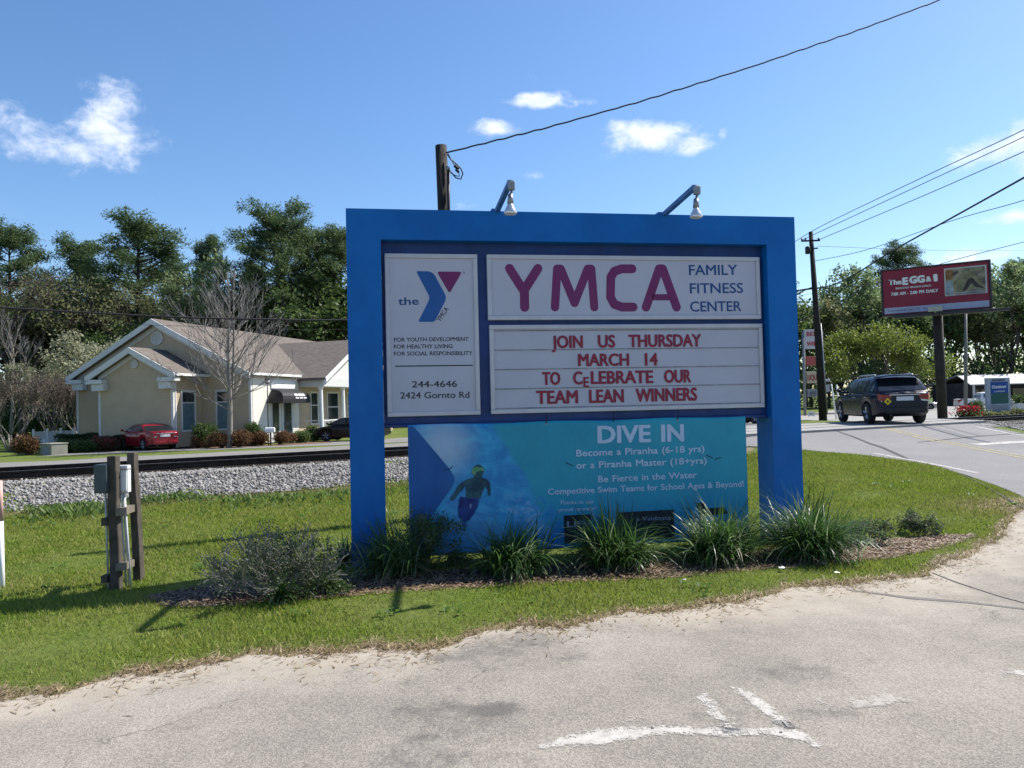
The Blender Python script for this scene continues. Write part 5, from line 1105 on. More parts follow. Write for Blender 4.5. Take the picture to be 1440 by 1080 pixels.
    # wheels
    for w in wheels:
        for sg in (-1, 1):
            tw = .20; x = sg*(wid(w)-tw/2-.012); t = MB(); t.lathe([(wheel_r*.62, -tw/2), (wheel_r*.93, -tw/2), (wheel_r, -tw/2+.035), (wheel_r, tw/2-.035), (wheel_r*.93, tw/2), (wheel_r*.62, tw/2)], (x, w-L/2, wheel_r), 26, 'x')
            wo = t.build('wheel', MT['tyre'], root, smooth=False)
            rm = MB(); xo = x+sg*(tw/2-.012); rr = wheel_r*.64
            rm.lathe([(.001, xo-x-.02*sg), (rr*.25, xo-x), (rr*.3, xo-x-.012*sg)], (x, w-L/2, wheel_r), 14, 'x')
            for q in range(5):
                a = q*2*math.pi/5+.3; pa = np.array([xo-.004*sg, w-L/2+math.cos(a)*rr*.2, wheel_r+math.sin(a)*rr*.2]); pb = np.array([xo-.006*sg, w-L/2+math.cos(a)*rr*.97, wheel_r+math.sin(a)*rr*.97]); rm.tube([pa, pb], [rr*.16, rr*.2], 6)
            rm.lathe([(rr*.9, xo-x-.03*sg), (rr, xo-x-.03*sg), (rr*1.01, xo-x+.002*sg), (rr*.9, xo-x)], (x, w-L/2, wheel_r), 24, 'x'); rm.build('rim', MT['rim'], wo)
    # lamps, plate, bumpers, mirrors, handles
    def zat(s): return float(np.interp(s, zs[:, 0], zs[:, 1]))
    zt = zat(.12)
    for sg in (-1, 1):
        m = MB(); xw = wid(.1)
        m.add([(sg*xw*.52, -L/2-.015, zt-.10), (sg*xw*.91, -L/2-.013, zt-.07), (sg*(xw+.006), -L/2+.10, zt-.045), (sg*(xw*1.0+.03), -L/2+.36, zt-.03), (sg*(xw+.03), -L/2+.36, zt-.13), (sg*(xw+.008), -L/2+.10, zt-.25), (sg*xw*.91, -L/2-.013, zt-.26), (sg*xw*.58, -L/2-.015, zt-.21)], [(0, 1, 6, 7), (1, 2, 5, 6), (2, 3, 4, 5)])
        o = m.build('tail_lamp', MT['tail'], root); o.modifiers.new('thickness', 'SOLIDIFY').thickness = .02
        m = MB(); m.add([(sg*xw*.60, -L/2-.016, zt-.225), (sg*xw*.95, -L/2+.015, zt-.252), (sg*xw*.93, -L/2+.012, zt-.30), (sg*xw*.66, -L/2-.012, zt-.285)], [(0, 1, 2, 3)]); m.build('reversing_lamp', MT['lampclear'], o).modifiers.new('thickness', 'SOLIDIFY').thickness = .012
        m = MB(); zf = zat(L-.2); xf = wid(L-.12); m.add([(sg*xf*.55, L/2+.0, zf-.06), (sg*xf*.94, L/2-.10, zf-.05), (sg*(xf+.014), L/2-.45, zf-.0), (sg*(xf+.014), L/2-.42, zf-.12), (sg*xf*.94, L/2-.09, zf-.2), (sg*xf*.55, L/2+.004, zf-.18)], [(0, 1, 4, 5), (1, 2, 3, 4)]); m.build('headlamp', MT['lampclear'], root).modifiers.new('thickness', 'SOLIDIFY').thickness = .015
        p = cab(U(sf+.62), sg*.99); m = MB(); m.lathe([(.02, -.08), (.06, -.05), (.07, .02), (.055, .06), (.02, .08)], (p[0]+sg*.13, p[1], zbelt+.10), 10, 'y' if False else 'x'); m.tube([(p[0]-.02*sg, p[1], zbelt+.03), (p[0]+.08*sg, p[1], zbelt+.08)], .02, 6); m.build('mirror', paint, root, smooth=True)
        for s in (sr+.35, (sr+sf)/2+.32): MB().box(*sorted((sg*(wid(s)*.985), sg*(wid(s)*1.0+.018))), s-L/2-.09, s-L/2+.09, zbelt-.17, zbelt-.14).build('handle', MT['silver'] if kind == 'wagon' else paint, root, bevel=.006)
    MB().box(-.26, .26, -L/2-.022, -L/2-.004, zt-.27, zt-.14).build('number_plate', MT['plate'], root, bevel=.005)
    MB().box(-wid(.1)*.62, wid(.1)*.62, -L/2-.03, -L/2+.05, zt-.10, zt-.07).build('boot_strip', MT['silver'], root, bevel=.008)
    m = MB(); m.box(-wid(.1)*.86, wid(.1)*.86, -L/2-.05, -L/2+.2, low+.16, low+.30); m.build('bumper', paint if kind != 'wagon' else MT['carplastic'], root, bevel=.03)
    m = MB(); m.box(-wid(L-.1)*.8, wid(L-.1)*.8, L/2-.2, L/2+.045, low+.14, low+.3); m.build('bumper', paint, root, bevel=.03)
    m = MB(); m.tube([(-.5*hw, -L/2+.02, low+.06), (-.5*hw, -L/2-.05, low+.06)], .035, 10); m.build('exhaust', MT['dark_metal'], root)
    return root
def place(o, p, heading):   # heading: compass-like, from +y towards +x
    o.location = p; o.rotation_euler = (0, 0, -heading)
def cars():
    # dark wagon on the crossing
    c = make_car('station_wagon', 4.78, 1.82, 1.57, MT['carnavy'], [(0, .96), (.06, 1.02), (.5, 1.04), (3.3, 1.0), (3.9, .95), (4.5, .84), (4.72, .74), (4.78, .62)], 1.04, [(.10, 1.03), (.18, 1.10), (.62, 1.49), (.80, 1.55), (1.6, 1.575), (2.5, 1.545), (2.75, 1.50), (3.62, 1.03)], .35, (.95, 3.68), 'dark navy station wagon driving over the railway crossing', 'wagon', .24)
    H = 1.60
    for sg in (-1, 1): MB().tube([(sg*.58, -1.60, 1.56), (sg*.58, -1.5, 1.61), (sg*.58, -.1, 1.61), (sg*.58, .05, 1.56)], .022, 8).build('roof_rail', MT['silver'], c, smooth=True)
    m = MB(); m.grid(lambda u, v: (-.66+1.32*v, -2.39+.33+.34*u+.05*abs(v-.5), 1.58-.035*(1-u)-.06*(2*v-1)**4), 4, 12); o = m.build('roof_spoiler', MT['carnavy'], c, smooth=True); o.modifiers.new('thickness', 'SOLIDIFY').thickness = .03
    m = MB(); s = .115; m.prism([(-.53, .62), (-.53+s, .62+s), (-.53, .62+2*s), (-.53-s, .62+s)], 'y', -2.425, -2.402); y_ = m.build('diamond_sticker', MT['yellow'], c); m = MB(); m.prism([(-.53+.035*math.cos(a), .735+.04*math.sin(a)) for a in np.linspace(0, 6.28, 9)[:-1]], 'y', -2.428, -2.4255); m.build('sticker_figure', MT['black_ink'], y_)
    MB().tube([(.05, -2.335, 1.10), (-.12, -2.26, 1.16), (-.30, -2.25, 1.165)], .012, 6).build('rear_wiper', MT['carplastic'], c)
    g = (12.64, 26.6); place(c, (g[0], g[1], tz(*g)+.018+.012), R(6.5)); 
    sedan_z = [(0, .90), (.06, .98), (.30, 1.03), (.75, 1.02), (3.1, .97), (3.8, .90), (4.35, .76), (4.5, .60)]; sedan_r = [(.62, 1.0), (1.25, 1.34), (1.5, 1.41), (2.1, 1.445), (2.6, 1.42), (2.8, 1.37), (3.55, .97)]
    a = make_car('sedan', 4.52, 1.76, 1.445, MT['carred'], sedan_z, 1.0, sedan_r, .32, (.88, 3.55), 'red sedan parked in front of the beige house bay', 'sedan')
    g = G(212, 633.5); place(a, (g[0]-.7, g[1]+1.2, tz(g[0], g[1]+1.2)+.02), R(-47))
    b = make_car('sedan', 4.6, 1.8, 1.42, MT['carblack'], sedan_z, 1.0, sedan_r, .33, (.88, 3.6), 'black sedan half hidden behind the left post of the blue sign, by the porch', 'sedan')
    place(b, (-9.95, 47.3, tz(-9.95, 47.3)+.02), R(-78))
    d = make_car('sedan', 4.6, 1.8, 1.45, MT['carblack'], sedan_z, 1.0, sedan_r, .33, (.88, 3.6), 'dark car seen only by its wheel between the banner and the right sign post', 'sedan')
    p = G(1057, 596.5); place(d, (p[0]-1.15, p[1]+.6, tz(p[0], p[1])+.03), R(88))
    # white pick-up and a dark car far behind the garden sign
    t = make_car('pickup_truck', 5.6, 1.95, 1.85, MT['carwhite'], [(0, 1.12), (.05, 1.18), (2.0, 1.18), (2.2, 1.16), (4.2, 1.13), (5.1, 1.05), (5.5, .92), (5.6, .7)], 1.16, [(1.98, 1.15), (2.12, 1.74), (2.3, 1.82), (3.0, 1.86), (3.6, 1.80), (4.45, 1.15)], .39, (1.15, 4.55), 'white pick-up truck parked behind the garden sign', 'pickup', .38)
    m = MB(); m.box(-.80, .80, -2.62, -.95, 1.19, 1.205); m.build('truck_bed', MT['carplastic'], t); place(t, (49.2, 80, tz(49.2, 80)+.01), R(100))
    e = make_car('sedan', 4.7, 1.85, 1.5, MT['carnavy'], sedan_z, 1.0, sedan_r, .33, (.88, 3.6), 'dark blue car parked right of the garden sign under the metal roof', 'sedan'); place(e, (57.5, 82, tz(57, 82)), R(70))
    f = make_car('sedan', 4.7, 1.85, 1.6, MT['silver'], sedan_z, 1.0, sedan_r, .33, (.88, 3.6), 'silver car parked left of the white pick-up truck behind the billboard pole', 'sedan'); place(f, (44.0, 84, tz(44, 84)), R(100))
cars()

# ------------------------------------------------------------------ signs beyond the railway
def billboard():
    Y = 49.0; b = P(1322, 586, Y); z = tz(b[0], Y); root = empty('billboard', (b[0], Y, z), 0, label='red restaurant billboard on a thick dark pole above the trees', cat='billboard')
    L0 = lambda px, py, yy=Y: P(px, py, yy)-np.array([b[0], Y, z])
    # face: left edge nearer the viewer than the right one
    a, c = P(1243, 441, 51.0), P(1393, 434.5, 48.0); ang = math.atan2(c[1]-a[1], c[0]-a[0]); w = math.hypot(c[0]-a[0], c[1]-a[1]); za, zt = (a[2]+c[2])/2, (P(1243, 378, 51)[2]+P(1393, 371, 48)[2])/2; h = zt-za
    fm = Matrix.Translation((a[0]-b[0], a[1]-Y, za-z)) @ Matrix.Rotation(ang, 4, 'Z')
    def part(mb, name, mat, par=root, **k):
        o = mb.build(name, mat, par, **k)
        if par is root: o.matrix_local = fm
        return o
    face = part(MB().box(0, w, .0, .35, 0, h), 'face', simple('billboard_red', (.27, .018, .045), .08, .6, .55), bevel=.03)
    T = lambda px, py: np.array([(px-1243)/150.0*w, (np.interp(px, [1243, 1393], [441, 434.5])-py)/63.2*h])
    fr = MB()
    for (x0, x1, z0, z1) in ((-.12, 0, -.1, h+.1), (w, w+.12, -.1, h+.1), (.001, w-.001, h, h+.1), (.001, w-.001, -.1, 0)): fr.box(x0, x1, -.06, .42, z0, z1)
    part(fr, 'frame', simple('billboard_frame', (.05, .05, .06), .2, 2, .6), bevel=.03)
    part(MB().box(.05, w-.05, -.014, -.002, .06, h*.155), 'address_strip', simple('billboard_pale_strip', (.40, .42, .56), .08, 1, .5), face)
    def line(s, xa, ya, xb, yb, cap, bold, mat=MT['white_paint'], y=-.016):
        A, B = T(xa, ya), T(xb, yb)
        for wd, qa, qb in words(s, A, B): m = MB(); put_text(m, wd, qa, qb, cap*h/63.2, y, bold); part(m, 'lettering', mat, face)
    line('The', 1251.5, 398, 1271, 397.5, 7.5, .07); line('E', 1272, 399, 1281, 398.5, 11, .10); line('GG', 1282, 397.3, 1305, 396.3, 10.5, .09); line('&', 1306, 395.6, 1314, 395.2, 7.5, .06); line('I', 1317, 396, 1323, 395.5, 10.5, .13)
    line('BREAKFAST BRUNCH LUNCH', 1262, 404.6, 1313, 402.3, 2.6, .03); line('7:00 AM - 2:00 PM DAILY', 1255, 413.6, 1323, 410.6, 4.6, .05)
    line('Located on N. Ashley St.', 1250, 436.4, 1332, 433.2, 2.9, .02, simple('billboard_ink', (.12, .10, .2), .1, 4, .6), -.0165)
    pc = MB(); A, B = T(1332, 417.2), T(1390, 377.3); A2, B2 = T(1332, 417), T(1390, 376); pc.box(A[0], B[0], -.014, -.002, A[1], B2[1]); pic = part(pc, 'photo_border', simple('photo_border', (.55, .50, .48), .1, 2, .5), face)
    n = NB('food_photo_print'); o = n.tc('Object'); v = n.noise(1.1, 5, .6, o, None, .6); col = n.mix(n.rng(v, .35, .6), (.10, .085, .05), (.34, .30, .20)); col = n.mix(n.rng(n.noise(2.3, 4, .6, o), .5, .68), col, (.05, .03, .03)); n.fin(col, .5)
    pm = part(MB().box(A[0]+.09, B[0]-.09, -.02, -.0145, A[1]+.09, B2[1]-.09), 'photo_print', n.m, pic)
    # a plate, an omelette-like fold and a cup of tea printed on it
    def blob(name, pts, colr, lift):
        q = [T(*p) for p in pts]; m = MB(); m.prism(round_poly(q, .12), 'y', -.0205-lift, -.0203); part(m, name, simple(name+'_print', colr, .3, 1.6, .5), pic)
    blob('orange_cup', [(1333.5,381),(1344,380),(1344,394),(1334,395)], (.36, .17, .05), 0); blob('pale_cloth', [(1333.5,397),(1343,396),(1345,409),(1343,416),(1333.5,416)], (.36, .42, .46), .0008)
    blob('folded_food', [(1344,398),(1353,390),(1362,382),(1372,385),(1379,396),(1388,407),(1372,402),(1366,411),(1350,413),(1344,407)], (.30, .27, .14), .0016); blob('dark_fold', [(1364,395),(1370,392),(1378,402),(1388,409),(1375,406),(1369,400),(1362,410),(1356,411)], (.055, .04, .035), .0024); blob('plate_rim', [(1347,413),(1366,411),(1387,410),(1388,415),(1347,416.5)], (.48, .46, .47), .0032)
    part(MB().box(.6, w+1.0, -.9, -.25, -.32, -.16), 'catwalk', simple('billboard_catwalk', (.06, .055, .06), .2, 2, .7), bevel=.02)
    q = T(1318, 437); l = MB(); l.tube([(q[0], -.25, -.2), (q[0], -1.3, -.12)], .04, 6); l.box(q[0]-.4, q[0]+.4, -1.55, -1.25, -.12, .18); part(l, 'flood_lamp', simple('lamp_grey', (.42, .42, .36), .1, 6, .5), bevel=.03)
    # backing structure and pole
    part(MB().box(.3, w-.3, .45, .8, h*.1, h*.3), 'backing_beam', MT['dark_metal']); part(MB().box(.3, w-.3, .45, .8, h*.7, h*.9), 'backing_beam', MT['dark_metal'])
    tp_ = L0(1318, 440, Y+1.3); bp_ = L0(1325.5, 585, Y+1.3); MB().tube([(bp_[0], 1.3, -.5), (tp_[0], 1.3, tp_[2]+h*.3)], .30, 18).build('pole', simple('billboard_pole', (.045, .034, .034), .2, 1.5, .8), root, smooth=True)
billboard()
def store_sign():
    Y = 72.0; b = P(1146, 579, Y); z = tz(b[0], Y); root = empty('store_sign', (b[0], Y, z), 0, label='stacked beer and liquor store pylon sign behind the leaning utility pole', cat='sign')
    X = lambda px, py: P(px, py, Y)-np.array([b[0], Y, z])
    for px in (1132.5, 1158): p, t = X(px, 579), X(px-2.5, 466); MB().tube([(p[0], .1, -.2), (t[0], .1, t[2])], .14, 8).build('post', simple('store_sign_post', (.26, .26, .28), .1, 3, .6), root, smooth=True)
    def board(l, t, r, bt, mat, nm='board'):
        a, c = X(l, bt), X(r, t); return MB().box(a[0], c[0], -.12, .12, a[2], c[2]).build(nm, mat, root, bevel=.03)
    def txt(par, s, xa, ya, xb, yb, cap, bold, mat):
        A, B = X(xa, ya), X(xb, yb); m = MB(); put_text(m, s, (A[0], A[2]), (B[0], B[2]), (X(xa, ya-cap)-A)[2], -.128, bold); m.build('lettering', mat, par)
    wt = simple('store_sign_white', (.50, .48, .50), .08, 1, .5); red = simple('store_sign_red', (.40, .03, .05), .1, 2, .5)
    o = board(1131, 463, 1156, 491, wt); txt(o, 'BEER', 1133.5, 473, 1154, 472.3, 6, .05, red); txt(o, 'WINE', 1133.5, 487, 1154, 486.3, 6.5, .05, red)
    o = board(1133.5, 501, 1157, 514, simple('store_sign_coral', (.42, .08, .075), .15, 1, .5)); 
    o = board(1134.5, 522, 1158, 539, simple('store_sign_cream', (.48, .40, .28), .1, 1, .5)); txt(o, 'LIQUOR', 1135, 535, 1157, 534.3, 8, .04, simple('store_sign_brown', (.25, .05, .03), .1, 2, .5))
    o = board(1135, 547, 1158, 558, simple('store_sign_grey', (.22, .24, .27), .15, 1.5, .5)); 
    for k in range(3):
        a = X(1138, 551.5+k*2.2); c = X(1147, 551.3+k*2.2); MB().box(a[0], c[0], -.13, -.121, a[2]-.03, a[2]+.03).build('message_line', MT['dark_metal'], o)
    o = board(1160, 533, 1167, 536.5, wt); o = board(1159, 541, 1166, 551, simple('store_sign_pale', (.32, .33, .36), .1, 1.5, .5))
    MB().box(X(1159, 551)[0], X(1166, 551)[0], .125, .2, X(1163, 552)[2], X(1163, 533)[2]).build('bracket', MT['dark_metal'], root)
store_sign()
def garden_sign():
    Y = 42.0; b = P(1404, 578, Y); z = tz(b[0], Y); m_ = MB()
    # planted mound it stands on
    def mound(u, v): a = v*2*math.pi; r = (1-u); return (b[0]+3.9*r*math.cos(a), Y-.3+1.7*r*math.sin(a), z-.02+.34*(1-r*r))
    o = m_.grid(mound, 10, 36).build('planting_mound', simple('garden_mound', (.13, .11, .06), .3, 3, .95, c2=(.07, .10, .03), bump=.6, bscale=14), smooth=True); tag(o, kind='structure')
    z += .22; root = empty('garden_sign', (b[0], Y, z), R(3), label='white framed blue and green shop sign on a planted mound', cat='sign')
    w, h = 1.34, 2.22; g = simple('garden_sign_frame', (.42, .43, .50), .08, 2, .5)
    MB().box(-w/2, w/2, -.09, .09, -.1, h).build('body', g, root, bevel=.02)
    p = MB().box(-w/2+.22, w/2-.14, -.10, -.0905, h*.36, h*.90).build('face', simple('garden_sign_blue', (.010, .07, .32), .1, 2, .5), root)
    MB().box(-w/2+.22, w/2-.14, -.106, -.101, h*.36, h*.62).build('green_band', simple('garden_sign_green', (.03, .115, .10), .1, 2, .5), p)
    m = MB(); put_text(m, 'Outdoor', (-w/2+.28, h*.735), (w/2-.22, h*.745), .17, -.108, .05); m.build('lettering', MT['white_paint'], p); m = MB(); put_text(m, 'LIVING', (-w/2+.42, h*.645), (w/2-.34, h*.65), .075, -.108, .03); m.build('lettering', MT['white_paint'], p)
    MB().box(-w/2+.30, w/2-.3, -.12, -.091, h*.925, h*.955).build('lamp_bar', MT['dark_metal'], root); q = MB().box(-w/2+.24, w/2-.16, -.098, -.0905, h*.10, h*.33).build('lower_face', simple('garden_sign_grey', (.30, .31, .37), .1, 2, .5), root)
    for k, s in enumerate((.62, .52, .3)): MB().box(-s*.8, s*.75, -.103, -.0985, h*(.275-.055*k), h*(.295-.055*k)).build('small_print', MT['grey_metal'], q)
garden_sign()
def shed():
    Y = 96.0; a = P(1366, 545, Y); z = tz(a[0], Y); root = empty('metal_roof_shed', (a[0], Y, z), R(4), label='low open shed with a pale metal roof behind the garden sign', cat='shed')
    D, Wd, h = 9, 24, 2.75; rf = simple('pale_metal_roof', (.42, .42, .45), .08, 1.5, .45, .3)
    m = MB(); roof_slab(m, [(-.4, -.4, h), (Wd, -.4, h), (Wd, D*.5, h+1.3), (1.2, D*.5, h+1.3)], .12); roof_slab(m, [(1.2, D*.5+.01, h+1.3), (Wd, D*.5+.01, h+1.3), (Wd, D, h), (-.4, D, h)], .12); m.build('roof', rf, root)
    MB().box(.4, Wd-.4, 2.2, D-.4, 0, h+.2).build('wall', simple('shed_wall', (.055, .055, .06), .25, .8, .9), root)
    for k in range(7): MB().box(.2+k*3.8, .4+k*3.8, -.1, .1, 0, h-.1).build('post', MT['siding_trim'], root)
    for k in range(4): MB().box(2+k*5, 4.2+k*5, 2.12, 2.195, .8, 2.1).build('window', MT['glass_dark'], root)
shed()
def small_things():
    # slim lamp pole right of the billboard pole
    Y = 53; b = P(1357.5, 580, Y); t = P(1358, 438, Y); b[2] = tz(b[0], Y); r = empty('lamp_pole', b, label='slim pale grey pole between the billboard pole and the garden sign', cat='pole'); MB().tube([(0, 0, -.2), t-b], [.13, .09], 10).build('shaft', simple('pale_pole', (.20, .20, .19), .1, 3, .7), r, smooth=True); MB().lathe([(.16, 0), (.16, .1), (.1, .12)], (0, 0, 0), 10).build('base', MT['grey_metal'], r)
    # two leaning white stakes
    for (xa, ya, xb, yb, lab) in ((1169, 540, 1176, 562, 'white leaning stake left of the dark wagon, the one nearer the utility pole'), (1176.5, 541, 1182, 560, 'white leaning stake left of the dark wagon, the one nearer the car')):
        Y = 58; t, q = P(xa, ya, Y), P(xb, yb+17, Y); q[2] = tz(q[0], Y); o = MB().tube([(0, 0, -.1), t-q], .055, 8).build('stake', MT['white_paint'], smooth=True); o.location = q; tag(o, lab, 'stake', 'white stakes by the utility pole')
    # small lawn sign under the store sign
    Y = 66; q = P(1141, 580, Y); q[2] = tz(q[0], Y); r = empty('yard_sign', q, label='small white yard sign on the grass under the store sign', cat='sign'); MB().box(-.28, .28, -.02, .02, .25, .62).build('board', MT['siding_trim'], r); MB().tube([(-.2, 0, -.1), (-.2, 0, .25)], .015, 6).build('leg', MT['dark_metal'], r); MB().tube([(.2, 0, -.1), (.2, 0, .25)], .015, 6).build('leg', MT['dark_metal'], r)
    MB().box(-.18, .18, -.026, -.021, .38, .5).build('print', MT['grey_metal'], r)
    # lamp post and mailbox in front of the house entrance
    Y = 43.6; q = P(377.5, 618, Y); t = P(376, 540, Y); q[2] = tz(q[0], Y); r = empty('lamp_post', q, label='thin black lamp post with a lantern in front of the awning', cat='lamp post'); hh = t[2]-q[2]; MB().tube([(0, 0, -.1), (0, 0, hh)], .03, 8).build('post', MT['dark_metal'], r, smooth=True); l = MB().lathe([(.05, 0), (.13, .05), (.15, .32), (.02, .45)], (0, 0, hh), 8).build('lantern', MT['dark_metal'], r); MB().lathe([(.06, .08), (.135, .09), (.145, .25), (.06, .26)], (0, 0, hh+.01), 8).build('lantern_glass', MT['lampclear'], l)
    Y = 43.0; q = P(380.5, 621, Y); q[2] = tz(q[0], Y); r = empty('mailbox', q, label='white mailbox on a thin post by the planting bed of the house', cat='mailbox'); MB().tube([(0, 0, -.1), (0, 0, .75)], .04, 8).build('post', MT['dark_metal'], r, smooth=True); m = MB(); m.prism([(-.13, .76), (.13, .76), (.13, .92), (.09, 1.0), (0, 1.03), (-.09, 1.0), (-.13, .92)], 'x', -.27, .23); m.build('box', MT['white_paint'], r, bevel=.01); MB().box(.231, .245, -.12, .12, .77, .98).build('door', MT['siding_trim'], r)
    # utility cabinet and low white fence at the left
    Y = 40.2; q = P(76, 633, Y); q[2] = tz(q[0], Y); r = empty('utility_cabinet', q, R(-33), label='grey-green ground utility cabinet between the dark bush and the hedge', cat='utility box'); MB().box(-.55, .55, -.42, .42, -.1, .56).build('body', simple('cabinet_green_grey', (.24, .24, .19), .1, 3, .6), r, bevel=.03); MB().box(-.58, .58, -.45, .45, .561, .61).build('lid', simple('cabinet_lid', (.30, .30, .24), .1, 3, .6), r, bevel=.015); MB().box(-.2, .25, -.436, -.421, .12, .4).build('label_plate', simple('cabinet_label', (.20, .24, .30), .1, 6, .5), r)
    q0, q1 = P(47, 607, 46.5), P(104, 601, 47.8); r = empty('picket_fence', (q0[0], q0[1], tz(q0[0], q0[1])), math.atan2(q1[1]-q0[1], q1[0]-q0[0]), label='low white fence running from the left corner of the house', cat='fence'); Lf = math.hypot(q1[0]-q0[0], q1[1]-q0[1])
    MB().box(0, Lf, -.015, .015, .25, .98).build('panel', MT['siding_trim'], r); MB().box(0, Lf, -.04, .04, .981, 1.06).build('top_rail', MT['siding_trim'], r)
    for k in range(4): MB().box(k*Lf/3-.06, k*Lf/3+.06, -.062, .062, -.1, 1.22).build('post', MT['white_paint'], r, bevel=.015)
    q = P(62, 618, 42.3); q[2] = tz(q[0], q[1]); o = MB().tube([(0, 0, -.1), (0, 0, .75)], .035, 8).build('marker_stake', MT['white_paint'], smooth=True); o.location = q; tag(o, 'short white stake between the dark bush and the utility cabinet', 'stake')
small_things()

# ------------------------------------------------------------------ vegetation
def leaf_quads(r, cen, length, width, up=0.0, droop=None):
    """diamond leaves at cen (n,3), random directions; returns (n*4,3)"""
    n = len(cen); d = r.randn(n, 3); d[:, 2] = d[:, 2]*(1-abs(up))+up*1.2; d /= np.linalg.norm(d, axis=1)[:, None]+1e-9
    q = r.randn(n, 3); s = np.cross(d, q); s /= np.linalg.norm(s, axis=1)[:, None]+1e-9
    L = length*r.uniform(.6, 1.3, (n, 1)); w = width*r.uniform(.6, 1.3, (n, 1))
    return np.stack([cen, cen+d*L*.5+s*w*.5, cen+d*L, cen+d*L*.5-s*w*.5], 1).reshape(-1, 3)
def blob_points(r, centres, radii, per, shell=.55):
    out = []
    for c, rad in zip(centres, radii):
        k = int(per*(np.mean(rad)/np.mean([np.mean(q) for q in radii]))**2)+3
        d = r.randn(k, 3); d /= np.linalg.norm(d, axis=1)[:, None]; t = r.uniform(shell, 1, (k, 1))**.6
        out.append(np.array(c)+d*t*np.array(rad)*(1+.22*r.randn(k, 1)))
    return np.concatenate(out)
def grow(r, p, d, length, rad, depth, out, ends, spread=.55, up=.12, kids=(2, 4), shrink=.68, wig=.12):
    """recursive branch skeleton: out gets (points, radii)"""
    n = 4; pts = [np.array(p)]; dd = d/np.linalg.norm(d)
    for i in range(n):
        dd = dd+r.randn(3)*wig+np.array([0, 0, up*.3]); dd /= np.linalg.norm(dd); pts.append(pts[-1]+dd*length/n)
    out.append((pts, list(np.linspace(rad, rad*.58, n+1)), depth))
    if depth == 0: ends.append(pts[-1]); return
    for k in range(r.randint(kids[0], kids[1]+1)):
        t = r.uniform(.45, 1.0) if k else 1.0; i = min(n, max(1, int(round(t*n)))); b = pts[i]
        q = r.randn(3); q -= q.dot(dd)*dd; q /= np.linalg.norm(q); nd = dd+q*spread*r.uniform(.6, 1.3)+np.array([0, 0, up])
        grow(r, b, nd, length*shrink*r.uniform(.8, 1.15), rad*.58, depth-1, out, ends, spread, up, kids, shrink, wig)
def skeleton_mb(out, minn=3):
    mb = MB()
    for pts, rad, dep in out: mb.tube(pts, rad, 8 if dep >= 4 else 6 if dep == 3 else 4 if dep == 2 else 3, caps=dep > 2)
    return mb
# ---- pines
def make_pine(seed, H=20.0, R0=3.2, start=.5, n_b=62, name='pine_tree', parent_mat='pine', flat=1.0, per=76):
    r = np.random.RandomState(seed); root = empty(name); mb = MB()
    bend = r.randn(2)*.5; tr = [np.array([bend[0]*math.sin(t*2.2), bend[1]*math.sin(t*1.7), H*t]) for t in np.linspace(0, .97, 12)]; tr[0] = tr[0]-np.array([0, 0, .3])
    mb.tube(tr, list(np.linspace(.30, .06, 12)), 9); cen = []
    for i in range(n_b):
        t = start+(1-start)*(i/n_b)**.85*.98+r.uniform(-.015, .015); k = (t-start)/(1-start); prof = (math.sin(min(1, k*1.0+.16)*math.pi*.86)**.7)*(1 if r.rand() > .2 else .62)
        L = max(.5, R0*prof*r.uniform(.65, 1.2)); a = r.uniform(0, 6.283); p = np.array([np.interp(t, np.linspace(0, .97, 12), [q[j] for q in tr]) for j in range(3)])
        e = p+np.array([math.cos(a)*L, math.sin(a)*L, L*(.15+.55*k)*flat+r.uniform(-.3, .3)]); m = (p+e)/2+np.array([0, 0, -.08*L]); mb.tube([p, m, e], [.05+.02*L/3, .04, .02], 4, caps=False)
        for f in (.55, .8, 1.0):
            c = p+(e-p)*f+r.randn(3)*.22*np.array([1, 1, .6]); cen.append((c, r.uniform(.45, .85)*(.75+.25*f)))
            if f > .6: cen.append((c+r.randn(3)*np.array([.6, .6, .3]), r.uniform(.35, .7)))
    for _ in range(5): cen.append((tr[-1]+r.randn(3)*np.array([.5, .5, .4])+[0, 0, .2], .6))
    mb.build('trunk', MT['bark'], root)
    pts = blob_points(r, [c for c, _ in cen], [(q, q, q*.78) for _, q in cen], per, .25)
    np_mesh('crown', leaf_quads(r, pts, .32, .08, .15), 4, MT[parent_mat], root); return root
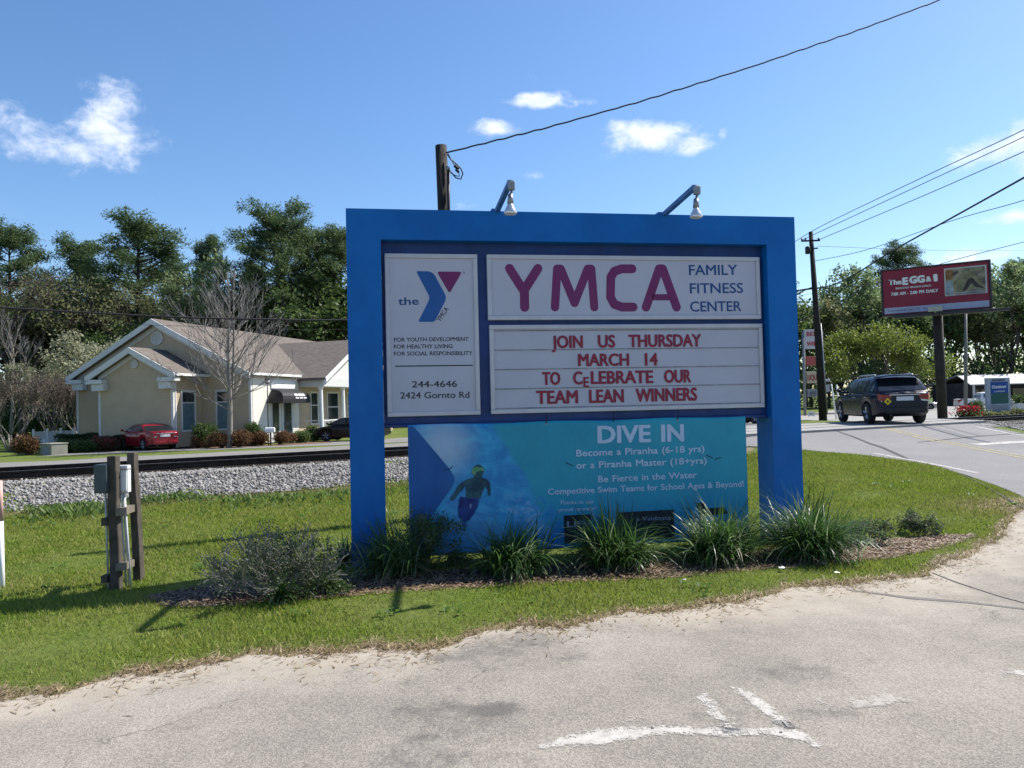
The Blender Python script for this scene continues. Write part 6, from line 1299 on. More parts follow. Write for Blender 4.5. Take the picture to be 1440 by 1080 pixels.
def make_leafy(seed, H=11, cw=3.4, mat='leaf_mid', leaf=(.34, .22), per=70, depth=4, trunk_h=.28, name='leafy_tree', bark='bark', airy=.35, rad=.24, tall=1.0, blob=1.0):
    r = np.random.RandomState(seed); root = empty(name); out, ends = [], []
    th = H*trunk_h; pts = [np.array([0, 0, -.3]), np.array([r.uniform(-.1, .1), r.uniform(-.1, .1), th*.5]), np.array([r.uniform(-.25, .25), r.uniform(-.25, .25), th])]; out.append((pts, [rad*1.15, rad, rad*.85], 5))
    for k in range(4): a = k*1.57+r.uniform(-.4, .4); grow(r, pts[-1], np.array([math.cos(a)*.55*cw/3.4, math.sin(a)*.55*cw/3.4, .9*tall]), H*.27, rad*.62, depth-1, out, ends, .6, .18, (2, 3), .74)
    ends = np.array(ends); s = np.array([cw/max(1e-3, np.percentile(np.abs(ends[:, 0]), 92)), cw/max(1e-3, np.percentile(np.abs(ends[:, 1]), 92)), 1])
    zt = np.percentile(ends[:, 2], 97); f = lambda p: np.array([p[0]*s[0]*min(1, max(0, p[2]/th-.4)), p[1]*s[1]*min(1, max(0, p[2]/th-.4)), p[2] if p[2] < th else th+(p[2]-th)*(H-th)/(zt-th)])
    out = [([f(q) if d < 5 else q for q in p], rr, d) for p, rr, d in out]; ends = np.array([f(q) for q in ends])
    skeleton_mb(out).build('trunk', MT[bark], root)
    sel = ends[r.rand(len(ends)) > airy]; rad_ = [(q, q, q*.8) for q in r.uniform(.45, 1.05, len(sel))*cw/3.2*blob]
    np_mesh('crown', leaf_quads(r, blob_points(r, sel, rad_, per, .15), leaf[0], leaf[1]), 4, MT[mat], root); return root
def make_bare(seed, H=8, spread=.5, depth=6, rad=.16, multi=1, name='bare_tree', mat='twig', cw=2.6, leafm=None, th=.2):
    r = np.random.RandomState(seed); root = empty(name); out, ends = [], []
    for k in range(multi):
        a = k*6.283/multi+r.uniform(-.4, .4); tilt = .12 if multi == 1 else .38; d = np.array([math.cos(a)*tilt, math.sin(a)*tilt, 1])
        h0 = H*th if multi > 1 else H*th*1.4
        b = np.array([math.cos(a)*.12*(multi > 1), math.sin(a)*.12*(multi > 1), -.15])
        p1 = b+d*h0*.6; p2 = b+d*h0; out.append(([b, p1, p2], [rad*1.15, rad, rad*.9], 6))
        for q in range(3 if multi == 1 else 2): aa = r.uniform(0, 6.283) if multi > 1 else q*2.1+r.uniform(-.4, .4); grow(r, p2, d+np.array([math.cos(aa)*.55, math.sin(aa)*.55, .25]), H*.27, rad*.6, depth-2, out, ends, spread, .22, (2, 4), .72, .13)
        if multi == 1: grow(r, p2, d+r.randn(3)*.08, H*.36, rad*.8, depth-1, out, ends, spread, .2, (2, 4), .70, .09)
    ends = np.array(ends); zt = np.percentile(ends[:, 2], 99); sx = cw/np.percentile(np.abs(ends[:, :2]), 93); h0 = H*th
    f = lambda p: np.array([p[0]*(1+(sx-1)*min(1, max(0, p[2]/h0-.6))), p[1]*(1+(sx-1)*min(1, max(0, p[2]/h0-.6))), p[2] if p[2] < h0 else h0+(p[2]-h0)*(H-h0)/(zt-h0)])
    out = [([f(q) for q in p], [max(x, .011) for x in rr], d) for p, rr, d in out]
    skeleton_mb([o for o in out if o[2] >= 3]).build('trunk', MT['bark_pale'], root, smooth=True); skeleton_mb([o for o in out if o[2] < 3]).build('twigs', MT[mat], root)
    if leafm: c = np.array([f(q) for q in ends]); c = np.repeat(c, leafm[1], 0)+r.randn(len(c)*leafm[1], 3)*.22; np_mesh('buds', leaf_quads(r, c, .10, .05), 4, MT[leafm[0]], root)
    return root
def make_leader(seed, H):
    r = np.random.RandomState(seed); root = empty('bare_tree'); out, ends = [], []
    tr = [np.array([.10*math.sin(t*3)+.05*math.sin(t*9), .08*math.sin(t*4+1), H*t*.97-.15*(t == 0)]) for t in np.linspace(0, 1, 12)]; out.append((tr, list(np.linspace(.15, .016, 12)), 6))
    tr2 = [tr[3]+np.array([.05+.30*t+.05*math.sin(5*t), .1*t, H*.66*t]) for t in np.linspace(0, 1, 9)]; out.append((tr2, list(np.linspace(.085, .013, 9)), 5))
    for i in range(52):
        t = .20+.76*(i/52); src = tr if i % 3 else tr2; tt = t if src is tr else max(0, (t-.25)/.72); p = np.array([np.interp(tt, np.linspace(0, 1, len(src)), [q[j] for q in src]) for j in range(3)])
        L = H*(.40*(1-t)**.65+.05)*r.uniform(.6, 1.1); a = i*2.4+r.uniform(-.4, .4); up = .30+.9*t+r.uniform(-.15, .2)
        grow(r, p, np.array([math.cos(a), math.sin(a), up]), L*.62, .030*(1-t)+.012, 3 if t < .75 else 2, out, ends, .48, .16, (2, 4), .66, .10)
    out = [(p, [max(x, .0075) for x in rr], d) for p, rr, d in out]
    skeleton_mb([o for o in out if o[2] >= 3]).build('trunk', MT['bark_pale'], root, smooth=True); skeleton_mb([o for o in out if o[2] < 3]).build('twigs', MT['twig'], root)
    return root
def make_bush(seed, w=1.0, h=1.0, d=None, mat='leaf_hedge', n=3600, leaf=(.10, .06), name='shrub', lumps=9, boxy=False, base=.0):
    r = np.random.RandomState(seed); d = d or w; cs, rs_ = [], []
    for i in range(lumps): a = r.uniform(0, 6.283); q = math.sqrt(r.rand())*.55; cs.append((math.cos(a)*q*w/2, math.sin(a)*q*d/2, h*(base+r.uniform(.35, .62)))); k = r.uniform(.5, .75); rs_.append((k*w*.42, k*d*.42, h*r.uniform(.30, .40)))
    p = blob_points(r, cs, rs_, n//lumps, .5); p[:, 2] = np.clip(p[:, 2], .02, None)
    if boxy: x = r.uniform(-w/2, w/2, n); y = r.uniform(-d/2, d/2, n); z = h*(1-np.abs(r.randn(n))*.16); z = np.where(r.rand(n) < .55, z, h*r.rand(n)); p = np.stack([x, y, np.clip(z+.06*h*np.sin(x*3.1)*np.cos(y*3), .02, None)], -1)
    root = empty(name); np_mesh('foliage', leaf_quads(r, p, leaf[0], leaf[1], .2), 4, MT[mat], root)
    tw = MB()
    for i in range(10): a = r.uniform(0, 6.283); e = np.array([math.cos(a)*w*.3*r.rand(), math.sin(a)*d*.3*r.rand(), h*.6]); tw.tube([(e[0]*.25, e[1]*.25, -.05), e*.6, e], [.02, .014, .008], 4, caps=False)
    tw.build('stems', MT['bark'], root); return root
_used = set()
def put(proto, x, y, s=1.0, rz=0.0, label=None, cat=None, group=None, sz=None, dz=0.0, name=None):
    o = proto if proto.name not in _used else copy_tree(proto); _used.add(proto.name); _used.add(o.name)
    o.location = (x, y, tz(x, y)+dz); o.rotation_euler = (0, 0, rz); o.scale = (s, s, sz or s); return tag(o, label, cat, group)
def put_px(proto, px, Y, ptop, h, wscale=1.0, **k):
    """stand a plant of own height h so that its top shows at pixel (px, ptop)"""
    t = P(px, ptop, Y); z = tz(t[0], Y); sz = (t[2]-z)/h; return put(proto, t[0], Y, sz*wscale, sz=sz, **k)

def far_trees():
    pA = make_pine(1, 20, 3.1, .56, 60); pB = make_pine(2, 20, 3.6, .48, 72); pC = make_pine(3, 20, 2.7, .40, 60, flat=.7); pD = make_pine(4, 20, 4.2, .34, 92, per=84)
    G_ = 'pines behind the house'
    for (pr, px, Y, top, ws, rz, lab) in [
        (pB, 16, 74, 324, 1.0, .3, 'tall dark pine at the left edge of the photo behind the bare myrtles'), (pA, 100, 78, 343, .92, 1.4, 'mid-height pine with a domed crown, second from the left edge'),
        (pA, 190, 72, 313, 1.35, 2.2, 'tall pine with a round crown and bare straight trunk above the house gable'), (pC, 243, 80, 366, .7, .9, 'small pine just right of the tall round-crowned pine'),
        (pC, 150, 84, 392, .8, 2.0, 'small pine between the domed pine and the round-crowned pine'), (pC, 301, 79, 336, .75, 3.0, 'slim narrow pine rising above the pale green spring tree'),
        (pD, 388, 70, 302, 1.05, .4, 'largest dark pine left of the blue sign, wide crown'), (pD, 436, 74, 330, .9, 2.6, 'broad dark pine between the largest pine and the blue sign'),
        (pB, 476, 73, 328, 1.0, 4.1, 'dark pine whose crown touches the left edge of the blue sign'), (pC, 352, 76, 372, .95, 5.0, 'shorter dark pine leaning on the left flank of the largest pine'),
        (pB, 56, 84, 398, .7, 2.8, 'half hidden pine between the two leftmost pines')]:
        put_px(pr, px, Y, top, 20.2, ws, rz=rz, label=lab, cat='pine tree', group=G_)
    # hidden ones behind the sign keep the tree line going
    for i, (px, Y, top) in enumerate(((560, 76, 335), (640, 80, 350), (730, 78, 345), (820, 84, 360), (910, 88, 350), (1000, 92, 365), (1080, 96, 370), (-70, 76, 340), (-160, 80, 330))):
        put_px((pB, pA, pD)[i % 3], px, Y, top, 20.2, 1.0, rz=i*1.1, label='tall dark pine hidden behind the blue sign or out of the picture', cat='pine tree', group='pines of the tree line out of sight')
    lo = make_leafy(11, 11, 3.6, 'leaf_olive', (.28, .11), 58, airy=.25, blob=1.2); lb = make_leafy(12, 11, 3.6, 'leaf_brown', (.30, .055), 46, airy=.3, blob=1.2); ld = make_leafy(13, 11, 3.9, 'leaf_dark', (.30, .19), 130, airy=.1, blob=1.2); lp = make_leafy(14, 11, 2.6, 'leaf_pale', (.30, .16), 34, airy=.2); lm = make_leafy(15, 11, 3.6, 'leaf_mid', (.36, .22), 60, airy=.1, blob=1.15)
    U = 'understorey trees behind the house'
    for i, (pr, px, Y, top, ws, lab) in enumerate([
        (lb, 30, 66, 388, 1.1, 'brownish half-leafed tree at the left edge below the pines'), (lo, 75, 70, 402, 1.0, 'olive tree below the domed pine at the left'), (ld, 48, 74, 430, 1.3, 'dark leafy tree low behind the left bare myrtle'),
        (lo, 118, 68, 392, 1.0, 'olive brown tree below the domed pine crown'), (lb, 158, 69, 412, 1.0, 'brown spring tree left of the straight pine trunk'), (ld, 140, 76, 432, 1.4, 'dark leafy tree deep between the olive and brown trees left of the house'),
        (lm, 182, 63, 455, .9, 'fresh green tree just above the left slope of the house roof'), (lo, 225, 68, 405, 1.0, 'olive tree right of the straight pine trunk'), (lb, 262, 72, 396, 1.0, 'brown twiggy tree above the house ridge, left of the pale tree'),
        (lp, 292, 67, 366, 1.0, 'pale green spring tree above the house roof'), (lo, 330, 72, 412, 1.1, 'olive tree behind the top of the bare tree'), (ld, 365, 76, 425, 1.3, 'dark tree under the left side of the largest pine'),
        (ld, 410, 72, 405, 1.3, 'dark tree under the largest pine, above the wing roof'), (lm, 452, 70, 398, 1.0, 'green tree above the right end of the house roof'), (ld, 480, 78, 420, 1.3, 'dark tree behind the wing, at the edge of the blue sign'),
        (ld, 10, 80, 440, 1.5, 'dark tree in the far left corner behind the bare myrtles'), (ld, 95, 80, 440, 1.5, 'dark tree behind the cream blossom trees'), (ld, 205, 80, 430, 1.4, 'dark tree behind the house gable peak'), (ld, 290, 82, 440, 1.4, 'dark tree low behind the house ridge')]):
        put_px(pr, px, Y, top, 11.2, ws, rz=i*.9, label=lab, cat='tree', group=U)
    for i, (px, Y, top) in enumerate(((545, 74, 410), (620, 78, 415), (700, 80, 405), (780, 84, 420), (860, 88, 410), (940, 94, 420), (1020, 98, 415), (1085, 102, 420), (-60, 72, 410), (-140, 74, 420))):
        put_px((ld, lm, lo)[i % 3], px, Y, top, 11.2, 1.4, rz=i, label='leafy tree of the tree line, hidden behind the blue sign or out of the picture', cat='tree', group='leafy trees out of sight')
    bl = make_leafy(21, 7, 2.2, 'leaf_bloom', (.16, .11), 60, airy=.05, trunk_h=.2, name='blossoming_tree', bark='bark', rad=.12); B_ = 'cream blossom trees left of the house'
    put_px(bl, 118, 56, 478, 7.1, 1.15, rz=.4, label='cream blossoming tree reaching above the left eave of the house', cat='tree', group=B_); put_px(bl, 152, 60, 482, 7.1, 1.0, rz=2.2, label='cream blossoming tree partly behind the rising roof edge', cat='tree', group=B_); put_px(bl, 72, 58, 505, 7.1, 1.0, rz=4.2, label='lower cream blossoming tree behind the two bare myrtles', cat='tree', group=B_)
    my = make_bare(31, 5.2, .5, 6, .055, 6, 'crape_myrtle', 'twig_red', 1.9, ('leaf_brown', 4), .24); my2 = make_bare(32, 5.2, .5, 6, .05, 7, 'crape_myrtle', 'twig_red', 2.0, ('leaf_brown', 4), .26); M_ = 'bare crape myrtles left of the house'
    put_px(my, 14, 44, 520, 5.3, 1.05, rz=.3, label='bare multi-stemmed myrtle at the left edge beside the dark bush', cat='tree', group=M_); put_px(my2, 76, 48.5, 524, 5.3, 1.0, rz=1.7, label='bare spreading myrtle behind the low white fence', cat='tree', group=M_); put_px(my, 112, 51, 530, 5.3, .9, rz=2.9, label='bare myrtle against the left corner of the house', cat='tree', group=M_); put_px(my2, -40, 47, 520, 5.3, 1.0, rz=3.9, label='bare myrtle just outside the left edge of the photo', cat='tree', group=M_)
    pb = make_bare(34, 13, .42, 6, .13, 1, 'bare_tree', 'twig', 2.6, None, .3); put_px(pb, 12, 58, 430, 13.2, .9, label='tall thin bare tree with pale trunk at the left edge', cat='tree')
    yt = make_leader(35, 8.4)
    t = P(328, 600, 41.3); q = P(318, 372, 41.3); z = tz(t[0], 41.3); s_ = (q[2]-z)/8.5; put(yt, t[0]-.25, 41.3, s_*1.0, .6, 'bare grey tree standing in the planting bed before the house', 'tree', sz=s_)
    # right side
    rp = make_leafy(41, 15, 3.4, 'leaf_pale', (.42, .26), 26, depth=5, airy=.35, trunk_h=.25, rad=.2, tall=1.3); rd = make_leafy(42, 15, 4.2, 'leaf_dark', (.5, .32), 70, depth=4, airy=.05, trunk_h=.2, rad=.26, tall=1.3, blob=1.15); ry = make_leafy(43, 8, 3.6, 'leaf_yellow', (.26, .18), 110, airy=.0, trunk_h=.14, rad=.2, blob=1.2); ro = make_leafy(44, 15, 3.6, 'leaf_olive', (.42, .22), 40, depth=5, airy=.2, trunk_h=.22, rad=.22, tall=1.3)
    Rg = 'trees behind the billboard'
    for i, (pr, px, Y, top, ws, h, lab) in enumerate([
        (rp, 1204, 112, 380, .9, 15.2, 'tall thin spring tree between the utility pole and the billboard'), (ro, 1160, 108, 425, 1.0, 15.2, 'olive tree right behind the leaning utility pole'), (rd, 1180, 118, 440, 1.3, 15.2, 'dark tree low between the utility pole and the yellow-green tree'),
        (rd, 1228, 116, 425, 1.2, 15.2, 'dark tree behind the left end of the billboard'), (ro, 1232, 120, 398, .9, 15.2, 'thin olive tree just left of the billboard'), (rd, 1275, 112, 440, 1.3, 15.2, 'dark tree under the billboard, left of its pole'),
        (rd, 1330, 114, 430, 1.3, 15.2, 'dark tree directly behind the billboard pole'), (ro, 1370, 110, 440, 1.1, 15.2, 'olive tree under the right end of the billboard'), (rp, 1418, 108, 372, 1.1, 15.2, 'tall pale spring tree right of the billboard'),
        (rd, 1405, 116, 432, 1.3, 15.2, 'dark tree behind the garden sign'), (rd, 1450, 112, 425, 1.3, 15.2, 'dark tree at the right edge of the photo'), (rp, 1395, 122, 398, .9, 15.2, 'pale thin tree peeking past the right edge of the billboard'), (rd, 1136, 122, 450, 1.3, 15.2, 'dark tree right beside the blue sign, behind the store sign'), (ro, 1130, 126, 432, 1.0, 15.2, 'olive tree rising left of the leaning pole'),
        (rd, 1520, 112, 430, 1.4, 15.2, 'dark tree outside the right edge of the photo'), (rd, 1600, 112, 420, 1.4, 15.2, 'dark tree further outside the right edge of the photo')]):
        put_px(pr, px, Y, top, h, ws, rz=i*1.3, label=lab, cat='tree', group=Rg)
    put_px(ry, 1222, 78, 463, 8.1, .95, rz=.2, label='bright yellow-green tree behind the dark wagon, its left half', cat='tree', group='yellow-green trees'); put_px(ry, 1272, 82, 474, 8.1, .95, rz=2.3, label='yellow-green tree left of the billboard pole', cat='tree', group='yellow-green trees')
    pq = make_pine(7, 20, 3.4, .62, 56, flat=.8); put_px(pq, 1257, 124, 350, 20.2, 1.0, rz=1.0, label='lone dark pine rising above the left end of the billboard', cat='pine tree'); put_px(pq, 1442, 120, 368, 20.2, .9, rz=3.0, label='dark pine at the right edge of the photo above the pale tree', cat='pine tree')
    # a distant wood that reads as one mass, and the thicket under the trees
    r = np.random.RandomState(6); c = []
    for i in range(300):
        px = -420+i*3.05; Y = 66+r.uniform(0, 10); p = P(px, 560, Y); c.append((p[0], Y, r.uniform(.2, 2.6)))
    for i in range(220):
        px = 1060+i*2.6; Y = 104+r.uniform(0, 12); p = P(px, 545, Y); c.append((p[0], Y, r.uniform(.2, 6.0)))
    pts = blob_points(r, c, [(q*1.2, q, q) for q in r.uniform(.8, 1.7, len(c))], 95, .2); pts[:, 2] = np.clip(pts[:, 2], -.25, None)
    tag(np_mesh('thicket', leaf_quads(r, pts, .34, .2), 4, MT['leaf_dark']), 'dark thicket of undergrowth below the trees', 'undergrowth', kind='stuff')
    r = np.random.RandomState(5); c = []
    for i in range(420): px = -500+i*5.2; Y = 100+r.uniform(0, 14) if px < 1100 else 132+r.uniform(0, 14); p = P(px, 500, Y); c.append((p[0], Y, r.uniform(1, 7.5)+(1.5 if px > 1100 else 0)))
    pts = blob_points(r, c, [(q, q, q*1.1) for q in r.uniform(1.6, 3.2, len(c))], 85, .2); pts[:, 2] = np.clip(pts[:, 2], -.2, None)
    tag(np_mesh('distant_wood', leaf_quads(r, pts, .8, .55), 4, MT['leaf_dark']), 'dark distant wood closing the view behind all the trees', 'wood', kind='stuff')
far_trees()

def house_shrubs():
    by = make_bush(51, 1.5, 1.25, mat='leaf_yellow' if False else 'leaf_mid', n=5200, leaf=(.09, .06)); rd = make_bush(52, 1.5, .95, mat='leaf_red', n=4200); gr = make_bush(53, 1.2, .9, mat='leaf_dark', n=3600); hd = make_bush(54, 3.0, 1.0, 1.0, mat='leaf_hedge', n=6000, boxy=True, name='hedge'); fl = make_bush(55, 1.3, .95, mat='leaf_red', n=2600); 
    S_ = 'shrubs in the bed before the house'
    def at_px(pr, px, py, Y, s, sz, lab, grp=S_, rz=0, cat='shrub'): p = P(px, py, Y); return put(pr, p[0], Y, s, rz, lab, cat, grp, sz=sz)
    at_px(by, 290, 612, 42.6, 1.05, 1.2, 'rounded yellow-green shrub left of the bare tree before the house'); at_px(by, 354, 604, 44.0, .85, 1.15, 'rounded yellow-green shrub right of the bare tree, half behind the red hedge', rz=1.5)
    at_px(rd, 312, 622, 41.4, 1.0, .95, 'low reddish shrub in front of the bare tree trunk'); at_px(rd, 336, 618, 41.9, 1.05, 1.05, 'reddish shrub right of the bare tree trunk', rz=2); at_px(rd, 277, 620, 42.0, .7, .85, 'small dark reddish shrub at the left end of the planting bed', rz=4)
    at_px(gr, 363, 612, 44.6, .9, 1.0, 'dark green shrub under the left end of the awning'); at_px(rd, 368, 614, 43.6, .85, .9, 'reddish ball shrub left of the mailbox', rz=1); at_px(rd, 393, 614, 44.0, .8, .85, 'reddish ball shrub right of the mailbox', rz=3); at_px(rd, 409, 612, 45.2, .7, .7, 'small reddish ball shrub right of the door', rz=5)
    at_px(gr, 426, 612, 46.0, .95, .9, 'dark ball shrub before the left porch railing'); at_px(gr, 440, 606, 47.4, .8, 1.25, 'taller green shrub beside the porch column', rz=2); at_px(gr, 470, 598, 50.2, 1.2, 1.3, 'dark shrub on the far side of the porch above the black car', rz=1)
    L_ = 'shrubs left of the red sedan'
    at_px(rd, 42, 634, 40.6, 1.15, 1.15, 'dark reddish round bush left of the utility cabinet', L_); at_px(hd, 118, 618, 44.6, 1.0, .9, 'dark clipped hedge against the left part of the house wall', L_, cat='hedge'); at_px(hd, 158, 618, 43.2, .75, .8, 'dark clipped hedge directly behind the red sedan', L_, .2, 'hedge')
    at_px(gr, 96, 629, 41.6, 1.1, .9, 'green shrub right of the utility cabinet', L_, 1); at_px(gr, 120, 630, 41.4, 1.1, .85, 'low grey-green shrub in front of the clipped hedge', L_, 2.4); at_px(fl, 146, 626, 42.0, 1.0, .95, 'shrub with pink-red flowers left of the red sedan', L_)
    r = np.random.RandomState(8); f = [o for o in bpy.data.objects if o.get('label', '').startswith('shrub with pink-red')][0]; c = r.randn(220, 3)*np.array([.33, .33, .14])+[0, 0, .62]; np_mesh('flowers', leaf_quads(r, c, .11, .09), 4, MT['flower_pink'], f)
    # right: flower pot and small plants at the garden sign
    Y = 40.3; q = P(1362, 587, Y); z = tz(q[0], Y); root = empty('flower_tub', (q[0], Y, z), label='dark tub of red flowers left of the garden sign', cat='planter'); MB().lathe([(.30, 0), (.42, .10), (.46, .42), (.40, .44), (.38, .38)], (0, 0, 0), 16).build('tub', simple('dark_tub', (.03, .035, .05), .2, 4, .7), root, smooth=True)
    c = r.randn(700, 3)*np.array([.26, .26, .12])+[0, 0, .72]; np_mesh('flowers', leaf_quads(r, c, .13, .10), 4, MT['flower_red'], root); c = r.randn(900, 3)*np.array([.3, .3, .13])+[.05, 0, .58]; np_mesh('leaves', leaf_quads(r, c, .12, .07), 4, MT['leaf_mid'], root)
    gl = make_bush(61, 1.1, 1.25, mat='leaf_mid', n=1900, leaf=(.13, .06)); at_px(gl, 1371, 582, 42.6, .9, 1.05, 'loose green shrub just behind the tub of red flowers', None)
    sm = make_bush(62, .9, .45, mat='leaf_olive', n=1500); g = 'low plants on the mound of the garden sign'
    for i, (px, py, Y, s, lab) in enumerate(((1373, 584, 41.2, .8, 'small olive plant between the flower tub and the garden sign'), (1385, 585, 40.9, 1.2, 'dark low plant at the left foot of the garden sign'), (1402, 585, 40.9, 1.0, 'low plant in front of the middle of the garden sign'), (1417, 584, 41.2, 1.0, 'low plant at the right foot of the garden sign'), (1430, 583, 41.4, 1.3, 'grassy plant right of the garden sign'))): p = P(px, py, Y); put(sm, p[0], Y, s, i*1.2, lab, 'plant', g, dz=.12)
    Y = 58; q = P(1436, 575, Y); root = empty('planter_box', (q[0], Y, tz(q[0], Y)), label='pale planter with a leafy plant at the right edge of the photo', cat='planter'); MB().box(-.55, .55, -.4, .4, 0, .85).build('box', MT['siding_trim'], root, bevel=.04); c = r.randn(800, 3)*np.array([.35, .25, .2])+[0, 0, 1.1]; np_mesh('leaves', leaf_quads(r, c, .16, .09), 4, MT['leaf_mid'], root)
house_shrubs()

# ---- plants in the bed below the sign
def strap_clump(seed, n, length, width, spread, pale=.18, name='grass_clump', stand=.9):
    r = np.random.RandomState(seed); root = empty(name)
    for part_, k, mat in (('leaves', int(n*(1-pale)), MT['liriope']), ('pale_leaves', int(n*pale*.6), MT['liriope_pale']), ('dead_leaves', int(n*.10), MT['liriope_dead'])):
        V = []; a = r.uniform(0, 6.283, k); base = r.randn(k, 2)*spread*.32; Lh = length*r.uniform(.55, 1.15, k); el = np.clip(r.beta(2.2, 2.0, k), .03, .97)*1.25*stand+.12; el = el+(.75 if part_ == 'dead_leaves' else 0)+.25*np.sin(a*2+seed)*(r.rand(k) < .5); Lh = Lh*(1+.22*np.sin(a*3+seed*1.7))*(.8 if part_ == 'dead_leaves' else 1); w = width*r.uniform(.7, 1.3, k)
        segs = 6; t = np.linspace(0, 1, segs+1)
        dirx, diry = np.cos(a), np.sin(a); tw = r.uniform(-.5, .5, k)
        prev = None; ang = np.pi/2-np.abs(el-.0)*.55-.02; px = np.zeros(k); pz = np.zeros(k); pts = [(px.copy(), pz.copy())]
        curv = el*r.uniform(.8, 2.6, k)
        for i in range(segs): px = px+np.cos(ang)*Lh/segs; pz = pz+np.sin(ang)*Lh/segs; ang = ang-curv/segs*(1+.8*t[i]); pts.append((px.copy(), np.maximum(pz, .01)))
        for i in range(segs):
            w0 = w*(1-t[i]**2.2)*(.55+.9*min(1, t[i]*3))*.5; w1 = w*(1-t[i+1]**2.2)*(.55+.9*min(1, t[i+1]*3))*.5
            def pt(j, ww, sg): return np.stack([base[:, 0]+dirx*pts[j][0]-diry*ww*sg, base[:, 1]+diry*pts[j][0]+dirx*ww*sg, pts[j][1]+tw*ww*sg], -1)
            V.append(np.stack([pt(i, w0, -1), pt(i, w0, 1), pt(i+1, w1, 1), pt(i+1, w1, -1)], 1))
        Vv = np.stack(V, 1)                       # k, segs, 4, 3
        # shared vertices so that a leaf is one island
        me = bpy.data.meshes.new(part_); vs = np.concatenate([Vv[:, :, 0:2], Vv[:, -1:, [3, 2]]], 1).reshape(-1, 3); nvp = 2*(segs+1)
        F = np.concatenate([(np.arange(k)[:, None]*nvp+np.array([2*i, 2*i+1, 2*i+3, 2*i+2])[None]) for i in range(segs)])
        me.vertices.add(len(vs)); me.vertices.foreach_set('co', vs.astype(np.float32).ravel()); me.loops.add(F.size); me.loops.foreach_set('vertex_index', F.astype(np.int32).ravel()); me.polygons.add(len(F)); me.polygons.foreach_set('loop_start', np.arange(0, F.size, 4, dtype=np.int32)); me.polygons.foreach_set('loop_total', np.full(len(F), 4, dtype=np.int32)); me.materials.append(mat); me.update(calc_edges=True); link_mesh(part_, me, root)
    return root
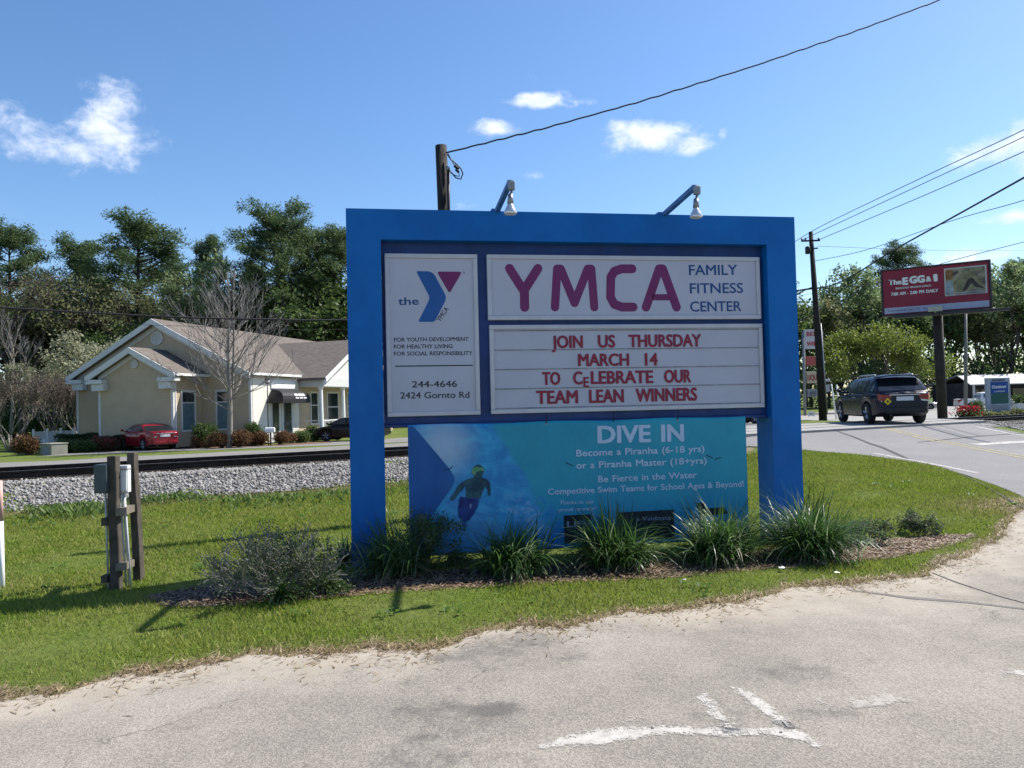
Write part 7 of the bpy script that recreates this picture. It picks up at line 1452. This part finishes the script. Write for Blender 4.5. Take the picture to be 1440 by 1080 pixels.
def bed_plants():
    g = 'strap-leaved grass clumps along the foot of the sign'
    for (seed, px, py, n, L, w, sp, pale, lab) in [
        (71, 562, 806, 760, .62, .0095, .34, .24, 'grass clump at the foot of the left sign post, mixed with a small leafy shrub'), (72, 722, 806, 1000, .60, .010, .33, .2, 'grass clump in front of the swimmer on the banner'),
        (73, 862, 797, 1150, .66, .010, .33, .2, 'grass clump in front of the black sponsor blocks of the banner'), (74, 1012, 790, 1150, .66, .010, .35, .2, 'grass clump below the right end of the banner'), (75, 1138, 783, 1350, .74, .010, .40, .14, 'largest grass clump, covering the foot of the right sign post')]:
        b = flat(px, py); o = strap_clump(seed, n, L, w, sp, pale); put(o, b[0], b[1], 1.0, seed*1.3, lab, 'grass clump', g, sz=.9)
    b = flat(398, 846); o = strap_clump(76, 90, .30, .017, .10, .25); put(o, b[0], b[1]-.02, 1.0, 0, 'small tuft of strap leaves in front of the bare grey shrub', 'grass clump', g)
    b = flat(480, 800); o = strap_clump(77, 90, .42, .014, .16, .2); put(o, b[0], b[1]+.25, 1.0, 0, 'sparse strap-leaved tuft between the grey shrub and the left sign post', 'grass clump', g)
    # twiggy shrub at the left
    def twiggy(seed, H, wid, stems, depth, leafn, mats, name='twiggy_shrub', twr=.004, leaf=(.03, .016), top=.45):
        r = np.random.RandomState(seed); root = empty(name); out, ends = [], []
        for i in range(stems):
            a = r.uniform(0, 6.283); q = r.rand()**.6; d = np.array([math.cos(a)*q*wid/H*.9, math.sin(a)*q*wid/H*.7, 1.0-.35*q]); b = np.array([math.cos(a)*q*wid*.12, math.sin(a)*q*wid*.10, -.03])
            grow(r, b, d, H*.46*r.uniform(.7, 1.1), .0085, depth, out, ends, .5, .07, (2, 3), .62, .12)
        mb = MB()
        for pts, rad, dep in out: mb.tube(pts, [max(twr*.55, x*.8) for x in rad], 4 if dep > 1 else 3, caps=False)
        mb.build('stems', MT['twig'], root)
        e = np.array(ends); e = np.concatenate([e]+[np.array([p[-2], p[-3]]) for p, _, d_ in out if d_ == 0]); e = e[(e[:, 2] > H*top*.5) | (r.rand(len(e)) < .35)]
        for j, (mt, k) in enumerate(mats): 
            s = e[r.rand(len(e)) < .75] if j == 0 else e[(np.sin(e[:, 0]*5+1)+np.sin(e[:, 2]*7)) > .4]
            c = np.repeat(s, k, 0)+r.randn(len(s)*k, 3)*.028; np_mesh('leaves', leaf_quads(r, c, leaf[0], leaf[1], .2), 4, MT[mt], root)
        return root
    b = flat(378, 840); o = twiggy(81, .66, 1.14, 84, 3, 3, [('shrub_grey', 1), ('leaf_hedge', 2)], twr=.005, leaf=(.026, .012)); put(o, b[0], b[1]+.12, 1.0, 0, 'wide half-bare grey shrub left of the left sign post', 'shrub')
    b = flat(598, 800); o = twiggy(82, .66, .40, 20, 2, 4, [('leaf_dark', 6), ('leaf_mid', 4)], leaf=(.030, .015)); put(o, b[0], b[1]+.05, 1.0, 0, 'upright small-leaved shrub behind the leftmost grass clump, before the banner edge', 'shrub')
    o = twiggy(83, .34, .42, 18, 2, 3, [('shrub_grey', 6), ('leaf_mid', 4)]); b = flat(1222, 765); put(o, b[0], b[1], 1.0, 0, 'low thin shrub right of the largest grass clump', 'shrub', 'thin shrubs at the right end of the bed'); b = flat(1292, 752); put(o, b[0], b[1], .95, 2.0, 'sparse green shrub at the far right end of the bed', 'shrub', 'thin shrubs at the right end of the bed')
    o = twiggy(84, .22, .4, 14, 2, 3, [('leaf_mid', 5), ('leaf_dark', 3)]); b = flat(455, 838); put(o, b[0], b[1], 1.0, 0, 'low green plant at the right foot of the half-bare grey shrub', 'plant', 'low plants among the mulch'); b = flat(642, 800); put(o, b[0], b[1]+.1, .9, 1, 'low green plant between the first two grass clumps', 'plant', 'low plants among the mulch')
bed_plants()
